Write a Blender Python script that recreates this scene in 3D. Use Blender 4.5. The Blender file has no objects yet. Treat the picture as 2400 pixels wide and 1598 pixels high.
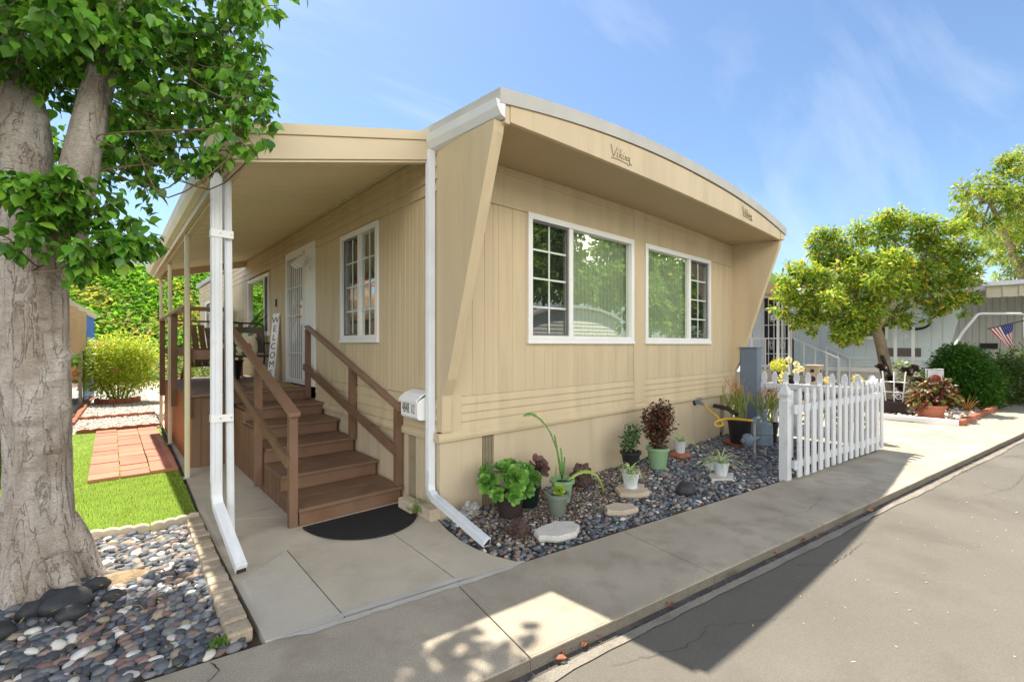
import bpy, bmesh, math, random
import numpy as np
from mathutils import Vector, Matrix, noise
R = math.radians
random.seed(7)
SC = bpy.context.scene
COL = SC.collection

# ------------------------------------------------------------------ camera, sky, sun, exposure
cam_d = bpy.data.cameras.new('camera')
cam = bpy.data.objects.new('camera', cam_d); COL.objects.link(cam)
cam.location = (-2.177, -3.407, 1.53)
cam.rotation_euler = (R(90), 0, R(48.4 - 90))
cam_d.sensor_width = 36; cam_d.lens = 15.953
cam_d.shift_y = 0.00367
cam_d.clip_start = .05; cam_d.clip_end = 600
SC.camera = cam

SUN_DIR = Vector((0.006, 0.410, 0.911)).normalized()     # from the scene to the sun
sun_d = bpy.data.lights.new('sun', 'SUN'); sun = bpy.data.objects.new('sun', sun_d); COL.objects.link(sun)
sun_d.energy = 3.1; sun_d.angle = R(.6); sun_d.color = (1, .93, .8)
sun.rotation_euler = (-SUN_DIR).to_track_quat('-Z', 'Y').to_euler()
sun.location = (0, 10, 20)

w = bpy.data.worlds.new('World'); SC.world = w; w.use_nodes = True
nt = w.node_tree; nt.nodes.clear()
def N(t, k, **kw):
    n = t.nodes.new(k)
    for a, b in kw.items(): setattr(n, a, b)
    return n
out = N(nt, 'ShaderNodeOutputWorld'); bg = N(nt, 'ShaderNodeBackground'); bg.inputs[1].default_value = .0605
sky = N(nt, 'ShaderNodeTexSky', sky_type='NISHITA'); sky.sun_disc = False
sky.sun_elevation = R(65.8); sky.sun_rotation = R(0); sky.air_density = 1.0; sky.dust_density = .7; sky.ozone_density = 1.0
tc = N(nt, 'ShaderNodeTexCoord'); sep = N(nt, 'ShaderNodeSeparateXYZ'); nt.links.new(tc.outputs['Generated'], sep.inputs[0])
ad = N(nt, 'ShaderNodeMath', operation='ADD'); ad.inputs[1].default_value = .25; nt.links.new(sep.outputs[2], ad.inputs[0])
dx = N(nt, 'ShaderNodeMath', operation='DIVIDE'); dy = N(nt, 'ShaderNodeMath', operation='DIVIDE')
nt.links.new(sep.outputs[0], dx.inputs[0]); nt.links.new(ad.outputs[0], dx.inputs[1])
nt.links.new(sep.outputs[1], dy.inputs[0]); nt.links.new(ad.outputs[0], dy.inputs[1])
cx = N(nt, 'ShaderNodeCombineXYZ'); nt.links.new(dx.outputs[0], cx.inputs[0]); nt.links.new(dy.outputs[0], cx.inputs[1])
mp = N(nt, 'ShaderNodeMapping'); mp.inputs['Rotation'].default_value = (0, 0, R(55)); mp.inputs['Scale'].default_value = (.6, 2.0, 1)
nt.links.new(cx.outputs[0], mp.inputs[0])
nz = N(nt, 'ShaderNodeTexNoise'); nz.inputs['Scale'].default_value = 1.15; nz.inputs['Detail'].default_value = 9; nz.inputs['Roughness'].default_value = .55
nz.inputs['Distortion'].default_value = .6
nt.links.new(mp.outputs[0], nz.inputs['Vector'])
rp = N(nt, 'ShaderNodeValToRGB'); rp.color_ramp.elements[0].position = .49; rp.color_ramp.elements[0].color = (0, 0, 0, 1)
rp.color_ramp.elements[1].position = .78; rp.color_ramp.elements[1].color = (.5, .5, .5, 1)
nt.links.new(nz.outputs['Fac'], rp.inputs[0])
mx = N(nt, 'ShaderNodeMixRGB'); tint = N(nt, 'ShaderNodeVectorMath', operation='MULTIPLY'); tint.inputs[1].default_value = (.87, .965, 1.03); nt.links.new(sky.outputs[0], tint.inputs[0])
nt.links.new(rp.outputs[0], mx.inputs[0]); nt.links.new(tint.outputs[0], mx.inputs[1]); mx.inputs[2].default_value = (5.4, 5.9, 6.6, 1)
# added overbright cloud bank behind the camera, fills the shaded front with light
nz2 = N(nt, 'ShaderNodeTexNoise'); nz2.inputs['Scale'].default_value = 2.2; nz2.inputs['Detail'].default_value = 8
nt.links.new(tc.outputs['Generated'], nz2.inputs['Vector'])
cv = N(nt, 'ShaderNodeMapRange', interpolation_type='SMOOTHSTEP'); cv.inputs[1].default_value = .36; cv.inputs[2].default_value = .56; nt.links.new(nz2.outputs['Fac'], cv.inputs[0])
sth = N(nt, 'ShaderNodeMapRange', interpolation_type='SMOOTHSTEP'); sth.inputs[1].default_value = -.05; sth.inputs[2].default_value = -.45; nt.links.new(sep.outputs[1], sth.inputs[0])
low = N(nt, 'ShaderNodeMapRange', interpolation_type='SMOOTHSTEP'); low.inputs[1].default_value = .72; low.inputs[2].default_value = .30; nt.links.new(sep.outputs[2], low.inputs[0])
cm0 = N(nt, 'ShaderNodeMath', operation='MULTIPLY'); hz = N(nt, 'ShaderNodeMapRange', interpolation_type='SMOOTHSTEP'); hz.inputs[1].default_value = .06; hz.inputs[2].default_value = .24; nt.links.new(sep.outputs[2], hz.inputs[0])
lh = N(nt, 'ShaderNodeMath', operation='MULTIPLY'); nt.links.new(low.outputs[0], lh.inputs[0]); nt.links.new(hz.outputs[0], lh.inputs[1])
nt.links.new(cv.outputs[0], cm0.inputs[0]); nt.links.new(lh.outputs[0], cm0.inputs[1])
cm = N(nt, 'ShaderNodeMath', operation='MULTIPLY'); nt.links.new(cm0.outputs[0], cm.inputs[0]); nt.links.new(sth.outputs[0], cm.inputs[1])
mx2 = N(nt, 'ShaderNodeMixRGB'); nt.links.new(cm.outputs[0], mx2.inputs[0]); nt.links.new(mx.outputs[0], mx2.inputs[1]); mx2.inputs[2].default_value = (31, 28.7, 24.4, 1)
nt.links.new(mx2.outputs[0], bg.inputs[0]); nt.links.new(bg.outputs[0], out.inputs[0])

SC.view_settings.view_transform = 'Standard'; SC.view_settings.look = 'None'
SC.view_settings.exposure = 1.76; SC.view_settings.gamma = 1; SC.view_settings.use_curve_mapping = False
SC.render.engine = 'CYCLES'; SC.cycles.max_bounces = 8; SC.cycles.transparent_max_bounces = 16

# ------------------------------------------------------------------ materials
def mat(name, col, rough=.6, var=.12, scale=3., fine=60., bump=.0, metal=0., spec=.4, stain=None, stain_scale=1.5, stain_pos=(.52, .75), stretch=(1, 1, 1), fvar=.0, attr=False, bdist=.01, orand=0.):
    m = bpy.data.materials.new(name); m.use_nodes = True
    t = m.node_tree; b = t.nodes['Principled BSDF']
    b.inputs['Roughness'].default_value = rough; b.inputs['Metallic'].default_value = metal
    b.inputs['Specular IOR Level'].default_value = spec
    g = N(t, 'ShaderNodeNewGeometry'); mpn = N(t, 'ShaderNodeMapping'); mpn.inputs['Scale'].default_value = stretch
    t.links.new(g.outputs['Position'], mpn.inputs[0])
    n1 = N(t, 'ShaderNodeTexNoise'); n1.inputs['Scale'].default_value = scale; n1.inputs['Detail'].default_value = 6
    n2 = N(t, 'ShaderNodeTexNoise'); n2.inputs['Scale'].default_value = fine; n2.inputs['Detail'].default_value = 4
    for n in (n1, n2): t.links.new(mpn.outputs[0], n.inputs['Vector'])
    mr = N(t, 'ShaderNodeMapRange'); mr.inputs[1].default_value = .3; mr.inputs[2].default_value = .7
    mr.inputs[3].default_value = 1 - var; mr.inputs[4].default_value = 1 + var
    t.links.new(n1.outputs['Fac'], mr.inputs[0])
    mr2 = N(t, 'ShaderNodeMapRange'); mr2.inputs[1].default_value = .3; mr2.inputs[2].default_value = .7
    mr2.inputs[3].default_value = 1 - fvar; mr2.inputs[4].default_value = 1 + fvar
    t.links.new(n2.outputs['Fac'], mr2.inputs[0])
    mu = N(t, 'ShaderNodeMath', operation='MULTIPLY'); t.links.new(mr.outputs[0], mu.inputs[0]); t.links.new(mr2.outputs[0], mu.inputs[1])
    vm = N(t, 'ShaderNodeVectorMath', operation='SCALE')
    oi = N(t, 'ShaderNodeObjectInfo'); mo = N(t, 'ShaderNodeMapRange'); mo.inputs[3].default_value = 1 - orand; mo.inputs[4].default_value = 1 + orand; t.links.new(oi.outputs['Random'], mo.inputs[0])
    mu2 = N(t, 'ShaderNodeMath', operation='MULTIPLY'); t.links.new(mu.outputs[0], mu2.inputs[0]); t.links.new(mo.outputs[0], mu2.inputs[1]); t.links.new(mu2.outputs[0], vm.inputs['Scale'])
    if attr:
        at = N(t, 'ShaderNodeAttribute', attribute_name='col'); t.links.new(at.outputs['Color'], vm.inputs[0])
    else:
        vm.inputs[0].default_value = col[:3]
    src = vm.outputs[0]
    if stain:
        n3 = N(t, 'ShaderNodeTexNoise'); n3.inputs['Scale'].default_value = stain_scale; n3.inputs['Detail'].default_value = 8; n3.inputs['Roughness'].default_value = .62
        t.links.new(mpn.outputs[0], n3.inputs['Vector'])
        r3 = N(t, 'ShaderNodeMapRange'); r3.inputs[1].default_value = stain_pos[0]; r3.inputs[2].default_value = stain_pos[1]
        t.links.new(n3.outputs['Fac'], r3.inputs[0])
        mx3 = N(t, 'ShaderNodeMixRGB'); t.links.new(r3.outputs[0], mx3.inputs[0]); t.links.new(src, mx3.inputs[1]); mx3.inputs[2].default_value = (*stain, 1)
        src = mx3.outputs[0]
    t.links.new(src, b.inputs['Base Color'])
    if bump:
        bp = N(t, 'ShaderNodeBump'); bp.inputs['Strength'].default_value = bump; bp.inputs['Distance'].default_value = bdist
        t.links.new(n2.outputs['Fac'], bp.inputs['Height']); t.links.new(bp.outputs[0], b.inputs['Normal'])
    return m

RAND = set()
def leafmat(name, trans=.35, rough=.38, spec=.45):
    m = bpy.data.materials.new(name); m.use_nodes = True
    t = m.node_tree; b = t.nodes['Principled BSDF']; o = t.nodes['Material Output']
    at = N(t, 'ShaderNodeAttribute', attribute_name='col')
    b.inputs['Roughness'].default_value = rough; b.inputs['Specular IOR Level'].default_value = spec
    t.links.new(at.outputs['Color'], b.inputs['Base Color'])
    tr = N(t, 'ShaderNodeBsdfTranslucent'); vm = N(t, 'ShaderNodeVectorMath', operation='MULTIPLY'); vm.inputs[1].default_value = (1.5, 1.35, .6)
    t.links.new(at.outputs['Color'], vm.inputs[0]); t.links.new(vm.outputs[0], tr.inputs[0])
    ms = N(t, 'ShaderNodeMixShader'); ms.inputs[0].default_value = trans
    t.links.new(b.outputs[0], ms.inputs[1]); t.links.new(tr.outputs[0], ms.inputs[2]); t.links.new(ms.outputs[0], o.inputs[0])
    return m

def glassmat(name, base=.10, ior=1.7, tint=(.95, .97, .95)):
    m = bpy.data.materials.new(name); m.use_nodes = True
    t = m.node_tree; t.nodes.clear(); o = N(t, 'ShaderNodeOutputMaterial')
    gl = N(t, 'ShaderNodeBsdfGlossy'); gl.inputs['Roughness'].default_value = .0; gl.inputs[0].default_value = (1, 1, 1, 1)
    tr = N(t, 'ShaderNodeBsdfTransparent'); tr.inputs[0].default_value = (*tint, 1)
    fr = N(t, 'ShaderNodeFresnel'); fr.inputs[0].default_value = ior
    mm = N(t, 'ShaderNodeMath', operation='ADD', use_clamp=True); mm.inputs[1].default_value = base; t.links.new(fr.outputs[0], mm.inputs[0])
    gb = N(t, 'ShaderNodeNewGeometry'); iv = N(t, 'ShaderNodeMath', operation='SUBTRACT'); iv.inputs[0].default_value = 1; t.links.new(gb.outputs['Backfacing'], iv.inputs[1])
    m2 = N(t, 'ShaderNodeMath', operation='MULTIPLY'); t.links.new(mm.outputs[0], m2.inputs[0]); t.links.new(iv.outputs[0], m2.inputs[1]); mm = m2
    ms = N(t, 'ShaderNodeMixShader'); t.links.new(mm.outputs[0], ms.inputs[0]); t.links.new(tr.outputs[0], ms.inputs[1]); t.links.new(gl.outputs[0], ms.inputs[2])
    t.links.new(ms.outputs[0], o.inputs[0]); return m

def screenmat(name, op=.6):
    m = bpy.data.materials.new(name); m.use_nodes = True
    t = m.node_tree; t.nodes.clear(); o = N(t, 'ShaderNodeOutputMaterial')
    d = N(t, 'ShaderNodeBsdfDiffuse'); d.inputs[0].default_value = (.03, .03, .032, 1); tr = N(t, 'ShaderNodeBsdfTransparent')
    ms = N(t, 'ShaderNodeMixShader'); ms.inputs[0].default_value = op
    t.links.new(tr.outputs[0], ms.inputs[1]); t.links.new(d.outputs[0], ms.inputs[2]); t.links.new(ms.outputs[0], o.inputs[0]); return m

def barkmat(name):
    m = bpy.data.materials.new(name); m.use_nodes = True
    t = m.node_tree; b = t.nodes['Principled BSDF']; b.inputs['Roughness'].default_value = .85; b.inputs['Specular IOR Level'].default_value = .3
    g = N(t, 'ShaderNodeNewGeometry')
    def noi(sc, scale, det, dist=0., rough=.55):
        mp_ = N(t, 'ShaderNodeMapping'); mp_.inputs['Scale'].default_value = sc; t.links.new(g.outputs['Position'], mp_.inputs[0])
        n = N(t, 'ShaderNodeTexNoise'); n.inputs['Scale'].default_value = scale; n.inputs['Detail'].default_value = det; n.inputs['Distortion'].default_value = dist; n.inputs['Roughness'].default_value = rough
        t.links.new(mp_.outputs[0], n.inputs['Vector']); return n.outputs['Fac']
    def rng_(f, a, b_, c=0., d=1.):
        r = N(t, 'ShaderNodeMapRange'); 
        for i, v in enumerate((a, b_, c, d)): r.inputs[i + 1].default_value = v
        t.links.new(f, r.inputs[0]); return r.outputs[0]
    def math_(op, a, b_):
        n = N(t, 'ShaderNodeMath', operation=op)
        for i, v in enumerate((a, b_)):
            if isinstance(v, (int, float)): n.inputs[i].default_value = v
            else: t.links.new(v, n.inputs[i])
        return n.outputs[0]
    flow = noi((1, 1, .16), 11, 5, 1.1); ab = math_('ABSOLUTE', math_('SUBTRACT', flow, .5), 0.); crev = rng_(ab, .0, .013, .35, 1)          # thin wandering vertical crevices
    wrk = noi((1, 1, 4.5), 9, 6, .6, .65); fine = noi((1, 1, 1.6), 75, 4); big = noi((1, 1, .6), 4.5, 5, .3)
    mx1 = N(t, 'ShaderNodeMixRGB'); t.links.new(rng_(big, .38, .66), mx1.inputs[0]); mx1.inputs[1].default_value = (.325, .275, .235, 1); mx1.inputs[2].default_value = (.50, .46, .43, 1)
    mx2 = N(t, 'ShaderNodeMixRGB'); t.links.new(rng_(wrk, .56, .70, 0, .55), mx2.inputs[0]); t.links.new(mx1.outputs[0], mx2.inputs[1]); mx2.inputs[2].default_value = (.20, .165, .14, 1)
    mx3 = N(t, 'ShaderNodeMixRGB'); t.links.new(crev, mx3.inputs[0]); mx3.inputs[1].default_value = (.20, .165, .14, 1); t.links.new(mx2.outputs[0], mx3.inputs[2])
    vm = N(t, 'ShaderNodeVectorMath', operation='SCALE'); t.links.new(mx3.outputs[0], vm.inputs[0]); t.links.new(rng_(fine, .3, .7, .75, 1.2), vm.inputs['Scale']); t.links.new(vm.outputs[0], b.inputs['Base Color'])
    h = math_('ADD', math_('ADD', math_('MULTIPLY', crev, .5), math_('MULTIPLY', wrk, .55)), math_('MULTIPLY', fine, .18))
    bp = N(t, 'ShaderNodeBump'); bp.inputs['Strength'].default_value = .9; bp.inputs['Distance'].default_value = .022; t.links.new(h, bp.inputs['Height']); t.links.new(bp.outputs[0], b.inputs['Normal']); return m

M = dict(
    greybark=barkmat('grey_lavender_bark'),
    tan=mat('tan_paint', (.585, .475, .312), .55, .05, 1.6, 40, .06, stain=(.43, .345, .22), stain_scale=1.5, stain_pos=(.50, .90), stretch=(3, 3, .35), bdist=.004),
    tansoft=mat('darkened_tan_paint', (.45, .35, .21), .6, .05, 1.2, 30, .04),  # tan paint darkened; the soffit's shade is put into the colour
    skirt=mat('skirting_paint', (.56, .465, .325), .6, .05, 1.5, 40, .05, stain=(.40, .33, .24), stain_scale=1.6, stain_pos=(.55, .95), stretch=(2.5, 2.5, .5)),
    awn=mat('awning_enamel', (.62, .515, .35), .45, .04, 1.5, 30, .02, stain=(.45, .36, .24), stain_scale=1.5, stain_pos=(.6, 1.)),
    awnceil=mat('brightened_ceiling_enamel', (.78, .65, .44), .45, .04, 1.5, 30, .02),  # awning enamel lightened so the shaded ceiling looks brighter
    cream=mat('cream_enamel', (.66, .60, .45), .45, .05, 3, 40, .03, stain=(.42, .33, .2), stain_scale=4, stain_pos=(.6, .9)),
    white=mat('white_vinyl', (.82, .825, .82), .4, .03, 4, 60, .02),
    whitemetal=mat('white_painted_metal', (.72, .75, .79), .38, .05, 5, 80, .03, stain=(.52, .52, .50), stain_scale=6, stain_pos=(.6, .95)),
    roof=mat('white_roof_coating', (.47, .465, .44), .6, .10, 2.5, 50, .15, stain=(.45, .44, .4), stain_scale=5, stain_pos=(.55, .9)),
    dark=mat('dark_gap', (.03, .028, .025), .9),
    black=mat('black_plastic', (.018, .018, .02), .45, .1, 10, 50, .05),
    brown=mat('brown_deck_paint', (.185, .108, .068), .55, .10, 5, 70, .12, stain=(.15, .068, .034), stain_scale=3, stretch=(1, 1, .6), bdist=.004),
    browntread=mat('brown_tread_paint', (.185, .108, .068), .6, .10, 6, 120, .15, stain=(.13, .075, .05), stain_scale=3.5, bdist=.003),
    orangewood=mat('orange_brown_board', (.33, .13, .045), .55, .16, 6, 60, .1, stain=(.18, .07, .03), stain_scale=5, stretch=(2, 2, .4)),
    railtop=mat('lighter_rail_paint', (.235, .14, .095), .35, .1, 6, 60, .06, spec=.6),  # a lighter, glossier brown than the deck paint
    concrete=mat('concrete_paving', (.385, .335, .262), .85, .16, 1.3, 170, .4, stain=(.245, .20, .15), stain_scale=3.6, stain_pos=(.47, .80), fvar=.34, bdist=.004),
    walk=mat('warm_walk_concrete', (.52, .455, .36), .85, .12, 1.6, 160, .35, stain=(.36, .295, .215), stain_scale=2.0, stain_pos=(.47, .80), fvar=.22, bdist=.004),
    concrete2=mat('smooth_concrete', (.52, .475, .395), .8, .07, 1.6, 140, .2, stain=(.40, .36, .29), stain_scale=1.7, stain_pos=(.5, .85), fvar=.08, bdist=.003),
    mortar=mat('pale_mortar', (.47, .455, .42), .85, .1, 6, 120, .2, fvar=.08),
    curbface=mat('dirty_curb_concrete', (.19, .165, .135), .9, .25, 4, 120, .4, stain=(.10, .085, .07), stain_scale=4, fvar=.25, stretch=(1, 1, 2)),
    gutterdirt=mat('gutter_grime', (.085, .078, .07), .8, .35, 5, 90, .5, stain=(.2, .17, .14), stain_scale=7, fvar=.3),
    gutterlip=mat('gutter_concrete', (.23, .205, .17), .85, .15, 4, 140, .4, stain=(.17, .15, .12), stain_scale=6, fvar=.25),
    asphalt=mat('aged_asphalt', (.150, .137, .117), .92, .11, .7, 150, .6, spec=.12, stain=(.112, .10, .084), stain_scale=1.3, stain_pos=(.50, .78), fvar=.15, bdist=.004),
    soil=mat('dry_soil', (.13, .095, .065), .95, .3, 5, 90, .6, fvar=.3),
    pebsoil=mat('bed_soil', (.055, .045, .035), .95, .3, 8, 90, .6, fvar=.3),
    pebble=mat('pebble_stone', (1, 1, 1), .72, .10, 30, 140, .12, attr=True, fvar=.10, bdist=.002),
    chips=mat('marble_chip', (1, 1, 1), .7, .1, 30, 100, .1, attr=True),
    turf=mat('turf_backing', (.16, .26, .025), .9, .2, 5, 120, .5, fvar=.3),
    blade=leafmat('turf_blade', .3, .5, .3),
    paver=mat('red_concrete_paver', (.44, .18, .115), .8, .14, 4, 150, .25, stain=(.38, .155, .10), stain_scale=4, fvar=.16, bdist=.003, orand=.16),
    edging=mat('tan_cast_edging', (.42, .345, .255), .85, .14, 6, 120, .5, stain=(.28, .22, .16), stain_scale=7, fvar=.2, bdist=.005, orand=.16),
    bone=mat('bone_cast_edging', (.56, .49, .37), .85, .08, 7, 120, .3, fvar=.1),
    terracotta=mat('terracotta', (.42, .15, .085), .7, .12, 8, 80, .1),
    sand=mat('flagstone', (.52, .43, .33), .85, .12, 6, 80, .4, stain=(.36, .29, .21), stain_scale=5, fvar=.12),
    sandw=mat('pale_flagstone', (.55, .53, .49), .85, .08, 6, 80, .4, stain=(.38, .32, .24), stain_scale=4, stain_pos=(.55, .8), fvar=.12),
    lava=mat('lava_rock', (.095, .06, .05), .95, .3, 12, 45, 1., fvar=.4, bdist=.03),
    blackrock=mat('black_river_stone', (.035, .037, .042), .6, .2, 6, 90, .2, fvar=.15),
    granite=mat('speckled_granite', (.33, .32, .31), .8, .3, 40, 160, .3, fvar=.7),
    mat_=mat('black_rubber_mat', (.016, .016, .018), .8, .2, 20, 200, .8, fvar=.5),
    coir=mat('tan_coir', (.36, .24, .10), .95, .25, 8, 160, .6, fvar=.3),
    potbrown=mat('plum_brown_pot', (.045, .030, .032), .45, .1, 6, 50, .04),
    potdark=mat('dark_green_pot', (.010, .026, .020), .35, .1, 6, 50, .03),
    potsage=mat('sage_gray_pot', (.15, .18, .145), .55, .1, 6, 60, .06),
    potgreen=mat('light_green_pot', (.22, .36, .20), .5, .06, 6, 60, .04),
    potwhite=mat('white_blue_pot', (.60, .64, .70), .45, .05, 6, 60, .04),
    pottan=mat('tan_tub', (.40, .31, .22), .7, .15, 6, 60, .1),
    potsoil=mat('potting_soil', (.03, .022, .016), .95, .3, 20, 90, .8),
    succ=leafmat('succulent_leaf', .07, .30, .55), leaf=leafmat('glossy_leaf', .22, .28, .5), leaf2=leafmat('soft_leaf', .42, .5, .25),
    ivy=leafmat('ivy_leaf', .35, .45, .35), burg=leafmat('burgundy_leaf', .2, .4, .4),
    bark=mat('grey_bark', (.30, .262, .232), .85, .22, 6, 30, .8, stain=(.42, .39, .375), stain_scale=4, stain_pos=(.46, .72), stretch=(1.5, 1.5, .8), fvar=.30, bdist=.022),
    bark2=mat('brown_bark', (.24, .18, .125), .9, .25, 6, 60, .6, fvar=.25),
    twig=mat('twig_bark', (.16, .11, .07), .9, .2, 10, 60, .3),
    stem=mat('green_stem', (.14, .25, .07), .5, .2, 10, 60, .1),
    glass=glassmat('window_glass', .23, 1.55, (.92, .97, .90)), glass2=glassmat('screened_glass', .10, 1.5),
    screen=screenmat('insect_screen', .62), screenframe=mat('grey_screen_frame', (.13, .135, .14), .5),
    leafgrey=mat('door_leaf_paint', (.40, .40, .39), .6), blind=mat('vertical_blind_vinyl', (.50, .52, .45), .6, .04, 3, 40), muntin=mat('pale_muntin', (.66, .72, .66), .5),
    brass=mat('brass', (.55, .38, .13), .3, metal=1.), ink=mat('black_lettering', (.012, .012, .012), .5),
    fence=mat('white_picket_paint', (.64, .66, .69), .55, .07, 5, 60, .12, stain=(.42, .40, .36), stain_scale=9, stain_pos=(.56, .84), stretch=(1, 1, .5)),
    metergrey=mat('meter_grey_paint', (.17, .22, .27), .5, .12, 7, 60, .08), galv=mat('galvanized_pipe', (.45, .47, .48), .4, .15, 20, 60, .05, metal=.6),
    cabinet=mat('blue_grey_cabinet', (.14, .185, .25), .5, .06, 4, 60, .04), yellow=mat('yellow_hose', (.62, .40, .04), .4, .1, 9, 50),
    vent=mat('vent_metal', (.36, .30, .20), .5, .1, 8, 60), bluewall=mat('pale_blue_siding', (.60, .67, .68), .6, .05, 1.5, 40, .04),
    bluegrey=mat('warm_grey_siding', (.56, .545, .52), .6, .06, 2, 40, .04, stretch=(3, 3, .5)), greentrim=mat('light_green_trim', (.42, .58, .16), .5, .05),  # the grey siding is an even warm grey
    brick=mat('red_edging_brick', (.36, .13, .07), .85, .2, 6, 70, .3, fvar=.15, orand=.15), script=mat('shadow_brown_lettering', (.27, .21, .14), .6), red=mat('red_plastic', (.5, .025, .03), .4, .1, 5),  # script: shadow of the raised strokes put into a darker brown
    bluetarp=mat('blue_tarp', (.04, .16, .55), .5, .25, 4, 40, .3, stain=(.45, .5, .6), stain_scale=3, stain_pos=(.6, .8)),
    bamboo=mat('tan_roll_shade', (.55, .36, .19), .7, .15, 3, 50, .2, stretch=(1, 1, 12), fvar=.2), chairmetal=mat('dark_bronze_metal', (.05, .04, .035), .45),
    sling=mat('grey_brown_sling', (.13, .115, .10), .7, .1, 6, 200, .2), wallbank=mat('earth_bank', (.28, .18, .10), .95, .3, 2, 40, .5),
    lap=mat('cream_lap_siding', (.8, .78, .68), .6, .05), gravelbase=mat('pale_gravel_base', (.5, .47, .42), .9, .2, 20, 120, .4, fvar=.3),
    grey=mat('grey_sheet_metal', (.35, .36, .37), .5), orange=mat('dry_leaf', (.36, .15, .08), .6, .3, 20), petal=mat('pale_petal', (.75, .66, .45), .7),
    navy=mat('flag_blue', (.03, .05, .22), .7), flagred=mat('flag_red', (.48, .03, .05), .7), flagwhite=mat('flag_white', (.75, .73, .7), .7),
)

# ------------------------------------------------------------------ mesh helpers
def rootloc(p):
    while p.parent: p = p.parent
    return p.location
def link(name, verts, faces, m, parent=None, loc=None, smooth=False, bevel=0, mats=None, fmi=None):
    me = bpy.data.meshes.new(name)
    o = bpy.data.objects.new(name, me); COL.objects.link(o)
    off = Vector((0, 0, 0))
    if parent is not None: off = rootloc(parent).copy()
    elif loc is not None: off = Vector(loc)
    me.from_pydata([(v[0] - off[0], v[1] - off[1], v[2] - off[2]) for v in verts], [], faces)
    if fmi: me.polygons.foreach_set('material_index', fmi)
    for mm in (mats or [m]): me.materials.append(mm)
    bm = bmesh.new(); bm.from_mesh(me); bmesh.ops.recalc_face_normals(bm, faces=bm.faces[:])
    if bevel: 
        es = [e for e in bm.edges if len(e.link_faces) == 2 and e.calc_face_angle(0) > .6]
        bmesh.ops.bevel(bm, geom=es, offset=bevel, segments=2, profile=.6, affect='EDGES', clamp_overlap=True)
    bm.to_mesh(me); bm.free()
    if smooth: me.polygons.foreach_set('use_smooth', [True] * len(me.polygons))
    if parent is not None: o.parent = parent
    elif loc is not None: o.location = loc
    me.update(); return o

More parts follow.
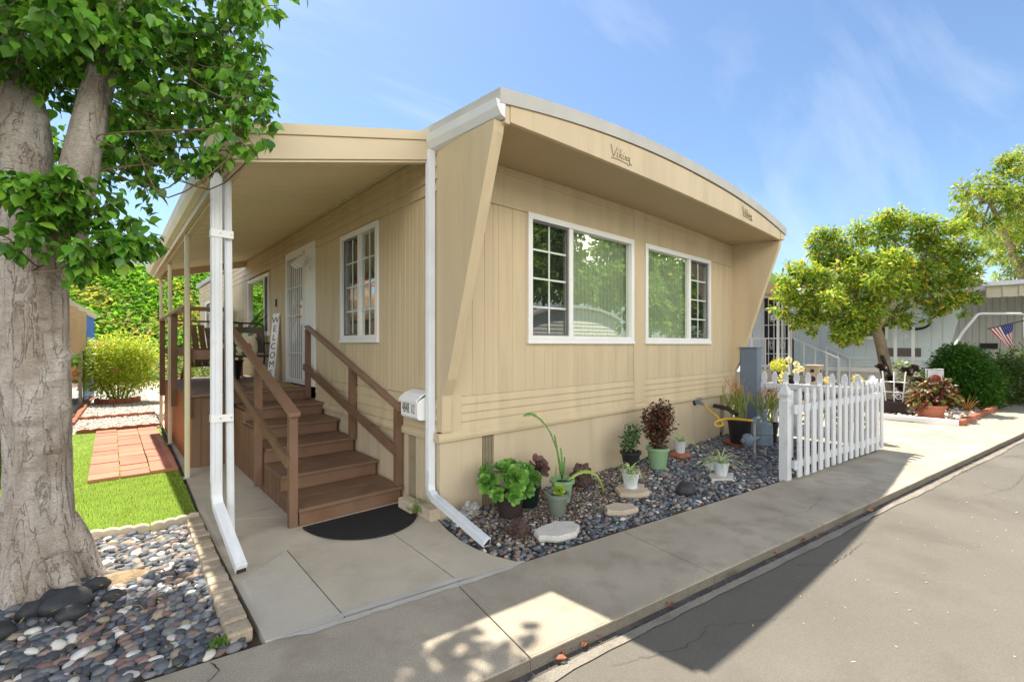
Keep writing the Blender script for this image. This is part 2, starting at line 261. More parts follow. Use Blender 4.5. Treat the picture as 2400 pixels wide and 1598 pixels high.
class MB:
    def __init__(s): s.v = []; s.f = []
    def add(s, vs, fs):
        k = len(s.v); s.v += [tuple(v) for v in vs]; s.f += [tuple(i + k for i in f) for f in fs]; return s
    def box(s, a, b):
        x0, y0, z0 = [min(p, q) for p, q in zip(a, b)]; x1, y1, z1 = [max(p, q) for p, q in zip(a, b)]
        return s.add([(x0, y0, z0), (x1, y0, z0), (x1, y1, z0), (x0, y1, z0), (x0, y0, z1), (x1, y0, z1), (x1, y1, z1), (x0, y1, z1)],
                     [(0, 3, 2, 1), (4, 5, 6, 7), (0, 1, 5, 4), (1, 2, 6, 5), (2, 3, 7, 6), (3, 0, 4, 7)])
    def bar(s, p, q, w, h, up=(0, 0, 1)):      # a beam from p to q, w wide, h high
        p, q = Vector(p), Vector(q); d = (q - p).normalized(); up = Vector(up)
        sd = d.cross(up)
        if sd.length < 1e-4: sd = d.cross(Vector((1, 0, 0)))
        sd.normalize(); u = sd.cross(d).normalized(); sd *= w / 2; u *= h / 2
        vs = [p - sd - u, p + sd - u, p + sd + u, p - sd + u, q - sd - u, q + sd - u, q + sd + u, q - sd + u]
        return s.add(vs, [(0, 1, 2, 3), (7, 6, 5, 4), (0, 4, 5, 1), (1, 5, 6, 2), (2, 6, 7, 3), (3, 7, 4, 0)])
    def loft(s, loops, cap=True, closed=True):
        n = len(loops[0]); vs = [v for l in loops for v in l]; fs = []
        for i in range(len(loops) - 1):
            for j in range(n if closed else n - 1):
                k = (j + 1) % n; fs.append((i * n + j, i * n + k, (i + 1) * n + k, (i + 1) * n + j))
        if cap: fs.append(tuple(range(n))); fs.append(tuple((len(loops) - 1) * n + j for j in reversed(range(n))))
        return s.add(vs, fs)
    def prism(s, poly, z0, z1):
        return s.loft([[(x, y, z0) for x, y in poly], [(x, y, z1) for x, y in poly]])
    def tube(s, pts, rad, n=8, cap=True):
        pts = [Vector(p) for p in pts]; rs = rad if hasattr(rad, '__len__') else [rad] * len(pts)
        loops = []; u = None
        for i, p in enumerate(pts):
            d = (pts[min(i + 1, len(pts) - 1)] - pts[max(i - 1, 0)]); d = d.normalized() if d.length > 1e-9 else Vector((0, 0, 1))
            if u is None: u = d.orthogonal().normalized()
            u = (u - d * u.dot(d)); u = u.normalized() if u.length > 1e-6 else d.orthogonal().normalized()
            w_ = d.cross(u)
            loops.append([tuple(p + (u * math.cos(2 * math.pi * j / n) + w_ * math.sin(2 * math.pi * j / n)) * rs[i]) for j in range(n)])
        return s.loft(loops, cap)
    def rtube(s, pts, w, d, up=(0, 0, 1)):     # rectangular pipe following points
        pts = [Vector(p) for p in pts]; loops = []
        for i, p in enumerate(pts):
            t = (pts[min(i + 1, len(pts) - 1)] - pts[max(i - 1, 0)]).normalized(); sd = Vector(up)
            sd = (sd - t * sd.dot(t)).normalized(); u = sd.cross(t)
            loops.append([tuple(p + sd * a * w / 2 + u * b * d / 2) for a, b in ((-1, -1), (1, -1), (1, 1), (-1, 1))])
        return s.loft(loops)
    def lathe(s, prof, c, n=28, closed=False):
        loops = [[(c[0] + r * math.cos(2 * math.pi * j / n), c[1] + r * math.sin(2 * math.pi * j / n), c[2] + z) for j in range(n)] for r, z in prof]
        return s.loft(loops, cap=True)
    def ribbon(s, pts, wid, up=(0, 0, 1)):
        pts = [Vector(p) for p in pts]; L = []
        for i, p in enumerate(pts):
            t = (pts[min(i + 1, len(pts) - 1)] - pts[max(i - 1, 0)]).normalized(); sd = t.cross(Vector(up))
            sd = sd.normalized() if sd.length > 1e-4 else Vector((1, 0, 0)); nn = sd.cross(t)
            L.append((p - sd * wid[i] / 2 + nn * wid[i] * .18, p, p + sd * wid[i] / 2 + nn * wid[i] * .18))
        return s.loft([[tuple(q) for q in l] for l in L], cap=False, closed=False)
    def build(s, name, m, parent=None, loc=None, **k): return link(name, s.v, s.f, m, parent, loc, **k)

def thing(name, label, cat, loc=(0, 0, 0), group=None):
    o = bpy.data.objects.new(name, None); COL.objects.link(o); o.location = loc; o.empty_display_size = .1
    return tag(o, label, cat, group)
def tag(o, label, cat, group=None, kind=None):
    o['label'] = label; o['category'] = cat
    if group: o['group'] = group
    if kind: o['kind'] = kind
    return o
def struct(o): o['kind'] = 'structure'; return o
def dup(root, loc, rz=0, label=None, scale=None):
    r = root.copy(); COL.objects.link(r); r.location = loc; r.rotation_euler = (0, 0, rz)
    if scale: r.scale = (scale,) * 3
    if label: r['label'] = label
    for ch in list(root.children):
        c = ch.copy(); COL.objects.link(c); c.parent = r
        for g in list(ch.children): d = g.copy(); COL.objects.link(d); d.parent = c
    return r
def text(name, body, size, m, parent, mw, extrude=.002, align='CENTER', sx=1.):
    c = bpy.data.curves.new(name, 'FONT'); c.body = body; c.size = size; c.extrude = extrude; c.align_x = align; c.align_y = 'CENTER'
    o = bpy.data.objects.new(name + '_tmp', c); COL.objects.link(o)
    bpy.context.view_layer.update()
    me = bpy.data.meshes.new_from_object(o.evaluated_get(bpy.context.evaluated_depsgraph_get()))
    bpy.data.objects.remove(o); off = rootloc(parent)
    me.transform(Matrix.Translation(-off) @ mw @ Matrix.Diagonal((sx, 1, 1, 1)))
    me.materials.clear(); me.materials.append(m)
    ob = bpy.data.objects.new(name, me); COL.objects.link(ob); ob.parent = parent; return ob
def frame(x, y, z, o):                          # matrix from three axis vectors and an origin
    return Matrix(((x[0], y[0], z[0], o[0]), (x[1], y[1], z[1], o[1]), (x[2], y[2], z[2], o[2]), (0, 0, 0, 1)))

# mass of small shapes merged in one mesh with a colour per shape
rng = np.random.default_rng(11)
def rots(yaw, pitch, roll):
    cy, sy, cp, sp, cr, sr = np.cos(yaw), np.sin(yaw), np.cos(pitch), np.sin(pitch), np.cos(roll), np.sin(roll)
    z = np.zeros_like(cy); o = np.ones_like(cy)
    Rz = np.stack([np.stack([cy, -sy, z], -1), np.stack([sy, cy, z], -1), np.stack([z, z, o], -1)], -2)
    Rx = np.stack([np.stack([o, z, z], -1), np.stack([z, cp, -sp], -1), np.stack([z, sp, cp], -1)], -2)
    Ry = np.stack([np.stack([cr, z, sr], -1), np.stack([z, o, z], -1), np.stack([-sr, z, cr], -1)], -2)
    return Rz @ Rx @ Ry
def axes_rot(yv, zv):                           # rotation whose local +Y is yv and +Z close to zv
    yv = yv / np.linalg.norm(yv, axis=1, keepdims=True)
    xv = np.cross(yv, zv); xv /= np.linalg.norm(xv, axis=1, keepdims=True) + 1e-9
    zz = np.cross(xv, yv); return np.stack([xv, yv, zz], -1)
def mass(name, bv, bf, Rm, sc, pos, cols, m, parent=None, loc=None, smooth=False):
    bv = np.asarray(bv, float); bf = np.asarray(bf, int); n = len(pos)
    sc = np.asarray(sc, float); sc = sc[:, None] * np.ones(3) if sc.ndim == 1 else sc
    V = np.einsum('nij,nkj->nki', Rm, bv[None] * sc[:, None, :]) + np.asarray(pos)[:, None, :]
    off = np.array(rootloc(parent)) if parent is not None else np.array(loc if loc is not None else (0, 0, 0))
    V = (V - off).reshape(-1, 3); k = bf.shape[1]
    Fc = (bf[None] + (np.arange(n) * len(bv))[:, None, None]).reshape(-1)
    me = bpy.data.meshes.new(name); me.vertices.add(len(V)); me.vertices.foreach_set('co', V.ravel())
    me.loops.add(len(Fc)); me.loops.foreach_set('vertex_index', Fc.astype(np.int32))
    nf = len(Fc) // k; me.polygons.add(nf); me.polygons.foreach_set('loop_start', (np.arange(nf) * k).astype(np.int32))
    me.update(calc_edges=True)
    ca = me.color_attributes.new('col', 'FLOAT_COLOR', 'POINT')
    c4 = np.ones((n, len(bv), 4)); c4[:, :, :3] = np.asarray(cols)[:, None, :]; ca.data.foreach_set('color', c4.ravel())
    if smooth: me.polygons.foreach_set('use_smooth', np.ones(nf, bool))
    me.materials.append(m); me.validate()
    o = bpy.data.objects.new(name, me); COL.objects.link(o)
    if parent is not None: o.parent = parent
    elif loc is not None: o.location = loc
    return o
def paint(o, fn):                               # colour attribute from vertex position
    me = o.data; ca = me.color_attributes.new('col', 'FLOAT_COLOR', 'POINT')
    for i, v in enumerate(me.vertices): ca.data[i].color = (*fn(v.co), 1)
    return o
# base shapes (tri or quad only)
LEAF_V = [(0, 0, 0)]
for w_, y_, z_ in ((.25, .08, .03), (.385, .25, .06), (.40, .45, .06), (.31, .67, .03), (.13, .87, -.03)): LEAF_V += [(-w_, y_, z_), (0, y_ + .03, -.035 - .05 * y_ * y_), (w_, y_, z_)]
LEAF_V += [(.01, 1.10, -.14)]
LEAF_F = [(0, 2, 1, 1), (0, 3, 2, 2)]
for k in range(4): a_ = 1 + 3 * k; LEAF_F += [(a_, a_ + 1, a_ + 4, a_ + 3), (a_ + 1, a_ + 2, a_ + 5, a_ + 4)]
LEAF_F += [(13, 14, 16, 16), (14, 15, 16, 16)]
LEAF_T = []
for q in LEAF_F:
    LEAF_T.append(q[:3])
    if q[3] != q[2]: LEAF_T.append((q[0], q[2], q[3]))
DIA_V = [(0, 0, 0), (-.3, .5, .07), (.3, .5, .07), (0, 1, 0)]; DIA_T = [(0, 2, 1), (1, 2, 3)]
SP_V = [(-.06, 0, 0), (.06, 0, 0), (-.16, .35, -.01), (0, .35, -.05), (.16, .35, -.01), (-.30, .7, .06), (0, .72, 0), (.30, .7, .06), (-.2, .93, .13), (0, .97, .10), (.2, .93, .13), (0, 1.03, .15)]
SP_T = [(0, 1, 3), (0, 3, 2), (1, 4, 3), (2, 3, 6), (2, 6, 5), (3, 4, 7), (3, 7, 6), (5, 6, 9), (5, 9, 8), (6, 7, 10), (6, 10, 9), (8, 9, 11), (9, 10, 11)]
def ico(sub):
    bm = bmesh.new(); bmesh.ops.create_icosphere(bm, subdivisions=sub, radius=1)
    v = [tuple(x.co) for x in bm.verts]; bm.verts.index_update(); f = [tuple(x.index for x in q.verts) for q in bm.faces]; bm.free(); return v, f
ICO1 = ico(2); ICO0 = ico(1)
def inpoly(P, poly):
    x, y = P[:, 0], P[:, 1]; r = np.zeros(len(P), bool); n = len(poly)
    for i in range(n):
        x1, y1 = poly[i]; x2, y2 = poly[(i + 1) % n]
        c = ((y1 > y) != (y2 > y)) & (x < (x2 - x1) * (y - y1) / (y2 - y1 + 1e-12) + x1); r ^= c
    return r
def scatter(poly, step, jit=.45):
    p = np.array(poly); lo, hi = p.min(0), p.max(0)
    gx, gy = np.meshgrid(np.arange(lo[0], hi[0] + step, step), np.arange(lo[1], hi[1] + step, step))
    P = np.stack([gx.ravel(), gy.ravel()], 1) + rng.uniform(-jit, jit, (gx.size, 2)) * step
    return P[inpoly(P, poly)]
def pick(pal, n, jit=.15):
    w_ = np.array([c[3] for c in pal], float); c = np.array([c[:3] for c in pal])[rng.choice(len(pal), n, p=w_ / w_.sum())]
    return np.clip(c * (1 + rng.uniform(-jit, jit, (n, 1))) * (1 + rng.uniform(-jit / 3, jit / 3, (n, 3))), 0.003, .95)
def pebbles(name, poly, step, size, pal, z, label, flat=.5):
    P = scatter(poly, step); n = len(P)
    s = rng.uniform(size[0], size[1], n); S = np.stack([s * rng.uniform(.9, 1.35, n), s * rng.uniform(.7, 1, n), s * rng.uniform(flat * .8, flat * 1.3, n)], 1)
    pos = np.column_stack([P, z + S[:, 2] * rng.uniform(.1, .9, n)])
    o = mass(name, *ICO0 if size[1] < .012 else ICO1, rots(rng.uniform(0, 6.28, n), rng.normal(0, .22, n), rng.normal(0, .22, n)), S, pos, pick(pal, n), M['pebble'], smooth=True)
    return tag(o, label, 'pebbles', kind='stuff')
def blobleaf(blobs, n, size, pal, droop=.5, shell=.55, seed=1, squash=1.):
    """leaf positions and frames spread through a set of (x,y,z,r) volumes"""
    rg = np.random.default_rng(seed); B = np.array(blobs, float); wv = B[:, 3] ** 2; k = rg.choice(len(B), n, p=wv / wv.sum())
    d = rg.normal(size=(n, 3)); d /= np.linalg.norm(d, axis=1, keepdims=True)
    rr = (shell + (1 - shell) * rg.random(n) ** .6) * (1 + .12 * rg.normal(size=n))
    off = d * (B[k, 3] * rr)[:, None]; off[:, 2] *= squash
    pos = B[k, :3] + off
    y = d * np.array([.8, .8, .3]) + rg.normal(0, .45, (n, 3)); y[:, 2] -= droop
    zv = np.array([0, 0, 1.]) + rg.normal(0, .55, (n, 3)) + d * .4
    s = rg.uniform(size[0], size[1], n)
    return pos, axes_rot(y, zv), s
# ------------------------------------------------------------------ the setting: road, kerb, pavement, lot
SA = R(-8.8); SU = Vector((math.cos(SA), math.sin(SA), 0)); SV = Vector((-math.sin(SA), math.cos(SA), 0)); S0 = Vector((.03, -1.07, 0))
def st(u, v, z=0): p = S0 + SU * u + SV * v; return (p.x, p.y, z)
def quadstrip(u0, u1, v0, v1, z0, z1):
    return [st(u0, v0, z0), st(u1, v0, z0), st(u1, v1, z0), st(u0, v1, z0), st(u0, v0, z1), st(u1, v0, z1), st(u1, v1, z1), st(u0, v1, z1)]
BOXF = [(0, 3, 2, 1), (4, 5, 6, 7), (0, 1, 5, 4), (1, 2, 6, 5), (2, 3, 7, 6), (3, 0, 4, 7)]
SW = .83
# road: one sheet to the horizon
mb = MB(); mb.add([st(-150, -150, -.062), st(220, -150, -.062), st(220, -SW - .10, -.062), st(-150, -SW - .10, -.062)], [(0, 1, 2, 3)])
struct(mb.build('road', M['asphalt']))
mb = MB(); mb.add(quadstrip(-30, 60, -SW - .07, -SW + .02, -.3, -.068), BOXF); struct(mb.build('gutter', M['gutterdirt']))
rg = random.Random(3); us = [-30 + i * .12 for i in range(760)]
A = [st(u, -SW - .058 + rg.uniform(-.003, .003), -.054) for u in us]; B = [st(u, -SW - .112 + rg.uniform(-.008, .008) + .008 * math.sin(u * 2.3), -.056) for u in us]
C_ = [st(u, -SW - .055, -.08) for u in us]
mb = MB(); n_ = len(us); mb.add(A + B + C_, [(i, i + 1, n_ + i + 1, n_ + i) for i in range(n_ - 1)] + [(i, 2 * n_ + i, 2 * n_ + i + 1, i + 1) for i in range(n_ - 1)])
struct(mb.build('gutter_lip', M['gutterlip']))
# kerb and pavement: slabs with open joints
cuts = [-26, -20, -14, -9, -5, -3.1, -.545, .96, 2.5, 3.98, 5.27, 6.8, 8.4, 9.9, 11.5, 13, 15, 17, 20, 24, 30, 40, 55]
mb = MB(); mk = MB()
for a, b in zip(cuts, cuts[1:]):
    mb.add(quadstrip(a + .004, b - .004, -SW + .012, -.004, -.10, 0), BOXF)
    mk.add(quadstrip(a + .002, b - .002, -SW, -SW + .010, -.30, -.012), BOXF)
    mb.add(quadstrip(a + .004, b - .004, -SW - .001, -SW + .013, -.0115, -.001), BOXF)
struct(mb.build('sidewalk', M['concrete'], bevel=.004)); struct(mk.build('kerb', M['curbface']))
# ground of the lots behind the pavement
mb = MB(); mb.add([st(-150, -.006, -.045), st(220, -.006, -.045), st(220, 200, -.045), st(-150, 200, -.045)], [(0, 1, 2, 3)]); struct(mb.build('ground', M['soil']))
mb = MB(); mb.add([st(-150, -150, -.32), st(220, -150, -.32), st(220, 200, -.32), st(-150, 200, -.32)], [(0, 1, 2, 3)]); struct(mb.build('terrain', M['soil']))
# garden walk beside the steps (poured panels)
yb = lambda x: -1.07 - (x - .03) * .1548 + .006
walk = MB()
walk.prism([(-1.575, yb(-1.575)), (-1.19, yb(-1.19)), (-1.19, .235), (-1.575, -.06)], -.05, .003)
struct(walk.build('walk_panel', M['concrete2'], bevel=.004))
walk = MB()
walk.prism([(-1.182, yb(-1.182)), (-.485, yb(-.485)), (-.45, .2), (-.45, .62), (-1.5, 1.28), (-1.565, 1.28), (-1.575, -.05), (-1.182, .245)], -.05, 0)
walk.prism([(-.477, yb(-.477)), (.03, yb(.03)), (-.03, -1.01), (-.08, -.88), (-.115, -.7), (-.12, -.5), (-.085, -.25), (-.03, -.02), (.0, .3), (0, .62), (-.442, .62), (-.442, .2)], -.05, 0)
walk.prism([(-1.565, 1.288), (-1.5, 1.288), (-.45, .628), (-.0, .628), (-.0, 3.4), (-1.5, 3.4)], -.05, 0)
walk.prism([(-1.565, 1.30), (-1.5, 3.408), (-1.40, 8.2), (-1.3, 21), (-.2, 21), (-.3, 3.41)], -.05, -.003)
struct(walk.build('walkway', M['walk'], bevel=.003))
rg = random.Random(5)
def patch(u0, u1, v0, v1, z, nm):
    k = 40; a = []; b = []
    for i in range(k + 1):
        u = u0 + (u1 - u0) * i / k; e = min(1, min(i, k - i) / 5)
        a.append(st(u, v0 * e * (1 + rg.uniform(-.15, .15)), z)); b.append(st(u, v1 * e * (1 + rg.uniform(-.2, .2)), z))
    m_ = MB(); m_.add(a + b, [(i, i + 1, k + 2 + i, k + 1 + i) for i in range(k)]); struct(m_.build(nm, M['mortar']))
patch(-1.6, .0, -.05, -.005, .004, 'mortar_patch'); patch(-1.52, -.4, .005, .05, .007, 'mortar_patch')
# neighbour's drive beyond the fence
mb = MB(); mb.prism([st(6.2, .004)[:2], st(9.75, .004)[:2], (9.75, 9), (6.2, 9)], -.05, -.002); mb.prism([st(9.76, .004)[:2], st(26, .004)[:2], st(26, .6)[:2], st(9.76, .6)[:2]], -.05, -.002)
struct(mb.build('driveway', M['concrete'], bevel=.003))

# cracks in the road and the pavement
def crack(name, pts, w_, z, seed):
    rg = random.Random(seed); P_ = [Vector((*p, 0)) for p in pts]; Q = []
    for p, q in zip(P_, P_[1:]):
        k = max(3, int((q - p).length / .03))
        for i in range(k): Q.append(p + (q - p) * i / k + Vector((rg.gauss(0, .008), rg.gauss(0, .008), 0)))
    a = []; b = []
    for i, p in enumerate(Q):
        d = (Q[min(i + 1, len(Q) - 1)] - Q[max(i - 1, 0)]).normalized(); s_ = Vector((-d.y, d.x, 0)) * w_ * rg.uniform(.25, 1) * min(1, (i + 1) / 4, (len(Q) - i) / 4)
        a.append((p.x + s_.x, p.y + s_.y, z)); b.append((p.x - s_.x, p.y - s_.y, z))
    n_ = len(Q); m_ = MB(); m_.add(a + b, [(i, i + 1, n_ + i + 1, n_ + i) for i in range(n_ - 1)]); struct(m_.build(name, M['dark']))
for i, (pp_, w_) in enumerate((([st(-.2, -1.02)[:2], st(.25, -1.14)[:2], st(.5, -1.1)[:2], st(1.0, -1.3)[:2]], .0014), ([st(1.6, -.95)[:2], st(1.9, -1.15)[:2], st(2.6, -1.1)[:2]], .002), ([st(4.9, -1.3)[:2], st(5.6, -1.42)[:2], st(6.4, -1.38)[:2], st(7.4, -1.6)[:2]], .0022), ([st(7.5, -1.0)[:2], st(8.2, -1.25)[:2]], .004))): crack('road_crack', pp_, w_, -.0575, i)
crack('pavement_crack', [st(-1.86, -.0)[:2], st(-1.83, -.12)[:2], st(-1.9, -.22)[:2]], .005, .0035, 31); crack('pavement_crack', [(-1.55, 1.25), (-1.1, 1.27), (-.5, 1.22)], .0025, .0035, 32); crack('pavement_crack', [st(2.1, -.5)[:2], st(2.7, -.62)[:2], st(3.3, -.5)[:2]], .0016, .0035, 33)
# planted strips
LBED = [(-5.0, -.24), (-1.66, yb(-1.66) + .02), (-1.70, -.2), (-1.655, .42), (-1.64, 1.33), (-1.92, 1.33), (-2.35, 1.45), (-5.0, 1.9)]
RBED = [(.02, yb(.02) + .02), (3.5, yb(3.5) + .01), (6.15, yb(6.15) + .02), (6.15, .3), (6.0, -.02), (0.0, -.02), (-.02, -.05), (-.075, -.3), (-.105, -.55), (-.095, -.8), (-.04, -.98)]
for nm, pl in (('pebble_bed', LBED), ('pebble_bed', RBED)):
    m_ = MB(); m_.prism(pl, -.06, -.012); struct(m_.build(nm, M['pebsoil']))
TURF = [(-5.2, 1.93), (-2.35, 1.52), (-1.92, 1.40), (-1.585, 1.43), (-1.53, 4), (-1.47, 7.15), (-2.7, 7.35), (-5.2, 7.6)]
m_ = MB(); m_.prism(TURF, -.05, -.002); struct(m_.build('lawn', M['turf']))
P = scatter(TURF, .0125); P = P[(P[:, 1] < 3.75) | ((P[:, 0] < -2.34)) | (P[:, 0] > -1.6)]; P = P[(P[:, 0] > -3.4)]
keep = rng.random(len(P)) < np.clip(1.6 - P[:, 1] * .22, .25, 1); P = P[keep]; n = len(P)
o = mass('turf', [(-.5, 0, 0), (.5, 0, 0), (0, .35, 1)], [(0, 1, 2)], rots(rng.uniform(0, 6.28, n), rng.normal(0, .4, n), rng.normal(0, .4, n)),
     np.stack([rng.uniform(.003, .0055, n), rng.uniform(.01, .03, n), rng.uniform(.014, .026, n)], 1), np.column_stack([P, np.full(n, -.002)]),
     pick([(.235, .34, .026, 5), (.32, .40, .045, 3), (.13, .21, .018, 3), (.40, .38, .14, .8)], n), M['blade'])
tag(o, 'short bright green artificial turf beside the walk', 'turf', kind='stuff')

PALL = [(.065, .072, .082, 5), (.11, .125, .155, 4), (.17, .175, .18, 4), (.20, .135, .12, 2), (.34, .27, .21, 1.8), (.58, .56, .53, 2)]
rngs = rng
pebbles('pebbles', [p for p in LBED], .033, (.015, .037), PALL, -.012, 'rounded grey, mauve and white beach pebbles around the big grey tree')
o = pebbles('pebbles', RBED, .040, (.012, .029), [(.07, .08, .095, 5), (.13, .155, .185, 5), (.21, .22, .23, 3), (.22, .145, .125, 2), (.36, .29, .23, 1.2), (.55, .52, .48, .7)], -.012, 'blue grey and mauve pebbles in the bed under the front windows')
o = pebbles('bark_and_stone_chips', [(.05, -.95), (.7, -.9), (1.6, -.75), (2.3, -.65), (2.9, -.3), (2.5, -.03), (.3, -.03), (.05, -.4)], .028, (.007, .016), [(.18, .12, .09, 3), (.32, .24, .17, 2), (.06, .05, .045, 2), (.5, .44, .36, 1)], .004, 'small brown and cream chips between the flower pots', .35)
# gravel strip at the back of the lot
GR = [(-3.0, 7.4), (-1.45, 7.3), (-1.36, 12), (-1.3, 19), (-3.6, 19), (-3.3, 12)]
m_ = MB(); m_.prism(GR, -.05, -.004); struct(m_.build('gravel_yard', M['gravelbase']))
P = scatter(GR, .055); n = len(P); s = rng.uniform(.012, .03, n)
o = mass('marble_chips', *ICO0, rots(rng.uniform(0, 6, n), rng.normal(0, .4, n), rng.normal(0, .4, n)), np.stack([s, s * .8, s * .6], 1), np.column_stack([P, np.full(n, .004)]), pick([(.72, .7, .65, 5), (.55, .5, .45, 2), (.4, .33, .28, .5)], n), M['chips'])
tag(o, 'bright white marble chips covering the back yard path', 'gravel', kind='stuff')

# ------------------------------------------------------------------ mobile home
HX, HL = 6.06, 14.2
home = thing('mobile_home', 'tan mobile home with arched white roof and angled fins beside the front windows', 'mobile home', (3, 3, 0))
Fm = lambda a, n, z: (a, -n, z)           # front wall plane: a along X, n outwards
Sm = lambda a, n, z: (-n, a, z)           # side wall plane: a along Y
def groove(mb, mp, a0, a1, z0, z1, gs, dep=.005, gw=.007, th=.06):
    pr = [(a0, 0)]
    for g in sorted(gs):
        if a0 + .02 < g < a1 - .02: pr += [(g - gw, 0), (g - gw * .45, -dep), (g + gw * .45, -dep), (g + gw, 0)]
    pr += [(a1, 0), (a1, -th), (a0, -th)]
    mb.loft([[mp(a, n, z0) for a, n in pr], [mp(a, n, z1) for a, n in pr]])
def laps(mb, mp, a0, a1, z0, z1, k, lip=.012, th=.06, n0=.0):
    h = (z1 - z0) / k; pr = []
    for i in range(k):
        b = z0 + i * h; pr += [(n0 + lip, b + .004), (n0 + lip * .9, b + h * .25), (n0, b + h - .003)]
        if i < k - 1: pr += [(n0 - .002, b + h)]
    pr = [(n0 - .0, z0)] + pr + [(n0 - th, z1), (n0 - th, z0)]
    mb.loft([[mp(a0, n, z) for n, z in pr], [mp(a1, n, z) for n, z in pr]])
def pbox(mb, mp, a0, a1, n0, n1, z0, z1):
    p = mp(a0, n0, z0); q = mp(a1, n1, z1); mb.box(p, q)
rg = random.Random(2)
gf = [.35, .495, .60, .67, .85, 1.03, 1.16, 1.31, 1.44, 1.52, 1.69, 1.80, 1.945, 2.17, 2.32, 2.44, 2.6, 2.73, 2.87, 3.33, 3.5, 3.62, 3.8, 3.97, 4.1, 4.27, 4.42, 4.6, 4.73, 4.9, 5.06, 5.2, 5.33, 5.5, 5.62, 5.8, 5.93]
W1 = (1.057, 2.98, 1.55, 2.905); W2 = (3.25, 5.185, 1.55, 2.905)
mb = MB()
groove(mb, Fm, .10, 2.985, 1.06, 1.55, gf); groove(mb, Fm, 3.245, 6.04, 1.06, 1.55, gf)
groove(mb, Fm, .10, 1.057, 1.55, 2.905, gf); groove(mb, Fm, 5.185, 6.04, 1.55, 2.905, gf)
mb.build('wall', M['tan'], home)
mb = MB(); pbox(mb, Fm, .10, 2.985, -.06, .004, 2.907, 3.36); pbox(mb, Fm, 3.245, 6.04, -.06, .004, 2.907, 3.36); mb.build('frieze_board', M['tan'], home)
mb = MB()
for a0, a1 in ((.10, 2.985), (3.245, 6.04)):
    pbox(mb, Fm, a0, a1, .004, .016, 2.895, 2.925); pbox(mb, Fm, a0, a1, .004, .018, 3.215, 3.25)
mb.build('wall_batten', M['tan'], home, bevel=.003)
mb = MB(); pbox(mb, Fm, 2.985, 3.245, -.06, .010, .755, 3.36); mb.build('centre_board', M['tan'], home, bevel=.003)
mb = MB(); pbox(mb, Fm, .012, .222, .002, .016, .745, 1.085); mb.build('corner_board', M['tan'], home, bevel=.003)
mb = MB(); laps(mb, Fm, .10, 2.984, .745, 1.06, 4); laps(mb, Fm, 3.246, 6.04, .745, 1.06, 4); mb.build('lap_siding', M['tan'], home)
mb = MB(); pr = [(0, .668), (.030, .672), (.034, .70), (.028, .735), (.012, .75), (-.06, .75), (-.06, .668)]
mb.loft([[Fm(a, n, z) for n, z in pr] for a in (-.03, 6.08)]); mb.loft([[Sm(a, n, z) for n, z in pr] for a in (.002, HL)]); mb.build('belly_band', M['tan'], home)
V1 = (.468, .612); V3 = (5.55, 5.71)
mb = MB(); gk = [.23, .9, 1.5, 2.1, 2.75, 3.35, 3.95, 4.6, 5.2]
for a0, a1 in ((.0, V1[0]), (V1[1], V3[0]), (V3[1], 6.06)): groove(mb, Fm, a0, a1, -.06, .667, gk, .003, .004, .04)
V2 = (.42, .565)
for a0, a1 in ((.041, V2[0]), (V2[1], 14.2)): groove(mb, Sm, a0, a1, -.06, .667, [.3 + i * .28 for i in range(50)], .003, .004, .04)
mb.build('skirting', M['skirt'], home)
def ventpanel(mp, a0, a1, z0, z1, nm='vent'):
    f = MB()
    k = max(3, int((a1 - a0) / .016)); kz = int((z1 - z0) / .017); d = (a1 - a0) / k; dz = (z1 - z0) / kz
    for i in range(k + 1): pbox(f, mp, a0 + i * d - .0028, a0 + i * d + .0028, -.008, -.002, z0, z1)
    for j in range(kz + 1):
        for i in range(k):
            o_ = d * .5 * (j % 2); a = a0 + i * d
            pbox(f, mp, a + .001, a + d - .001, -.0075, -.003, z0 + j * dz - .0026 + (.004 if i % 2 else 0), z0 + j * dz + .0026 + (.004 if i % 2 else 0))
    v = f.build(nm, M['vent'], home); b = MB(); pbox(b, mp, a0 - .01, a1 + .01, -.05, -.03, z0, z1); b.build('vent_backing', M['dark'], v)
ventpanel(Fm, *V1, .0, .66); ventpanel(Fm, *V3, .05, .66); ventpanel(Sm, *V2, .0, .66)
# side wall
SWIN = (1.206, 2.264, 1.563, 2.876); DOOR = (3.20, 4.61, .935, 3.0); BW = (5.66, 7.32, 1.70, 2.85); FW = (11.2, 12.9, 1.6, 2.8)
gs = [.05 + i * .083 + .02 * math.sin(i * 1.7) for i in range(175)]
mb = MB()
groove(mb, Sm, .041, SWIN[0], 1.06, 2.885, gs, .003, .005); groove(mb, Sm, SWIN[0], SWIN[1], 1.06, SWIN[2], gs, .003, .005)
groove(mb, Sm, SWIN[1], DOOR[0], 1.06, 2.885, gs, .003, .005)
mb.build('wall', M['tan'], home); mb = MB()
groove(mb, Sm, DOOR[1], BW[0], 1.06, 2.885, gs, .003, .005); groove(mb, Sm, BW[0], BW[1], 1.06, BW[2], gs, .003, .005); 
groove(mb, Sm, BW[1], FW[0], 1.06, 2.885, gs, .003, .005); groove(mb, Sm, FW[0], FW[1], 1.06, FW[2], gs, .003, .005); groove(mb, Sm, FW[0], FW[1], FW[3], 2.885, gs, .003, .005); groove(mb, Sm, FW[1], HL, 1.06, 2.885, gs, .003, .005)
mb.build('wall', M['tan'], home)
mb = MB()
for a0, a1 in ((.041, DOOR[0]), (DOOR[1], HL)): laps(mb, Sm, a0, a1, .75, 1.058, 3)
laps(mb, Sm, .041, DOOR[0], 2.887, 3.33, 4, .014); laps(mb, Sm, DOOR[1], HL, 2.887, 3.33, 4, .014); laps(mb, Sm, DOOR[0], DOOR[1], 3.002, 3.33, 3, .014)
mb.build('lap_siding', M['tan'], home)
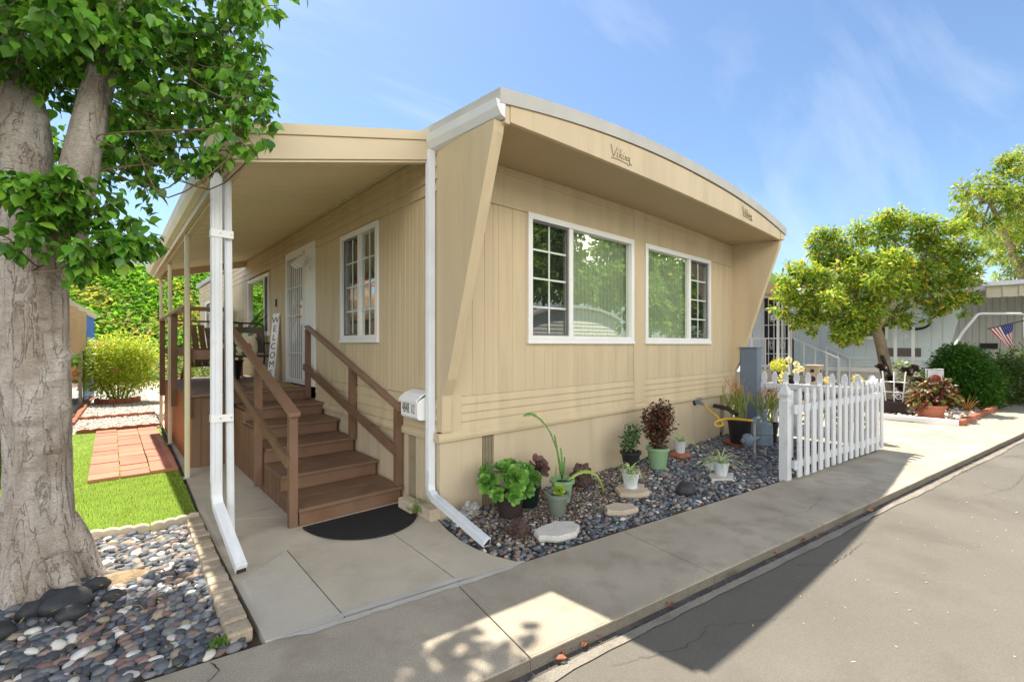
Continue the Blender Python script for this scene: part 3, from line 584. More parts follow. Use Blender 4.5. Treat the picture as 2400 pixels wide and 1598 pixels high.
mb = MB(); mb.box((HX, .1, -.05), (HX - .06, HL - .061, 3.3)); mb.build('wall', M['tan'], home); mb = MB(); mb.box((.0, HL, -.05), (HX, HL - .06, 3.3)); mb.build('wall', M['tan'], home)
mb = MB(); mb.box((.06, .07, .70), (HX - .06, HL - .06, .74)); mb.build('floor', M['dark'], home)
# angled fins that carry the front overhang
def fin(x0, x1):
    m_ = MB(); y = [(.04, 3.27), (-.757, 3.235), (-.745, 3.155), (-.52, 2.46), (-.127, 1.23), (-.045, 1.08), (-.036, .76), (.04, .76)]
    m_.loft([[(x0, a, z) for a, z in y], [(x1, a, z) for a, z in y]]); return m_
fin(-.004, .098).build('fin', M['tan'], home, bevel=.004); fin(6.04, 6.14).build('fin', M['tan'], home, bevel=.004)
# roof
def arch(x, e=0): t = (x - 3.05) / 3.1; return 3.462 + (.24 + e) * (1 - abs(t) ** 2.2)
def skew(x, y): return x + max(0, min(.13 - y, .96)) / .96 * .085 * (1 - (x + .07) / 6.27)
xs = [-.07 + i * 6.27 / 44 for i in range(45)]; YF = -.81
mb = MB(); top = [(x, arch(x)) for x in xs]; bot = [(x, arch(x) - .115) for x in reversed(xs)]
mb.loft([[(skew(x, y), y, z) for x, z in top + bot] for y in (YF, -.4, 0, .13, 3, 6, 9, HL + .2)]); mb.build('roof', M['roof'], home)
mb = MB()
fx = [.128 + i * 5.832 / 40 for i in range(41)]
def fb(x): return 3.232 + .048 * (1 - abs((x - 3) / 3) ** 2)
def fasc(xa, k0, k1): 
    s_ = fx[k0:k1 + 1]; pr = [(x, arch(x) - .128) for x in s_] + [(x, fb(x)) for x in reversed(s_)]
    m_ = MB(); m_.loft([[(x, y, z) for x, z in pr] for y in (-.795, -.755)]); return m_
a_ = fasc(0, 0, 20); b_ = fasc(0, 20, 40)
b_.v = [(x + .004, y + .003, z) for x, y, z in b_.v]
a_.build('fascia_board', M['tan'], home, bevel=.002); b_.build('fascia_board', M['tan'], home, bevel=.002)
mb = MB(); pr = [(x, arch(x) - .1145) for x in fx] + [(x, arch(x) - .129) for x in reversed(fx)]
mb.loft([[(x, y, z) for x, z in pr] for y in (-.785, -.72)]); mb.build('roof_gap', M['dark'], home)
mb = MB(); 
for a, b in ((.098, 3.03), (3.034, 6.04)):
    pr = [(x, fb(x) + .03) for x in np.linspace(a, b, 12)]; pr2 = [(x, z + .02) for x, z in reversed(pr)]
    mb.loft([[(x, y, z) for x, z in pr + pr2] for y in (-.757, .0)])
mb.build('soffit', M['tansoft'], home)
mb = MB(); mb.loft([[(-.004 + s_, y, 3.22), (.042 + s_, y, 3.22), (.042 + s_, y, 3.36), (-.004 + s_, y, 3.36)] for y, s_ in ((-.79, .083), (.1, .003))]); mb.build('eave_board', M['tan'], home, bevel=.003); mb = MB(); mb.box((6.0, -.79, 3.25), (6.16, HL, 3.36)); mb.build('eave_board', M['tan'], home, bevel=.003)
# raised script on the fascia
def script(x0, z0, s, slope):
    T = lambda p: (x0 + p[0] * s, -.797, z0 + (p[1] * .66 + p[0] * slope) * s)
    st_ = [[(0, 1), (.22, .02)], [(.27, .05), (.62, .92)], [(.66, .52), (.58, .1), (.68, .06)], [(.72, .72), (.74, .74)], [(.98, .86), (.80, .04)], [(.84, .3), (1.06, .48), (.9, .3), (1.06, .04)],
           [(1.22, .46), (1.16, .08), (1.24, .05)], [(1.3, .62), (1.32, .64)], [(1.36, .04), (1.44, .42), (1.5, .38), (1.52, .05), (1.58, .04)],
           [(1.82, .40), (1.68, .36), (1.66, .12), (1.80, .10), (1.86, .40), (1.84, -.28), (1.68, -.34), (1.64, -.22)], [(.05, -.14), (.5, -.12), (1.1, -.16), (1.66, -.24)], [(1.9, -.12), (2.08, -.26)]]
    m_ = MB()
    for q in st_: m_.tube([T(p) for p in q], .0042, 6)
    m_.build('lettering', M['script'], home)
script(1.405, 3.335, .165, .05); script(4.47, 3.36, .165, -.02)
# gutter, its end cap and the downspout at the front corner
mb = MB(); pr = [(-.075, 3.335), (-.115, 3.35), (-.15, 3.40), (-.165, 3.455), (-.158, 3.46), (-.15, 3.452), (-.136, 3.40), (-.108, 3.356), (-.078, 3.345), (-.072, 3.455), (-.066, 3.455), (-.068, 3.335)]
pr = [(x + .055, z - .09) for x, z in pr]
mb.loft([[(x + .085 * (.13 - y) / .96, y, z) for x, z in pr] for y in (-.80, .13)])
e = [(-.02, 3.245), (-.06, 3.26), (-.095, 3.31), (-.11, 3.365), (-.017, 3.365)]
for y0 in (-.806, .131): mb.loft([[(x + .085 * (.13 - y0) / .96, y, z) for x, z in e] for y in (y0, y0 + .005)])
mb.build('gutter', M['whitemetal'], home)
mb = MB(); mb.rtube([(-.045, .085, 3.25), (-.045, .085, .42), (-.048, .083, .30), (-.055, .06, .235), (-.066, -.03, .20), (-.055, -.735, .045)], .066, .056, up=(1, 0, 0))
dsp = mb.build('downspout', M['whitemetal'], home)
mb = MB()
for k in (-.020, -.007, .007, .020): mb.tube([(-.078, .085 + k, 3.24), (-.078, .085 + k, .42)], .003, 6); mb.tube([(-.066 + k, -.03, .233), (-.055 + k, -.735, .078)], .003, 6)
for k in (-.018, 0, .018): mb.tube([(-.045 + k, .0565, 3.24), (-.045 + k, .0565, .42)], .003, 6)
mb.build('ribs', M['whitemetal'], dsp)
mb = MB(); mb.rtube([(-.0551, -.7355, .045), (-.055, -.73, .046)], .056, .046, up=(1, 0, 0)); mb.build('spout_opening', M['dark'], dsp)

# windows
def window(mp, rc, split, dark, cols=2, rows=4, blinds=True, grid_on='dark', nm='window'):
    a0, a1, z0, z1 = rc; f = MB(); t = .062
    a0 += .002; a1 -= .002; z0 += .002; z1 -= .002
    pbox(f, mp, a0, a1, -.07, .022, z0, z0 + .075); pbox(f, mp, a0, a1, -.07, .022, z1 - t, z1)
    pbox(f, mp, a0, a0 + t, -.07, .022, z0 + .0751, z1 - t - .0001); pbox(f, mp, a1 - t, a1, -.07, .022, z0 + .0751, z1 - t - .0001)
    pbox(f, mp, a0 - .008, a1 + .008, .0, .030, z0 - .012, z0 + .020)
    pbox(f, mp, a0 + .02, a1 - .02, .022, .027, z0 + .035, z0 + .043)
    pbox(f, mp, split - .034, split + .034, -.06, .008, z0 + .0752, z1 - t - .0002)
    w_ = f.build(nm, M['white'], home, bevel=.003)
    L = (a0 + t + .001, split - .035); Rr = (split + .035, a1 - t - .001); zz = (z0 + .076, z1 - t - .001)
    D_, O_ = (L, Rr) if dark == 'lo' else (Rr, L)
    g = MB(); pbox(g, mp, O_[0], O_[1], -.030, -.024, *zz); g.build('pane', M['glass'], w_)
    g = MB(); pbox(g, mp, D_[0], D_[1], -.040, -.034, *zz); g.build('pane', M['glass2'], w_)
    s_ = MB(); e_ = .022
    for q in ((D_[0], D_[1], zz[0], zz[0] + e_), (D_[0], D_[1], zz[1] - e_, zz[1]), (D_[0], D_[0] + e_, zz[0] + e_, zz[1] - e_), (D_[1] - e_, D_[1], zz[0] + e_, zz[1] - e_)): pbox(s_, mp, q[0], q[1], -.018, -.006, q[2] + .0002, q[3] - .0002)
    s_.build('screen_frame', M['screenframe'], w_)
    s_ = MB(); pbox(s_, mp, D_[0] + e_, D_[1] - e_, -.0605, -.0595, zz[0] + e_, zz[1] - e_); s_.build('insect_screen', M['screen'], w_)
    gd = MB(); G_ = []
    if grid_on in ('dark', 'both'): G_.append(D_ + (-.032,))
    if grid_on in ('open', 'both'): G_.append(O_ + (-.022,))
    for ga, gb, n_ in G_:
        for i in range(1, cols): x = ga + (gb - ga) * i / cols; pbox(gd, mp, x - .010, x + .010, n_, n_ + .006, *zz)
        for j in range(1, rows): z = zz[0] + (zz[1] - zz[0]) * j / rows; pbox(gd, mp, ga, gb, n_ + .001, n_ + .007, z - .010, z + .010)
    gd.build('muntin_grid', M['muntin'], w_)
    if blinds:
        b = MB(); a = a0 + .05
        while a < a1 - .03:
            c = .038
            b.loft([[mp(a - c, -.125, z), mp(a - .012, -.098, z), mp(a + .012, -.092, z), mp(a + c, -.102, z), mp(a + c, -.104, z), mp(a - c, -.127, z)] for z in (z0 + .05, z1 - .03)]); a += .0735
        b.build('vertical_blinds', M['blind'], w_)
    return w_
window(Fm, W1, 1.742, 'lo'); window(Fm, W2, 4.50, 'hi')
window(Sm, SWIN, 1.728, 'hi', grid_on='both', blinds=False); window(Sm, BW, 6.05, 'lo', blinds=False, grid_on='none'); window(Sm, FW, 12.05, 'hi', blinds=False)
for a_, b_ in ((1.1, 2.4), (5.5, 7.5)): b = MB(); b.box((.3, a_, 1.4), (.32, b_, 2.95)); b.build('curtain', M['blind'], home)

# security door in its white frame
f = MB(); a0, a1, z0, z1 = DOOR
pbox(f, Sm, a0 + .002, 3.645, -.06, .02, z0, z1 - .002); pbox(f, Sm, 4.53, a1 - .002, -.06, .02, z0, z1 - .002); pbox(f, Sm, 3.646, 4.529, -.06, .02, z1 - .075, z1 - .002); pbox(f, Sm, 3.646, 4.529, -.06, .02, z0, z0 + .03)
door = f.build('security_door', M['white'], home, bevel=.003)
f = MB(); pbox(f, Sm, 3.646, 4.529, -.055, -.045, z0 + .031, z1 - .076); f.build('door_leaf', M['leafgrey'], door)
f = MB(); s0, s1, t0, t1 = 3.655, 4.52, z0 + .04, z1 - .085
for q in ((s0, s1, t0, t0 + .03), (s0, s1, t1 - .03, t1)): pbox(f, Sm, q[0], q[1], .0, .028, q[2], q[3])
for q in ((s0, s0 + .03), (s1 - .03, s1)): pbox(f, Sm, q[0], q[1], .001, .029, t0, t1)
for i in range(1, 9): a = s0 + (s1 - s0) * i / 9; f.tube([Sm(a, .014, t0 + .02), Sm(a, .014, t1 - .02)], .0062, 6)
for z in (t0 + .42, t0 + 1.0, t1 - .5): pbox(f, Sm, s0 + .02, s1 - .02, .009, .021, z, z + .014)
for zc in (t0 + .72, t0 + 1.28):
    for k in range(3):
        c = s0 + .43; rr_ = .05 + .03 * k
        f.tube([Sm(c + rr_ * math.sin(t) * .8, .022, zc + rr_ * math.cos(t) * 1.5) for t in np.linspace(0, 6.28, 16)], .004, 5)
f.build('security_bars', M['white'], door)
f = MB(); pbox(f, Sm, s0 + .03, s0 + .13, .029, .036, 1.83, 2.19); f.build('lock_plate', M['white'], door)
f = MB(); f.tube([Sm(s0 + .08, .03, 1.95), Sm(s0 + .08, .09, 1.95)], .016, 12); f.tube([Sm(s0 + .08, .085, 1.95), Sm(s0 + .19, .085, 1.945)], [.014, .009], 10); f.build('handle', M['brass'], door); f = MB(); f.tube([Sm(s0 + .08, .03, 2.10), Sm(s0 + .08, .07, 2.10)], .024, 14); f.build('deadbolt', M['brass'], door)
# ------------------------------------------------------------------ porch awning
aw = thing('porch_awning', 'flat tan metal porch awning on slim white posts along the tan home', 'awning', (-1.2, 3, 0))
AZ = lambda x: 3.30 + (x + .02) * .265          # underside height
XO = -1.56; Y0, Y1 = .10, 7.55
def slab(m_, x0, x1, y0, y1, z0, z1): return m_.loft([[(x0, y, AZ(x0) + z0), (x1, y, AZ(x1) + z0), (x1, y, AZ(x1) + z1), (x0, y, AZ(x0) + z1)] for y in (y0, y1)])
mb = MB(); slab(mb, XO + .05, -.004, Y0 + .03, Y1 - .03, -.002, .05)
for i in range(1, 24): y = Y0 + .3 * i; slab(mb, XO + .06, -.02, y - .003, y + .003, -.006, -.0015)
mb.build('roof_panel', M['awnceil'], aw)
mb = MB()
slab(mb, XO - .01, -.006, Y0 - .02, Y0 + .028, -.125, .045); slab(mb, XO - .02, -.008, Y0 - .035, Y0 + .03, .046, .125); slab(mb, XO + .0, -.01, Y0 - .005, Y0 + .06, -.145, -.126)
mb.build('fascia', M['awn'], aw, bevel=.004)
mb = MB(); slab(mb, XO + .06, -.006, Y1 - .06, Y1, -.13, -.003); mb.build('rear_beam', M['awn'], aw, bevel=.003)
mb = MB(); slab(mb, XO - .0, XO + .045, Y0 + .031, Y1, -.10, .03); slab(mb, XO + .046, XO + .11, Y0 + .04, Y1 - .07, -.13, -.09); mb.build('side_beam', M['awn'], aw, bevel=.003)
mb = MB(); zo = AZ(XO)
pr = [(XO - .002, zo - .035), (XO - .055, zo - .03), (XO - .085, zo + .02), (XO - .10, zo + .085), (XO - .094, zo + .088), (XO - .078, zo + .03), (XO - .05, zo - .02), (XO - .008, zo - .022), (XO - .008, zo + .075), (XO - .002, zo + .075)]
mb.loft([[(x, y, z) for x, z in pr] for y in (Y0 - .03, Y1 + .02)]); mb.build('gutter', M['cream'], aw)
mb = MB(); e = [(XO - .002, zo - .036), (XO - .056, zo - .031), (XO - .087, zo + .02), (XO - .101, zo + .088), (XO - .002, zo + .088)]
mb.loft([[(x, y, z) for x, z in e] for y in (Y0 - .034, Y0 - .03)]); mb.build('gutter_cap', M['cream'], aw)
mb = MB()
for i in range(40): y = Y0 + .1 + i * .185; mb.box((-.05, y, AZ(-.05) - .012), (-.03, y + .09, AZ(-.05) - .003))
slab(mb, -.035, -.016, Y0 + .05, Y1 - .07, -.028, -.004); mb.build('wall_rail', M['awn'], aw)
for x, y, bx in ((-1.50, .64, -1.478), (-1.505, 2.98, -1.505), (-1.475, 5.35, -1.475), (-1.44, 7.45, -1.44)):
    mb = MB(); zt = AZ(x) - .10
    pr = [(-.024, -.024), (.024, -.024), (.024, .024), (-.024, .024)]
    mb.loft([[(bx + a, y + b, .0) for a, b in pr], [(x + a, y + b, zt) for a, b in pr]])
    for s_ in (-1, 1): mb.loft([[(bx + a, y + s_ * .025 + b, .004) for a, b in ((-.014, -.003), (.014, -.003), (.014, .003), (-.014, .003))], [(x + a, y + s_ * .025 + b, zt - .01) for a, b in ((-.014, -.003), (.014, -.003), (.014, .003), (-.014, .003))]])
    p_ = mb.build('post', M['whitemetal'] if y < 1 else M['cream'], aw, bevel=.003)
    m2 = MB(); m2.box((bx - .045, y - .045, .0), (bx + .045, y + .045, .008)); m2.build('foot_plate', M['galv'], p_)
mb = MB(); xd, yd = -1.575, .61
mb.rtube([(xd + .01, yd, zo - .03), (xd, yd, zo - .10), (xd + .0, yd, .50), (xd + .0, yd - .005, .40), (xd + .004, yd - .04, .33), (xd + .05, yd - .60, .055)], .068, .062, up=(1, 0, 0))
d2 = mb.build('downspout', M['whitemetal'], aw, bevel=.004)
mb = MB(); mb.rtube([(xd + .05, yd - .6005, .055), (xd + .0495, yd - .594, .0555)], .058, .052, up=(1, 0, 0)); mb.build('spout_opening', M['dark'], d2)
mb = MB()
for k in (-.016, .016): mb.tube([(xd + k, yd - .031, zo - .12), (xd + k, yd - .031, .5)], .004, 6); mb.tube([(xd - .034, yd + k, zo - .12), (xd - .034, yd + k, .5)], .004, 6)
mb.build('ribs', M['whitemetal'], d2)
for z in (2.36, .98):
    mb = MB(); mb.box((xd - .04, yd - .0395, z - .028), (-1.47, yd - .0360, z + .028)); mb.box((xd - .04, yd - .0359, z - .028), (xd - .0365, yd + .035, z + .028))
    b_ = mb.build('bracket', M['white'], aw, bevel=.001)
    for x in (xd + .02, -1.485): m2 = MB(); m2.tube([(x, yd - .039, z), (x, yd - .043, z)], .007, 10); m2.build('screw', M['galv'], b_)
mb = MB(); mb.rtube([(-1.525, .11, .0), (-1.525, .11, .10)], .02, .02, up=(1, 0, 0)); mb.build('spout_strap', M['galv'], aw)

# ------------------------------------------------------------------ wooden porch: deck, steps, handrails
po = thing('wooden_porch', 'brown painted wooden deck with five steps and handrails under the awning', 'porch', (-.7, 3.4, 0))
DZ = .912; DX = -1.41; DY0, DY1 = 3.44, 7.0
mb = MB()
for i in range(25): y = DY0 - .03 + i * .145; mb.box((DX - .025, y, DZ - .035), (-.005, y + .141, DZ))
mb.build('deck_floor', M['browntread'], po, bevel=.004)
mb = MB(); mb.box((DX, DY0 + .02, 0), (-1.0, DY0 + .05, DZ - .036)); 
for x in (-1.33, -1.17): mb.box((x, DY0 + .012, .0), (x + .014, DY0 + .021, DZ - .04))
mb.build('deck_skirt', M['brown'], po)
mb = MB(); y = DY0 + .021
while y < DY1: mb.box((DX - .012, y, .0), (DX + .012, min(y + .285, DY1), DZ - .036)); y += .29
mb.build('side_skirt', M['orangewood'], po)  # boards coloured orange for the light bounced off the red pavers
mb = MB(); mb.box((DX, DY1, 0), (-.02, DY1 + .03, DZ - .036)); mb.build('deck_skirt', M['brown'], po)
ty = [.64, 1.195, 1.79, 2.30, 2.835, 3.44]; xl, xr = -.985, -.035
for i in range(5):
    mb = MB(); z = .152 * (i + 1)
    w_ = (ty[i + 1] - ty[i] + .03)
    mb.box((xl - .005 + .012 * i * .9, ty[i] - .028, z - .03), (xr + .005 * i, ty[i] + w_ * .5 - .0015, z)); mb.box((xl - .005 + .012 * i * .9, ty[i] + w_ * .5 + .0015, z - .03), (xr + .005 * i, ty[i + 1] + .0, z))
    mb.build('tread', M['browntread'], po, bevel=.005)
for i in range(6):
    mb = MB(); z = .152 * i; mb.box((xl + .008, ty[i], z + .001 if i else 0), (xr - .008, ty[i] + .0205, z + .121)); mb.build('riser', M['brown'], po, bevel=.002)
mb = MB()
for i in range(5):
    x = xl + .012; mb.box((x, ty[i] + .021, .0), (x + .016, ty[i + 1] + (.02), .152 * (i + 1) - .031))
    y = ty[i] + .04
    while y < ty[i + 1] - .02: mb.box((x - .004, y, .0), (x + .001, y + .008, .152 * (i + 1) - .031)); y += .14
mb.build('stringer_panel', M['brown'], po)
mb = MB()
for i in range(5): mb.box((xr - .03, ty[i] + .021, .0), (xr - .014, ty[i + 1] + .02, .152 * (i + 1) - .031))
mb.build('stringer_panel', M['brown'], po)
def post(x, y, z0, z1, s=.068):
    m_ = MB(); m_.box((x - s / 2, y - s / 2, z0), (x + s / 2, y + s / 2, z1)); return m_.build('rail_post', M['brown'], po, bevel=.004)
XL, XR = -1.022, -.052
post(XL, .675, -.0, .95); post(XL, 1.86, .07, 1.31); post(XL, 3.33, .45, 1.74)
post(XR, .675, .153, .90); post(XR, 1.80, .457, 1.26); post(XR, 3.38, .77, 1.75)
def rail(nm, p, q, w_, h_, m_, **k): b_ = MB(); b_.bar(p, q, w_, h_); return b_.build(nm, m_, po, bevel=.008 if nm == 'handrail' else .004)
rail('handrail', (XL, .60, .945), (XL, 3.40, 1.785), .088, .038, M['railtop']); rail('handrail', (XR, .60, .90), (XR, 3.42, 1.79), .075, .038, M['railtop'])
rail('mid_rail', (XL - .048, .64, .55), (XL - .048, 3.36, 1.23), .03, .088, M['brown']); rail('mid_rail', (XR - .048, .64, .50), (XR - .048, 3.40, 1.22), .03, .088, M['brown'])
# deck rails
for y in (3.45, 4.95, 6.95): post(DX - .045, y, .62, 1.98, .075)
rail('handrail', (DX - .045, 3.40, 2.0), (DX - .045, 7.0, 1.97), .11, .036, M['railtop']); rail('handrail', (DX - .03, 3.45, 1.975), (XL, 3.45, 1.985), .075, .05, M['brown'])
rail('mid_rail', (DX - .0, 3.47, 1.405), (XL, 3.47, 1.40), .03, .12, M['brown']); rail('mid_rail', (DX + .0, 3.5, 1.42), (DX + .0, 6.95, 1.42), .03, .10, M['brown'])
rail('handrail', (DX, 6.96, 1.97), (-.25, 6.96, 1.97), .10, .036, M['brown']); rail('mid_rail', (DX, 6.95, 1.42), (-.25, 6.95, 1.42), .03, .10, M['brown'])
post(XL, 3.47, .62, 2.02, .08); post(-.22, 6.95, .62, 1.97, .075)

# things on the porch
o = MB(); k = 40; cxm, cym = -.49, .575
pts = [(cxm + .485 * math.cos(t), cym - .60 * math.sin(t)) for t in np.linspace(0, math.pi, k)]
o.prism(pts, .004, .016); mt = o.build('doormat', M['mat_'], None, (cxm, cym, 0), bevel=.003)
tag(mt, 'black half round rubber doormat at the foot of the brown steps', 'doormat')
o = MB(); o.box((-.62, 3.72, DZ + .001), (-.06, 4.72, DZ + .013)); mt = o.build('doormat', M['coir'], None, (-.3, 4.2, DZ), bevel=.003)
tag(mt, 'tan coir doormat in front of the white security door', 'doormat')
# floodlight, bell, tap, mailbox
fl = thing('flood_light', 'white twin security flood light beside the top of the door', 'wall light', (0, 3.40, 2.70))
m_ = MB(); m_.tube([(-.021, 3.40, 2.70), (-.05, 3.40, 2.70)], .06, 16); m_.build('base', M['white'], fl)
for dy_, tilt in ((-.07, .1), (.09, -.1)):
    m_ = MB(); p0 = Vector((-.05, 3.40, 2.70)); p1 = Vector((-.13, 3.40 + dy_, 2.73)); m_.tube([p0, p1], .012, 8)
    m_.tube([p1 + Vector((.02, 0, .05)), p1 + Vector((0, 0, .02)), p1 + Vector((-.05, 0, -.05)), p1 + Vector((-.075, 0, -.085))], [.035, .04, .055, .06], 14); m_.build('lamp_head', M['white'], fl)
m_ = MB(); m_.box((-.09, 3.37, 2.59), (-.03, 3.43, 2.65)); m_.build('motion_sensor', M['white'], fl, bevel=.008)
m_ = MB(); m_.box((-.015, 5.18, 2.19), (.0, 5.25, 2.32)); m_.tube([(-.015, 5.215, 2.25), (-.02, 5.215, 2.25)], .012, 10); b_ = m_.build('doorbell', M['black'], None, (0, 5.2, 2.25)); tag(b_, 'small dark doorbell on the tan wall above the welcome sign', 'doorbell')
mbx = thing('mailbox', 'white wall mailbox with black house number beside the steps handrail', 'mailbox', (0, .27, .9))
m_ = MB(); prf = [(0, .85), (-.115, .862), (-.135, .885), (-.135, 1.02), (-.135, 1.025), (0, 1.09)]
m_.loft([[(x - .018, y, z) for x, z in prf] for y in (.125, .425)]); m_.build('body', M['white'], mbx, bevel=.004)
m_ = MB(); prf = [(.0, 1.115), (-.085, 1.09), (-.152, 1.04), (-.152, 1.01), (-.143, 1.01), (-.143, 1.033), (-.082, 1.079), (.0, 1.103)]
m_.loft([[(x - .018, y, z) for x, z in prf] for y in (.115, .437)]); m_.build('lid', M['white'], mbx, bevel=.002)
text('number', '4848', .128, M['ink'], mbx, frame((0, -1, 0), (0, 0, 1), (-1, 0, 0), (-.1545, .333, .955)), .0005, sx=.50); text('number', '1/2', .112, M['ink'], mbx, frame((0, -1, 0), (0, 0, 1), (-1, 0, 0), (-.1545, .205, .952)), .0005, sx=.46)
# leaning welcome sign
sg = thing('welcome_sign', 'narrow white board sign with black welcome lettering leaning beside the door', 'sign', (-.2, 4.85, DZ))
p, q = Vector((-.20, 4.78, DZ + .01)), Vector((-.045, 5.02, 2.06)); d = (q - p).normalized(); nx = Vector((-.86, -.5, .0)); nx = (nx - d * nx.dot(d)).normalized(); sx_ = d.cross(nx)
m_ = MB(); m_.bar(p, q, .145, .022, nx); m_.build('board', M['white'], sg, bevel=.003)
for i, ch in enumerate('WELCOME'):
    c = p + d * (1.05 - i * .152) + nx * .0125; xa = d.cross(nx).normalized()
    text('letter', ch, .15, M['ink'], sg, frame(xa, d, xa.cross(d), c), .001)
# patio chair with cushion
ch = thing('patio_chair', 'dark metal patio chair with grey sling seat on the deck', 'chair', (-.36, 5.45, DZ))
def cp(x, y, z): return (-.36 + x, 5.45 + y, DZ + z)
m_ = MB()
for s_ in (-1, 1):
    a = .27 * s_
    m_.tube([cp(a, -.30, .0), cp(a, -.16, .42), cp(a, .20, .44)], .014, 8); m_.tube([cp(a, .34, 0), cp(a, .18, .43), cp(a, .30, .93), cp(a, .32, .98)], .014, 8)
    m_.tube([cp(a, -.22, .40), cp(a, -.25, .62), cp(a, -.2, .65), cp(a, .24, .64)], .016, 8)
m_.tube([cp(-.27, .32, .97), cp(-.2, .335, 1.0), cp(.2, .335, 1.0), cp(.27, .32, .97)], .015, 8); m_.tube([cp(-.27, -.16, .42), cp(.27, -.16, .42)], .014, 8); m_.tube([cp(-.27, .18, .43), cp(.27, .18, .43)], .014, 8)
m_.build('frame', M['chairmetal'], ch)
m_ = MB(); m_.loft([[cp(-.25, y, z), cp(.25, y, z), cp(.25, y, z + .012), cp(-.25, y, z + .012)] for y, z in ((-.17, .425), (0, .405), (.18, .43))]); m_.build('seat', M['sling'], ch)
m_ = MB(); m_.loft([[cp(-.255, y, z), cp(.255, y, z), cp(.255, y + .012, z), cp(-.255, y + .012, z)] for y, z in ((.185, .47), (.24, .70), (.30, .93))]); m_.build('backrest', M['sling'], ch)
flor = bpy.data.materials.new('floral_cotton'); flor.use_nodes = True; t = flor.node_tree; b = t.nodes['Principled BSDF']; b.inputs['Roughness'].default_value = .8
v = N(t, 'ShaderNodeTexVoronoi'); v.inputs['Scale'].default_value = 13; g = N(t, 'ShaderNodeTexCoord'); t.links.new(g.outputs['Object'], v.inputs['Vector'])
rr = N(t, 'ShaderNodeValToRGB'); rr.color_ramp.interpolation = 'CONSTANT'; cs = [(0, (.72, .66, .52)), (.38, (.10, .28, .10)), (.55, (.70, .65, .5)), (.68, (.05, .30, .28)), (.8, (.65, .16, .12)), (.9, (.75, .7, .58))]
while len(rr.color_ramp.elements) < len(cs): rr.color_ramp.elements.new(.5)
for e_, (p_, c_) in zip(rr.color_ramp.elements, cs): e_.position = p_; e_.color = (*c_, 1)
sp_ = N(t, 'ShaderNodeSeparateColor'); t.links.new(v.outputs['Color'], sp_.inputs[0]); t.links.new(sp_.outputs[0], rr.inputs[0]); t.links.new(rr.outputs[0], b.inputs['Base Color'])
def cushion(c, sx, sz, tilt, nm, lab):
    vs = []; n_ = 12
    for side in (1, -1):
        for j in range(n_ + 1):
            for i in range(n_ + 1):
                u, v_ = i / n_ * 2 - 1, j / n_ * 2 - 1; b_ = max(0, (1 - u ** 4) * (1 - v_ ** 4)) ** .6 * .065 * side
                x = u * sx * (1 - .06 * (1 - v_ * v_) * 0 - .05 * v_ * v_); z = v_ * sz * (1 - .05 * u * u); vs.append((c[0] + x, c[1] + b_ * math.cos(tilt) + z * math.sin(tilt), c[2] + z * math.cos(tilt) - b_ * math.sin(tilt)))
    fs = []
    K = (n_ + 1) ** 2
    for s_ in (0, 1):
        for j in range(n_):
            for i in range(n_): a = s_ * K + j * (n_ + 1) + i; fs.append((a, a + 1, a + n_ + 2, a + n_ + 1))
    m_ = MB(); m_.add(vs, fs); o = m_.build(nm, flor, None, c, smooth=True); return tag(o, lab, 'cushion')
cushion((-.46, 5.55, DZ + .63), .24, .20, .25, 'cushion', 'floral green and cream cushion on the patio chair')
# second, wooden, chair mostly behind the awning posts
wc = thing('wooden_chair', 'brown slanted wooden garden chair at the far side of the deck', 'chair', (-1.0, 6.3, DZ))
m_ = MB()
for i in range(4): m_.bar((-1.12 + i * .11, 6.15, DZ + .25), (-1.14 + i * .11, 6.65, DZ + 1.0 - abs(i - 1.5) * .05), .09, .022, (0, -1, .5))
m_.build('backrest', M['brown'], wc, bevel=.004)
for x in (-1.2, -.72):
    m_ = MB(); m_.bar((x, 5.75, DZ), (x, 5.8, DZ + .52), .07, .03, (1, 0, 0)); m_.build('leg', M['orangewood'], wc); m_ = MB(); m_.bar((x, 5.7, DZ + .40), (x, 6.75, DZ + .02), .1, .03, (1, 0, 0)); m_.build('leg', M['orangewood'], wc)
    m_ = MB(); m_.bar((x, 5.65, DZ + .54), (x, 6.35, DZ + .54), .12, .024); m_.build('armrest', M['brown'], wc)
m_ = MB()
for i in range(5): m_.bar((-1.2, 5.74 + i * .1, DZ + .39 - i * .036), (-.72, 5.74 + i * .1, DZ + .39 - i * .036), .09, .022)
m_.build('seat', M['brown'], wc)
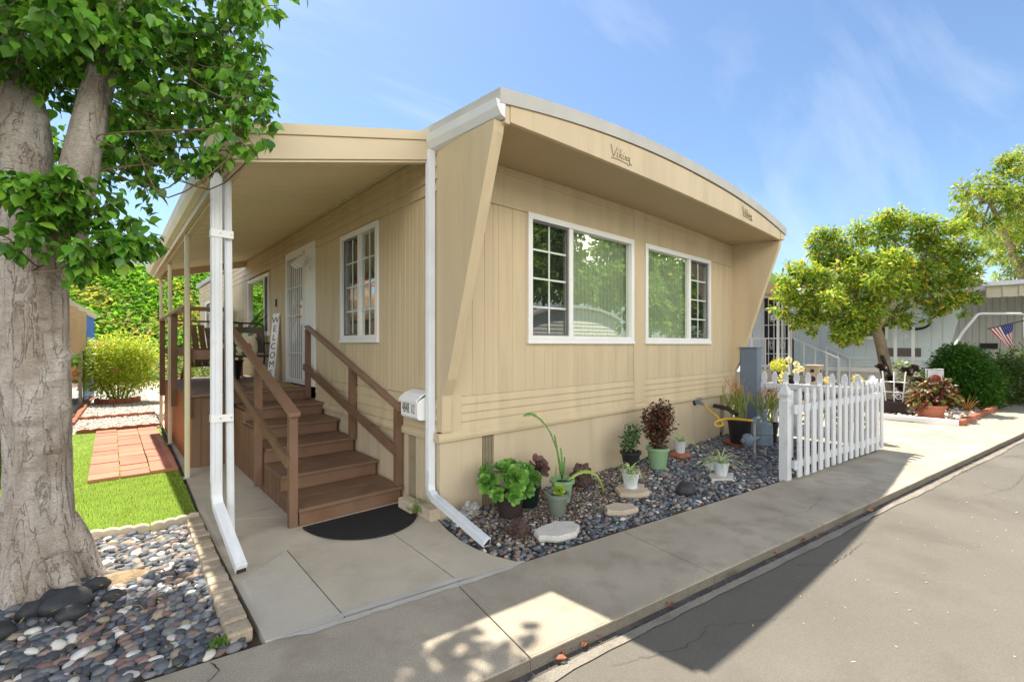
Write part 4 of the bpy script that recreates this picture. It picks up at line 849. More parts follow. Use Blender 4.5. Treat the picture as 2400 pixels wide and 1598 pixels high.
# ------------------------------------------------------------------ pots and plants
def pot(parent, c, rt, rb, h, m_, rim=.012, rimh=.03, flute=0):
    p_ = MB(); x, y, z = c
    prof = [(rb * .9, 0), (rb, .006), (rt - .004, h - rimh), (rt + rim, h - rimh + .003), (rt + rim, h), (rt - .008, h), (rt - .016, h - .035)]
    p_.lathe(prof, c, 36); o = p_.build('pot', m_, parent, smooth=False)
    for f in o.data.polygons: f.use_smooth = True
    try: o.data.set_sharp_from_angle(angle=R(35))
    except Exception: pass
    s_ = MB(); s_.lathe([(rt - .017, h - .036), (rt * .6, h - .026), (.004, h - .02)], c, 24); s_.build('soil', M['potsoil'], parent)
    return o
def rosette(cen, axis, Rr, n=46, pal=((.13, .33, .045, 4), (.20, .42, .06, 2)), tipred=0, seed=0):
    rg = np.random.default_rng(seed); i = np.arange(n); a = i * 2.39996; t = (i + .5) / n
    ax = np.array(Vector(axis).normalized()); u = np.cross(ax, [.3, .7, .2]); u /= np.linalg.norm(u); v_ = np.cross(ax, u)
    rad = np.cos(a)[:, None] * u + np.sin(a)[:, None] * v_
    el = R(78) * (1 - t) ** 1.15 - R(6)
    y = rad * np.cos(el)[:, None] + ax * np.sin(el)[:, None]; zv = -rad * np.sin(el)[:, None] + ax * np.cos(el)[:, None]
    L = Rr * (.42 + .58 * t ** .7); pos = np.array(cen) + rad * (.10 * Rr * t)[:, None] - ax * (.16 * Rr * t)[:, None]
    c = pick(list(pal), n, .26); c *= (1.18 - .35 * t)[:, None] if False else 1
    return pos, axes_rot(y, zv), L, c
def rosettes(name, lst, m_, parent):
    for a in lst: P_, R_, L, C_ = rosette(*a); mass('rosette', SP_V, SP_T, R_, np.stack([L * 1.12, L, L * 1.1], 1), P_, C_, m_, parent, smooth=True)
def stems(parent, lst, m_=None, nm='stem'):
    q = MB()
    for pts, r in lst: q.tube(pts, r, 7)
    return q.build(nm, m_ or M['stem'], parent)
GP = ((.13, .30, .05, 4), (.20, .39, .075, 2), (.075, .19, .035, 3))
# big aeonium
a = thing('potted_succulent', 'big bright green aeonium rosettes in a plum brown pot by the downspout', 'potted plant', (.50, -.36, 0))
pot(a, (.50, -.36, 0), .135, .095, .225, M['potbrown'])
B_ = (.50, -.36, .22)
RO = [((.49, -.46, .37), (-.35, -.8, .6), .125, 30, GP, 0, 1), ((.43, -.35, .43), (-.2, -.3, .9), .11, 25, GP, 0, 2), ((.63, -.36, .39), (.4, -.5, .7), .11, 25, GP, 0, 3), ((.29, -.31, .33), (-.8, -.35, .35), .11, 25, GP, 0, 4),
      ((.30, -.42, .26), (-.7, -.7, .25), .075, 20, GP, 0, 5), ((.43, -.51, .235), (-.3, -.95, .1), .085, 22, GP, 0, 6), ((.58, -.51, .26), (.1, -.95, .25), .09, 22, GP, 0, 7), ((.56, -.28, .44), (.1, .1, .95), .10, 23, GP, 0, 8), ((.34, -.21, .40), (-.5, .4, .7), .10, 22, GP, 0, 9), ((.70, -.33, .31), (.8, -.3, .3), .08, 20, GP, 0, 10)]
rosettes('rosettes', RO, M['succ'], a); stems(a, [([B_, ((B_[0] + r[0][0]) / 2, (B_[1] + r[0][1]) / 2, .27), r[0]], [.014, .012, .012]) for r in RO], M['twig'])
# dark green pot behind
a = thing('potted_succulent', 'dusky pink and green rosettes in a dark green pot behind the aeonium', 'potted plant', (.80, -.27, 0))
pot(a, (.80, -.27, 0), .125, .10, .20, M['potdark'])
DP = ((.17, .075, .085, 4), (.13, .10, .08, 2), (.22, .12, .12, 1))
rosettes('rosettes', [((.93, -.30, .36), (.1, -.75, .6), .13, 26, DP, 0, 21), ((.80, -.38, .29), (-.1, -.8, .5), .075, 30, GP, 0, 22), ((.72, -.33, .36), (-.2, -.5, .8), .10, 34, GP, 0, 23)], M['succ'], a)
stems(a, [([(.80, -.27, .19), (.87, -.28, .28), (.93, -.29, .35)], .012), ([(.80, -.27, .19), (.72, -.32, .34)], .011)], M['twig'])
# sage pot with a small rosette and a paddle
a = thing('potted_succulent', 'small lime rosette and upright paddle leaf in a sage grey pot', 'potted plant', (.83, -.63, 0))
pot(a, (.83, -.63, 0), .098, .068, .205, M['potsage'], .016, .035)
rosettes('rosettes', [((.83, -.655, .235), (-.2, -.6, .8), .062, 30, ((.33, .46, .06, 3), (.25, .40, .06, 2)), 0, 31)], M['succ'], a)
q = MB(); q.loft([[(.83 + s * w_ + dx_, -.60 + s * w_ * .5, z + .19) for s in (-1, 0, 1)] for z, w_, dx_ in ((0, .012, 0), (.08, .026, .005), (.16, .030, .012), (.22, .02, .018), (.25, .005, .02))], cap=False, closed=False)
paint(q.build('paddle_leaf', M['succ'], a), lambda c: (.17, .36, .07))
# light green pot with strap cactus
a = thing('potted_cactus', 'tall strap leaved cactus with one long arching stem in a light green pot', 'potted plant', (1.13, -.42, 0))
pot(a, (1.13, -.42, 0), .108, .075, .22, M['potgreen'], .014, .03)
def strap(pts, w0, nm='stem', col=(.11, .26, .05)):
    P_ = [Vector(p) for p in pts]; n_ = 26; Q = []
    for i in range(n_):
        t = i / (n_ - 1) * (len(P_) - 1); k = min(int(t), len(P_) - 2); f = t - k
        p0, p1, p2, p3 = P_[max(k - 1, 0)], P_[k], P_[k + 1], P_[min(k + 2, len(P_) - 1)]
        Q.append(.5 * ((2 * p1) + (p2 - p0) * f + (2 * p0 - 5 * p1 + 4 * p2 - p3) * f * f + (3 * p1 - p0 - 3 * p2 + p3) * f ** 3))
    wd = [w0 * (1 + .22 * math.sin(i * 2.4)) * min(1, (i + 1) / 4, (n_ - i) / 3) for i in range(n_)]
    q = MB(); q.ribbon(Q, wd, (.35, -.9, .2)); return paint(q.build(nm, M['succ'], a), lambda c: col)
b0 = (1.13, -.42, .2)
strap([b0, (1.10, -.40, .42), (1.05, -.36, .62), (.98, -.32, .76), (.86, -.28, .86), (.74, -.28, .86)], .032); strap([b0, (1.08, -.42, .36), (1.05, -.41, .55), (1.03, -.40, .66)], .042)
strap([b0, (1.14, -.40, .36), (1.14, -.38, .52)], .05, col=(.14, .30, .07)); strap([b0, (1.07, -.46, .30), (1.02, -.47, .42)], .055); strap([(1.17, -.45, .21), (1.32, -.50, .27), (1.47, -.55, .23), (1.55, -.58, .10), (1.56, -.58, .02)], .035, col=(.25, .36, .06))
strap([b0, (1.11, -.45, .33), (1.10, -.47, .45)], .045)
# jade in black pot on a stone
def flat(name, label, pts, z0, h, m_, cat='stepping stone'):
    c = np.mean(np.array(pts), 0); q = MB(); P_ = []
    for i in range(len(pts)):
        p0, p1 = np.array(pts[i]), np.array(pts[(i + 1) % len(pts)])
        for f in (0, .33, .66): P_.append(p0 + (p1 - p0) * f + rng.normal(0, .006, 2))
    q.loft([[tuple(c + (p - c) * s) + (z0 + zz,) for p in P_] for s, zz in ((.93, 0), (1.0, h * .35), (.985, h * .85), (.95, h))])
    return tag(q.build(name, m_, None, (c[0], c[1], z0), smooth=False, bevel=.0), label, cat)
flat('stone_slab', 'tan stone under the black jade pot', [(2.36, -.40), (2.50, -.42), (2.62, -.30), (2.55, -.18), (2.38, -.2)], .0, .05, M['sand'])
a = thing('potted_jade', 'dark green jade plant in a black pot against the skirting', 'potted plant', (2.49, -.29, .05)); pot(a, (2.49, -.29, .05), .115, .078, .21, M['black'])
JB = [(2.49, -.29, .40, .10), (2.43, -.30, .33, .09), (2.58, -.27, .42, .09), (2.52, -.3, .50, .08), (2.35, -.32, .36, .06), (2.62, -.3, .50, .06)]
p_, r_, s_ = blobleaf(JB, 560, (.022, .04), None, .0, .3, 5); mass('foliage', SP_V, SP_T, r_, np.stack([s_ * 1.2, s_, s_], 1), p_, pick([(.05, .12, .03, 4), (.09, .19, .045, 2), (.03, .07, .02, 2)], 560), M['succ'], a)
stems(a, [([(2.49, -.29, .25), (b[0] * .7 + 2.49 * .3, b[1], b[2] * .7 + .09), b[:3]], [.012, .009, .006]) for b in JB], M['twig'])
# spider plants
def spider(a, c, n, L, seed, spread=1., pal=((.30, .42, .10, 3), (.50, .56, .25, 2))):
    rg = random.Random(seed); m_ = MB(); 
    ob = []
    for i in range(n):
        an = rg.uniform(0, 6.28); l = L * rg.uniform(.55, 1.1); up = rg.uniform(.35, .95); ou = spread * (1.1 - up * .55)
        pts = [(c[0] + math.cos(an) * l * ou * t, c[1] + math.sin(an) * l * ou * t, c[2] + l * (up * t * 1.35 - .95 * t * t * (1.1 - up * .3))) for t in np.linspace(.02, 1, 9)]
        m_.ribbon(pts, [.010 * min(1, 4 * (1 - t) + .12) for t in np.linspace(0, 1, 9)])
    o = m_.build('leaves', M['succ'], a)
    me = o.data; ca = me.color_attributes.new('col', 'FLOAT_COLOR', 'POINT')
    for i in range(len(me.vertices)): ca.data[i].color = (*((.62, .66, .38) if i % 3 != 1 else (.22, .38, .08)), 1)
    return o
def flutedpot(a, c, rt, rb, h):
    q = MB(); n_ = 72
    def ring(r, z, amp): return [(c[0] + (r + amp * math.cos(j / n_ * 2 * math.pi * 24)) * math.cos(2 * math.pi * j / n_), c[1] + (r + amp * math.cos(j / n_ * 2 * math.pi * 24)) * math.sin(2 * math.pi * j / n_), c[2] + z) for j in range(n_)]
    q.loft([ring(rb * 1.12, 0, 0), ring(rb * 1.15, .012, 0), ring(rb, .016, 0), ring(rb, .03, .0025), ring(rt, h - .01, .0025), ring(rt + .003, h, .0), ring(rt - .006, h, 0), ring(rt - .012, h - .03, 0)])
    q.build('pot', M['potwhite'], a, smooth=False); s_ = MB(); s_.lathe([(rt - .013, h - .031), (.004, h - .02)], c, 20); s_.build('soil', M['potsoil'], a)
flat('stone_slab', 'cream stone slab under the fluted white pot of spider plant', [(1.62, -.75), (1.77, -.90), (1.93, -.90), (1.98, -.78), (2.06, -.72), (1.96, -.58), (1.74, -.60)], .002, .055, M['sand'])
a = thing('potted_spider_plant', 'compact variegated spider plant in a fluted white pot on a cream slab', 'potted plant', (1.86, -.71, .057)); flutedpot(a, (1.86, -.71, .057), .086, .062, .155); spider(a, (1.86, -.71, .20), 60, .22, 3, .95)
flat('stone_slab', 'pale flat slab under the right hand white spider plant pot', [(2.86, -1.10), (3.05, -1.24), (3.30, -1.16), (3.22, -1.0), (3.0, -.98)], .002, .03, M['sandw'])
a = thing('potted_spider_plant', 'sprawling spider plant in a plain white pot near the picket fence', 'potted plant', (3.09, -1.10, .032)); pot(a, (3.09, -1.10, .032), .088, .062, .15, M['potwhite'], .004, .012); spider(a, (3.09, -1.10, .17), 46, .34, 8, 1.25)
flat('stone_slab', 'small terracotta coloured stone under the half hidden white pot', [(3.52, -.36), (3.72, -.42), (3.86, -.30), (3.74, -.16), (3.55, -.2)], .002, .05, M['terracotta'])
a = thing('potted_spider_plant', 'white pot of thin spider plant half hidden behind the burgundy shrub', 'potted plant', (3.68, -.28, .052)); pot(a, (3.68, -.28, .052), .09, .06, .17, M['potwhite'], .003, .01); spider(a, (3.68, -.28, .2), 30, .36, 14, 1.1)
# burgundy shrub in a large light green pot
a = thing('potted_shrub', 'burgundy leaved fuchsia shrub in a large light green pot', 'potted plant', (2.91, -.40, 0)); pot(a, (2.91, -.40, 0), .132, .098, .265, M['potgreen'], .014, .036)
SB = [(2.91, -.40, .60, .20), (2.83, -.42, .48, .14), (3.02, -.38, .50, .15), (2.93, -.45, .74, .12), (2.80, -.38, .64, .11), (3.06, -.40, .66, .11), (2.93, -.38, .36, .12)]
p_, r_, s_ = blobleaf(SB, 2000, (.022, .05), None, .25, .25, 6); mass('foliage', LEAF_V, LEAF_T, r_, s_ * .9, p_, pick([(.085, .03, .025, 5), (.14, .04, .035, 3), (.06, .05, .02, 2), (.10, .14, .03, 1.2), (.30, .05, .06, .6)], 2000), M['burg'], a)
stems(a, [([(2.91, -.40, .27), (b[0] * .6 + 2.91 * .4, b[1] * .6 - .16, b[2] * .6 + .12), b[:3]], [.008, .006, .004]) for b in SB], M['twig'])
# stones lying in the bed
flat('stepping_stone', 'near octagonal pale stepping stone with a brown stain', [(.30, -.93), (.40, -1.03), (.58, -1.07), (.70, -1.0), (.72, -.90), (.62, -.80), (.44, -.80), (.33, -.84)], .006, .052, M['sandw'])
flat('stepping_stone', 'diamond shaped cream stepping stone beside the pavement', [(1.14, -.95), (1.25, -1.06), (1.42, -1.09), (1.46, -.99), (1.36, -.86), (1.22, -.86)], .006, .05, M['sand'])
flat('stepping_stone', 'half buried greenish flat stone behind the sprawling spider plant', [(3.28, -.88), (3.45, -.98), (3.66, -.92), (3.62, -.78), (3.4, -.74)], .0, .03, M['sandw'])
def rock(name, label, c, s, m_, seed, amp=.25, cat='rock', parent=None, sub=3, f=1.6):
    v, fc = ico(sub); vs = []
    for p in v:
        d_ = 1 + amp * noise.fractal(Vector(p) * f + Vector((seed * 3.1, 0, 0)), .9, 2, 4); vs.append((c[0] + p[0] * s[0] * d_, c[1] + p[1] * s[1] * d_, c[2] + p[2] * s[2] * d_))
    q = MB(); q.add(vs, fc); return tag(q.build(name, m_, None, c, smooth=amp < .3), label, cat)
rock('lava_rock', 'brown pitted lava rock beside the white downspout outlet', (.29, -.70, .035), (.11, .085, .075), M['lava'], 1, .4, sub=4); rock('lava_rock', 'dark purple lava rock behind the light green cactus pot', (1.66, -.22, .09), (.14, .10, .14), M['lava'], 2, .4, sub=4)
rock('river_rock', 'black river rock among the pebbles near the pale slab', (2.27, -1.10, .04), (.12, .09, .075), M['blackrock'], 4, .18); rock('granite_rock', 'speckled white granite chunk against the skirting behind the downspout', (.22, -.14, .05), (.10, .06, .085), M['granite'], 5, .5)
for i, (x, y, lab) in enumerate(((-.10, .36, 'tan split block against the wall by the doormat'), (-.055, .10, 'tan split block closest to the white downspout'))):
    q = MB(); q.box((x - .055, y - .12, 0), (x + .055, y + .12, .105)); o = q.build('split_block', M['sand'], None, (x, y, 0), bevel=.012); tag(o, lab, 'edging block')
a = rng; n = 110; p0 = np.array([(-.09, .20, .02)]) + rng.normal(0, .025, (n, 3)) * np.array([1, 1.2, 0]); y_ = np.column_stack([rng.normal(0, .5, n), rng.normal(0, .5, n), np.ones(n)])
o = mass('weed', DIA_V, DIA_T, axes_rot(y_, rng.normal(0, 1, (n, 3))), np.stack([rng.uniform(.01, .02, n), rng.uniform(.05, .16, n), np.full(n, .02)], 1), p0, pick([(.16, .30, .05, 1)], n), M['leaf2'], None, (-.09, .2, 0)); tag(o, 'feathery green weed between the two tan split blocks', 'weed')
# rocks and boulders by the trunk
for i, (x, y, z, sx, sy, sz, lab) in enumerate([(-2.50, .30, .03, .075, .06, .055, 'smooth black stone leaning on the trunk'), (-2.37, .27, .04, .125, .085, .07, 'largest smooth black boulder in front of the trunk'), (-2.24, .44, .03, .07, .05, .05, 'smooth black stone right of the trunk root'), (-2.43, .42, .03, .065, .04, .045, 'flat black stone tucked under the trunk'), (-2.33, .12, .03, .07, .055, .05, 'egg shaped black stone below the big boulder'), (-2.66, .16, .03, .10, .08, .06, 'dark boulder at the left edge of the pebbles'), (-2.16, .22, .025, .06, .045, .04, 'blue black stone among white pebbles')]):
    rock('river_stone', lab, (x, y, z), (sx, sy, sz), M['blackrock'], i + 11, .28, 'river stone', f=.9)

# ------------------------------------------------------------------ edging and paved pads
zs = np.linspace(1.36, -.72, 17)
for i in range(16):
    y0_, y1_ = zs[i], zs[i + 1]; ym = (y0_ + y1_) / 2; t = (1.36 - ym) / 2.1; xo = -1.582 - .03 * t; xi = xo - .105 - .012 * t
    q = MB(); j = rng.normal(0, .004, 4); q.prism([(xi + j[0], y0_ - .006), (xo + j[1], y0_ - .006), (xo + j[2], y1_ + .005), (xi + j[3], y1_ + .005)], -.03, .048 + rng.normal(0, .005))
    tag(q.build('edging_brick', M['edging'], None, ((xi + xo) / 2, ym, 0), bevel=.017), 'tan cast edging brick in the row between the pebbles and the walk', 'edging brick', 'tan edging bricks beside the walk')
for i, (p, q_) in enumerate((((-2.72, 1.62), (-2.31, 1.50)), ((-2.30, 1.497), (-1.93, 1.372)), ((-1.92, 1.37), (-1.585, 1.42)))):
    m_ = MB(); L = []; k = 24
    for s in range(k + 1):
        t = s / k; x, y = p[0] + (q_[0] - p[0]) * t, p[1] + (q_[1] - p[1]) * t; zt = .052 + .012 * abs(math.sin(t * math.pi * 4))
        L.append([(x, y - .022, -.03), (x, y + .022, -.03), (x, y + .022, zt - .01), (x, y + .012, zt), (x, y - .012, zt), (x, y - .022, zt - .01)])
    m_.loft(L); tag(m_.build('lawn_edging', M['bone'], None, (*p, 0)), ['bone coloured scalloped edging piece nearest the trunk', 'middle bone coloured scalloped edging piece along the turf', 'bone coloured scalloped edging piece nearest the walk'][i], 'lawn edging')
for c in range(3):
    for r in range(13):
        x = -2.355 + c * .274 + .01 * r / 12 + rng.normal(0, .002); y = 3.44 + r * .287 + rng.normal(0, .002); jz = rng.normal(0, .005)
        q = MB(); q.box((x, y, -.0), (x + .265, y + .277, .038 + jz)); tag(q.build('paver', M['paver'], None, (x, y, 0), bevel=.005), 'square red concrete paver in the pad laid on the turf', 'paver', 'red pavers laid on the turf')
# ------------------------------------------------------------------ picket fence
def picket(p, wdir, ndir, h, w_, th=.02, z0=.03):
    wdir, ndir = Vector(wdir), Vector(ndir); p = Vector(p); hh = h
    pr = [(-.5, z0), (.5, z0), (.5, hh - .24), (.34, hh - .20), (.30, hh - .17), (.40, hh - .145), (.47, hh - .11), (.40, hh - .05), (.2, hh - .01), (0, hh), (-.2, hh - .01), (-.40, hh - .05), (-.47, hh - .11), (-.40, hh - .145), (-.30, hh - .17), (-.34, hh - .20), (-.5, hh - .24)]
    m_ = MB(); m_.loft([[tuple(p + wdir * a * w_ + ndir * s * th / 2 + Vector((0, 0, z))) for a, z in pr] for s in (-1, 1)]); return m_
def gpost(p, h, s, wd, nd):
    p, wd, nd = Vector(p), Vector(wd), Vector(nd); m_ = MB()
    pr = [(0, 1), (h - .20, 1), (h - .195, .82), (h - .17, .82), (h - .14, 1.15), (h - .12, 1.15), (h - .04, .45), (h, .03)]
    m_.loft([[tuple(p + wd * a * s / 2 * k + nd * b * s / 2 * k + Vector((0, 0, z))) for a, b in ((-1, -1), (1, -1), (1, 1), (-1, 1))] for z, k in pr]); return m_
F0, F1 = Vector((3.56, -1.70, 0)), Vector((6.22, -2.045, 0)); fd = (F1 - F0).normalized(); fn = Vector((fd.y, -fd.x, 0))
fe = thing('picket_fence', 'white picket fence run along the pavement with pointed pickets', 'fence', tuple(F0))
gpost(F0 - fd * .0 - fn * .09, 1.10, .094, fd, fn).build('fence_post', M['fence'], fe, bevel=.003)
gpost(F1 - fn * .10, 1.08, .105, fd, fn).build('fence_post', M['fence'], fe, bevel=.003)
for z in (.17, .80):
    m_ = MB(); m_.bar(F0 - fn * .028 + Vector((.05, 0, z)), F1 - fn * .028 + Vector((-.05, 0, z)), .035, .085); m_.build('rail', M['fence'], fe, bevel=.003)
    m_ = MB(); c = F0 + fd * .075 + fn * -.005 + Vector((0, 0, z)); m_.bar(c - fd * .045, c + fd * .045, .016, .10); b_ = m_.build('rail_bracket', M['fence'], fe, bevel=.002)
    m_ = MB(); m_.tube([c + fn * .008, c + fn * .012], .008, 10); m_.build('screw', M['galv'], b_)
for i in range(15):
    t = .14 + i * .181; p = F0 + fd * t; picket(p + Vector((0, 0, rng.normal(0, .004))), fd, fn, 1.04 + .004 * math.sin(i * 2.1), .092).build('picket', M['fence'], fe, bevel=.0015)
    
G0, G1 = Vector((6.22, -.08, 0)), Vector((6.235, -1.90, 0)); gd = (G1 - G0).normalized(); gn = Vector((gd.y, -gd.x, 0))
f2 = thing('picket_fence', 'short white picket fence run between the tan house corner and the pavement', 'fence', tuple(G0))
gpost(G0 + Vector((.06, .05, 0)), 1.17, .11, gd, gn).build('fence_post', M['fence'], f2, bevel=.003)
for z in (.2, .84):
    m_ = MB(); m_.bar(G0 + gn * .03 + Vector((0, 0, z)), G1 + gn * .03 + Vector((0, 0, z)), .035, .09); m_.build('rail', M['fence'], f2, bevel=.003)
for i in range(11): picket(G0 + gd * (.22 + i * .162), gd, gn, 1.08, .092).build('picket', M['fence'], f2, bevel=.0015)
q = MB(); q.tube([(4.77, -1.29, 0), (4.77, -1.29, .90), (4.77, -1.29, .91)], .045, 18); tag(q.build('pipe_bollard', M['white'], None, (4.77, -1.29, 0)), 'plain white plastic pipe standing behind the first pickets', 'pipe')

# ------------------------------------------------------------------ meters, tap, hose, cabinet, firesticks
q = thing('electric_cabinet', 'blue grey steel electric meter cabinet beside the angled fin', 'cabinet', (6.12, -.28, 0))
m_ = MB(); m_.box((6.02, -.42, 0), (6.2, -.14, 1.47)); m_.build('body', M['cabinet'], q, bevel=.006); m_ = MB(); m_.box((6.0, -.435, 1.471), (6.22, -.125, 1.49)); m_.build('lid', M['cabinet'], q, bevel=.004)
m_ = MB(); m_.box((6.012, -.405, .25), (6.0195, -.155, 1.40)); m_.build('door', M['cabinet'], q, bevel=.002)
gm = thing('gas_meter', 'blue grey gas meter with regulator and pipes beside the picket fence', 'gas meter', (4.5, -1.0, 0))
m_ = MB(); m_.lathe([(.115, 0), (.135, .02), (.135, .13), (.128, .15)], (4.60, -1.0, .14), 24); m_.lathe([(.128, .0), (.140, .01), (.128, .14), (.10, .165), (.02, .175)], (4.60, -1.0, .292), 24); m_.build('meter_body', M['metergrey'], gm, smooth=False)
m_ = MB(); m_.tube([(4.17, -.93, .25), (4.20, -.95, .25), (4.21, -.955, .25), (4.24, -.965, .25), (4.245, -.967, .25)], [.05, .09, .092, .09, .05], 22); m_.tube([(4.15, -.91, .25), (4.19, -.94, .25)], .03, 12); m_.tube([(4.2, -.95, .17), (4.2, -.95, .25)], .028, 10); m_.tube([(4.24, -.965, .25), (4.46, -1.0, .26)], .03, 12); m_.build('regulator', M['metergrey'], gm)
m_ = MB(); m_.tube([(4.31, -1.01, -.02), (4.31, -1.01, .50), (4.33, -1.01, .53), (4.50, -1.0, .53), (4.54, -1.0, .50), (4.54, -1.0, .46)], .017, 12); m_.tube([(4.66, -1.02, -.02), (4.66, -1.02, .15)], .018, 12); m_.build('pipe', M['galv'], gm)
m_ = MB(); m_.tube([(4.31, -1.01, .48), (4.31, -1.01, .545)], .028, 12); m_.tube([(4.33, -1.01, .53), (4.38, -1.01, .53)], .027, 12); m_.tube([(4.31, -1.01, .02), (4.31, -1.01, .08)], .03, 10); m_.tube([(4.70, -1.0, .45), (4.70, -1.0, .60), (4.72, -1., .62)], .022, 10); m_.tube([(4.70, -1.0, .5), (4.70, -1.0, .55)], .035, 10); m_.build('fitting', M['metergrey'], gm)
tp = thing('garden_tap', 'dark brass garden tap with wall plate on the skirting', 'tap', (4.66, 0, .64))
m_ = MB(); m_.tube([(4.66, -.001, .64), (4.66, -.012, .64)], .055, 18); m_.build('wall_plate', M['black'], tp); m_ = MB(); m_.tube([(4.66, -.01, .64), (4.65, -.11, .635), (4.64, -.16, .61)], [.026, .03, .024], 12); m_.build('spout', M['metergrey'], tp)
m_ = MB(); m_.tube([(4.65, -.09, .66), (4.65, -.095, .70)], .01, 8); m_.tube([(4.65, -.095, .70), (4.65, -.096, .71)], .035, 12); m_.build('handle', M['metergrey'], tp)
def smooth_path(pts, n=60):
    P_ = [Vector(p) for p in pts]; Q = []
    for i in range(n):
        t = i / (n - 1) * (len(P_) - 1); k = min(int(t), len(P_) - 2); f = t - k; p0, p1, p2, p3 = P_[max(k - 1, 0)], P_[k], P_[k + 1], P_[min(k + 2, len(P_) - 1)]
        Q.append(.5 * ((2 * p1) + (p2 - p0) * f + (2 * p0 - 5 * p1 + 4 * p2 - p3) * f * f + (3 * p1 - p0 - 3 * p2 + p3) * f ** 3))
    return Q
q = MB(); q.tube(smooth_path([(4.64, -.155, .612), (4.52, -.28, .565), (4.33, -.50, .50), (4.24, -.62, .43), (4.20, -.60, .395), (4.17, -.55, .40), (4.19, -.545, .45), (4.27, -.64, .49), (4.27, -.8, .51), (4.28, -.97, .512), (4.31, -1.005, .512)]), .016, 10)
tag(q.build('garden_hose', M['yellow'], None, (4.4, -.5, 0), smooth=True), 'yellow garden hose looped from the wall tap to the gas meter', 'hose')
q = MB(); q.tube([(5.25, -.05, .53), (4.95, -.38, .55), (4.75, -.60, .50)], [.035, .035, .03], 12); tag(q.build('foam_pipe', M['black'], None, (5.2, -.1, .5)), 'black foam sleeved pipe running from the skirting to the firestick pot', 'pipe')
def firestick(c, n, h, spread, tip, seed, a):
    rg = random.Random(seed); m_ = MB()
    def grow(p, d, l, r, lev):
        q_ = p + d * l; m_.tube([p, (p + q_) / 2 + Vector((rg.gauss(0, .008), rg.gauss(0, .008), 0)), q_], [r, r * .9, r * .75], 5)
        if lev > 0:
            for _ in range(rg.choice((2, 2, 3))): grow(q_, (d + Vector((rg.gauss(0, .22), rg.gauss(0, .22), .25))).normalized(), l * rg.uniform(.6, .9), r * .75, lev - 1)
    for i in range(n):
        an = rg.uniform(0, 6.28); d = Vector((math.cos(an) * spread * rg.random(), math.sin(an) * spread * rg.random(), 1)).normalized()
        grow(Vector(c) + Vector((rg.uniform(-.09, .09), rg.uniform(-.09, .09), 0)), d, h * rg.uniform(.2, .36), .0075, 3)
    o = m_.build('stems', M['succ'], a)
    zt = h
    def cf(co):
        t = max(0, min(1, (co.z + a.location.z - c[2]) / zt)); t = max(0, (t - .62) / .4); t = min(1, t)
        g_, k = (.26, .30, .05), tip; return [g_[i] * (1 - t) + k[i] * t for i in range(3)]
    return paint(o, cf)
a = thing('potted_firestick', 'tall green and orange firestick plant in a big black pot by the tap', 'potted plant', (5.06, -.52, 0))
pot(a, (5.06, -.52, .03), .175, .13, .36, M['black']); q = MB(); q.lathe([(.19, 0), (.235, .045), (.222, .045), (.18, .012)], (5.06, -.52, .0), 30); q.build('saucer', M['terracotta'], a); firestick((5.06, -.52, .36), 24, .62, .55, (.50, .15, .05), 3, a)
a = thing('potted_firestick', 'darker green firestick with red tips growing behind the gas meter', 'potted plant', (5.6, -.72, 0)); pot(a, (5.6, -.72, 0), .16, .12, .30, M['black']); firestick((5.6, -.72, .29), 20, .60, .6, (.42, .12, .08), 5, a)

# ------------------------------------------------------------------ things on and around the bench behind the fence
bn = thing('potting_bench', 'weathered grey bench top behind the short picket fence', 'bench', (6.8, -.9, 0)); m_ = MB(); m_.box((6.62, -1.5, .79), (7.15, -.25, .83)); m_.build('top', M['grey'], bn, bevel=.004)
for x, y in ((6.66, -1.45), (6.66, -.3), (7.1, -1.45), (7.1, -.3)): m_ = MB(); m_.box((x - .025, y - .025, 0), (x + .025, y + .025, .79)); m_.build('leg', M['grey'], bn)
bh = thing('lantern_box', 'tan wooden lantern box with round holes on the bench', 'lantern', (7.0, -.99, .83)); m_ = MB(); m_.box((6.90, -1.09, .831), (7.10, -.89, 1.15)); m_.build('body', M['pottan'], bh, bevel=.006); m_ = MB(); m_.box((6.88, -1.11, 1.1505), (7.12, -.87, 1.18)); m_.build('lid', M['pottan'], bh, bevel=.006)
m_ = MB()
for z, r in ((1.08, .032), (.94, .05)): m_.tube([(6.9005, -.99, z), (6.894, -.99, z)], r, 16); m_.tube([(7.0, -1.091, z), (7.0, -1.096, z)], r, 16)
m_.build('hole', M['dark'], bh)
a = thing('potted_mums', 'lime yellow chrysanthemums in a black pot on the bench', 'potted plant', (6.99, -.43, .83)); pot(a, (6.99, -.43, .831), .10, .07, .2, M['black'])
p_, r_, s_ = blobleaf([(6.99, -.43, 1.15, .13), (6.93, -.5, 1.12, .08), (7.05, -.36, 1.13, .08)], 900, (.02, .04), None, -.3, .6, 9); mass('flowers', DIA_V, DIA_T, r_, np.stack([s_ * .9, s_, s_], 1), p_, pick([(.62, .62, .10, 5), (.45, .5, .06, 2), (.2, .32, .05, 1)], 900), M['leaf2'], a)
a = thing('white_flowers', 'white daisies on tall stems in a dark vase on the bench', 'flowers', (7.08, -.62, .83)); pot(a, (7.08, -.62, .831), .06, .045, .15, M['black'])
pts = [(7.13, -.56, 1.26), (7.2, -.66, 1.18), (7.05, -.70, 1.05), (7.15, -.75, 1.10)]; stems(a, [([(7.08, -.62, .95), (np.array(p) * .5 + np.array((7.08, -.62, 1.0)) * .5), p], .006) for p in pts])
P_ = []; Y_ = []
for p in pts:
    for k in range(14): an = k / 14 * 6.28; P_.append(p); Y_.append((-.4 * math.sin(an), math.cos(an), math.sin(an)))
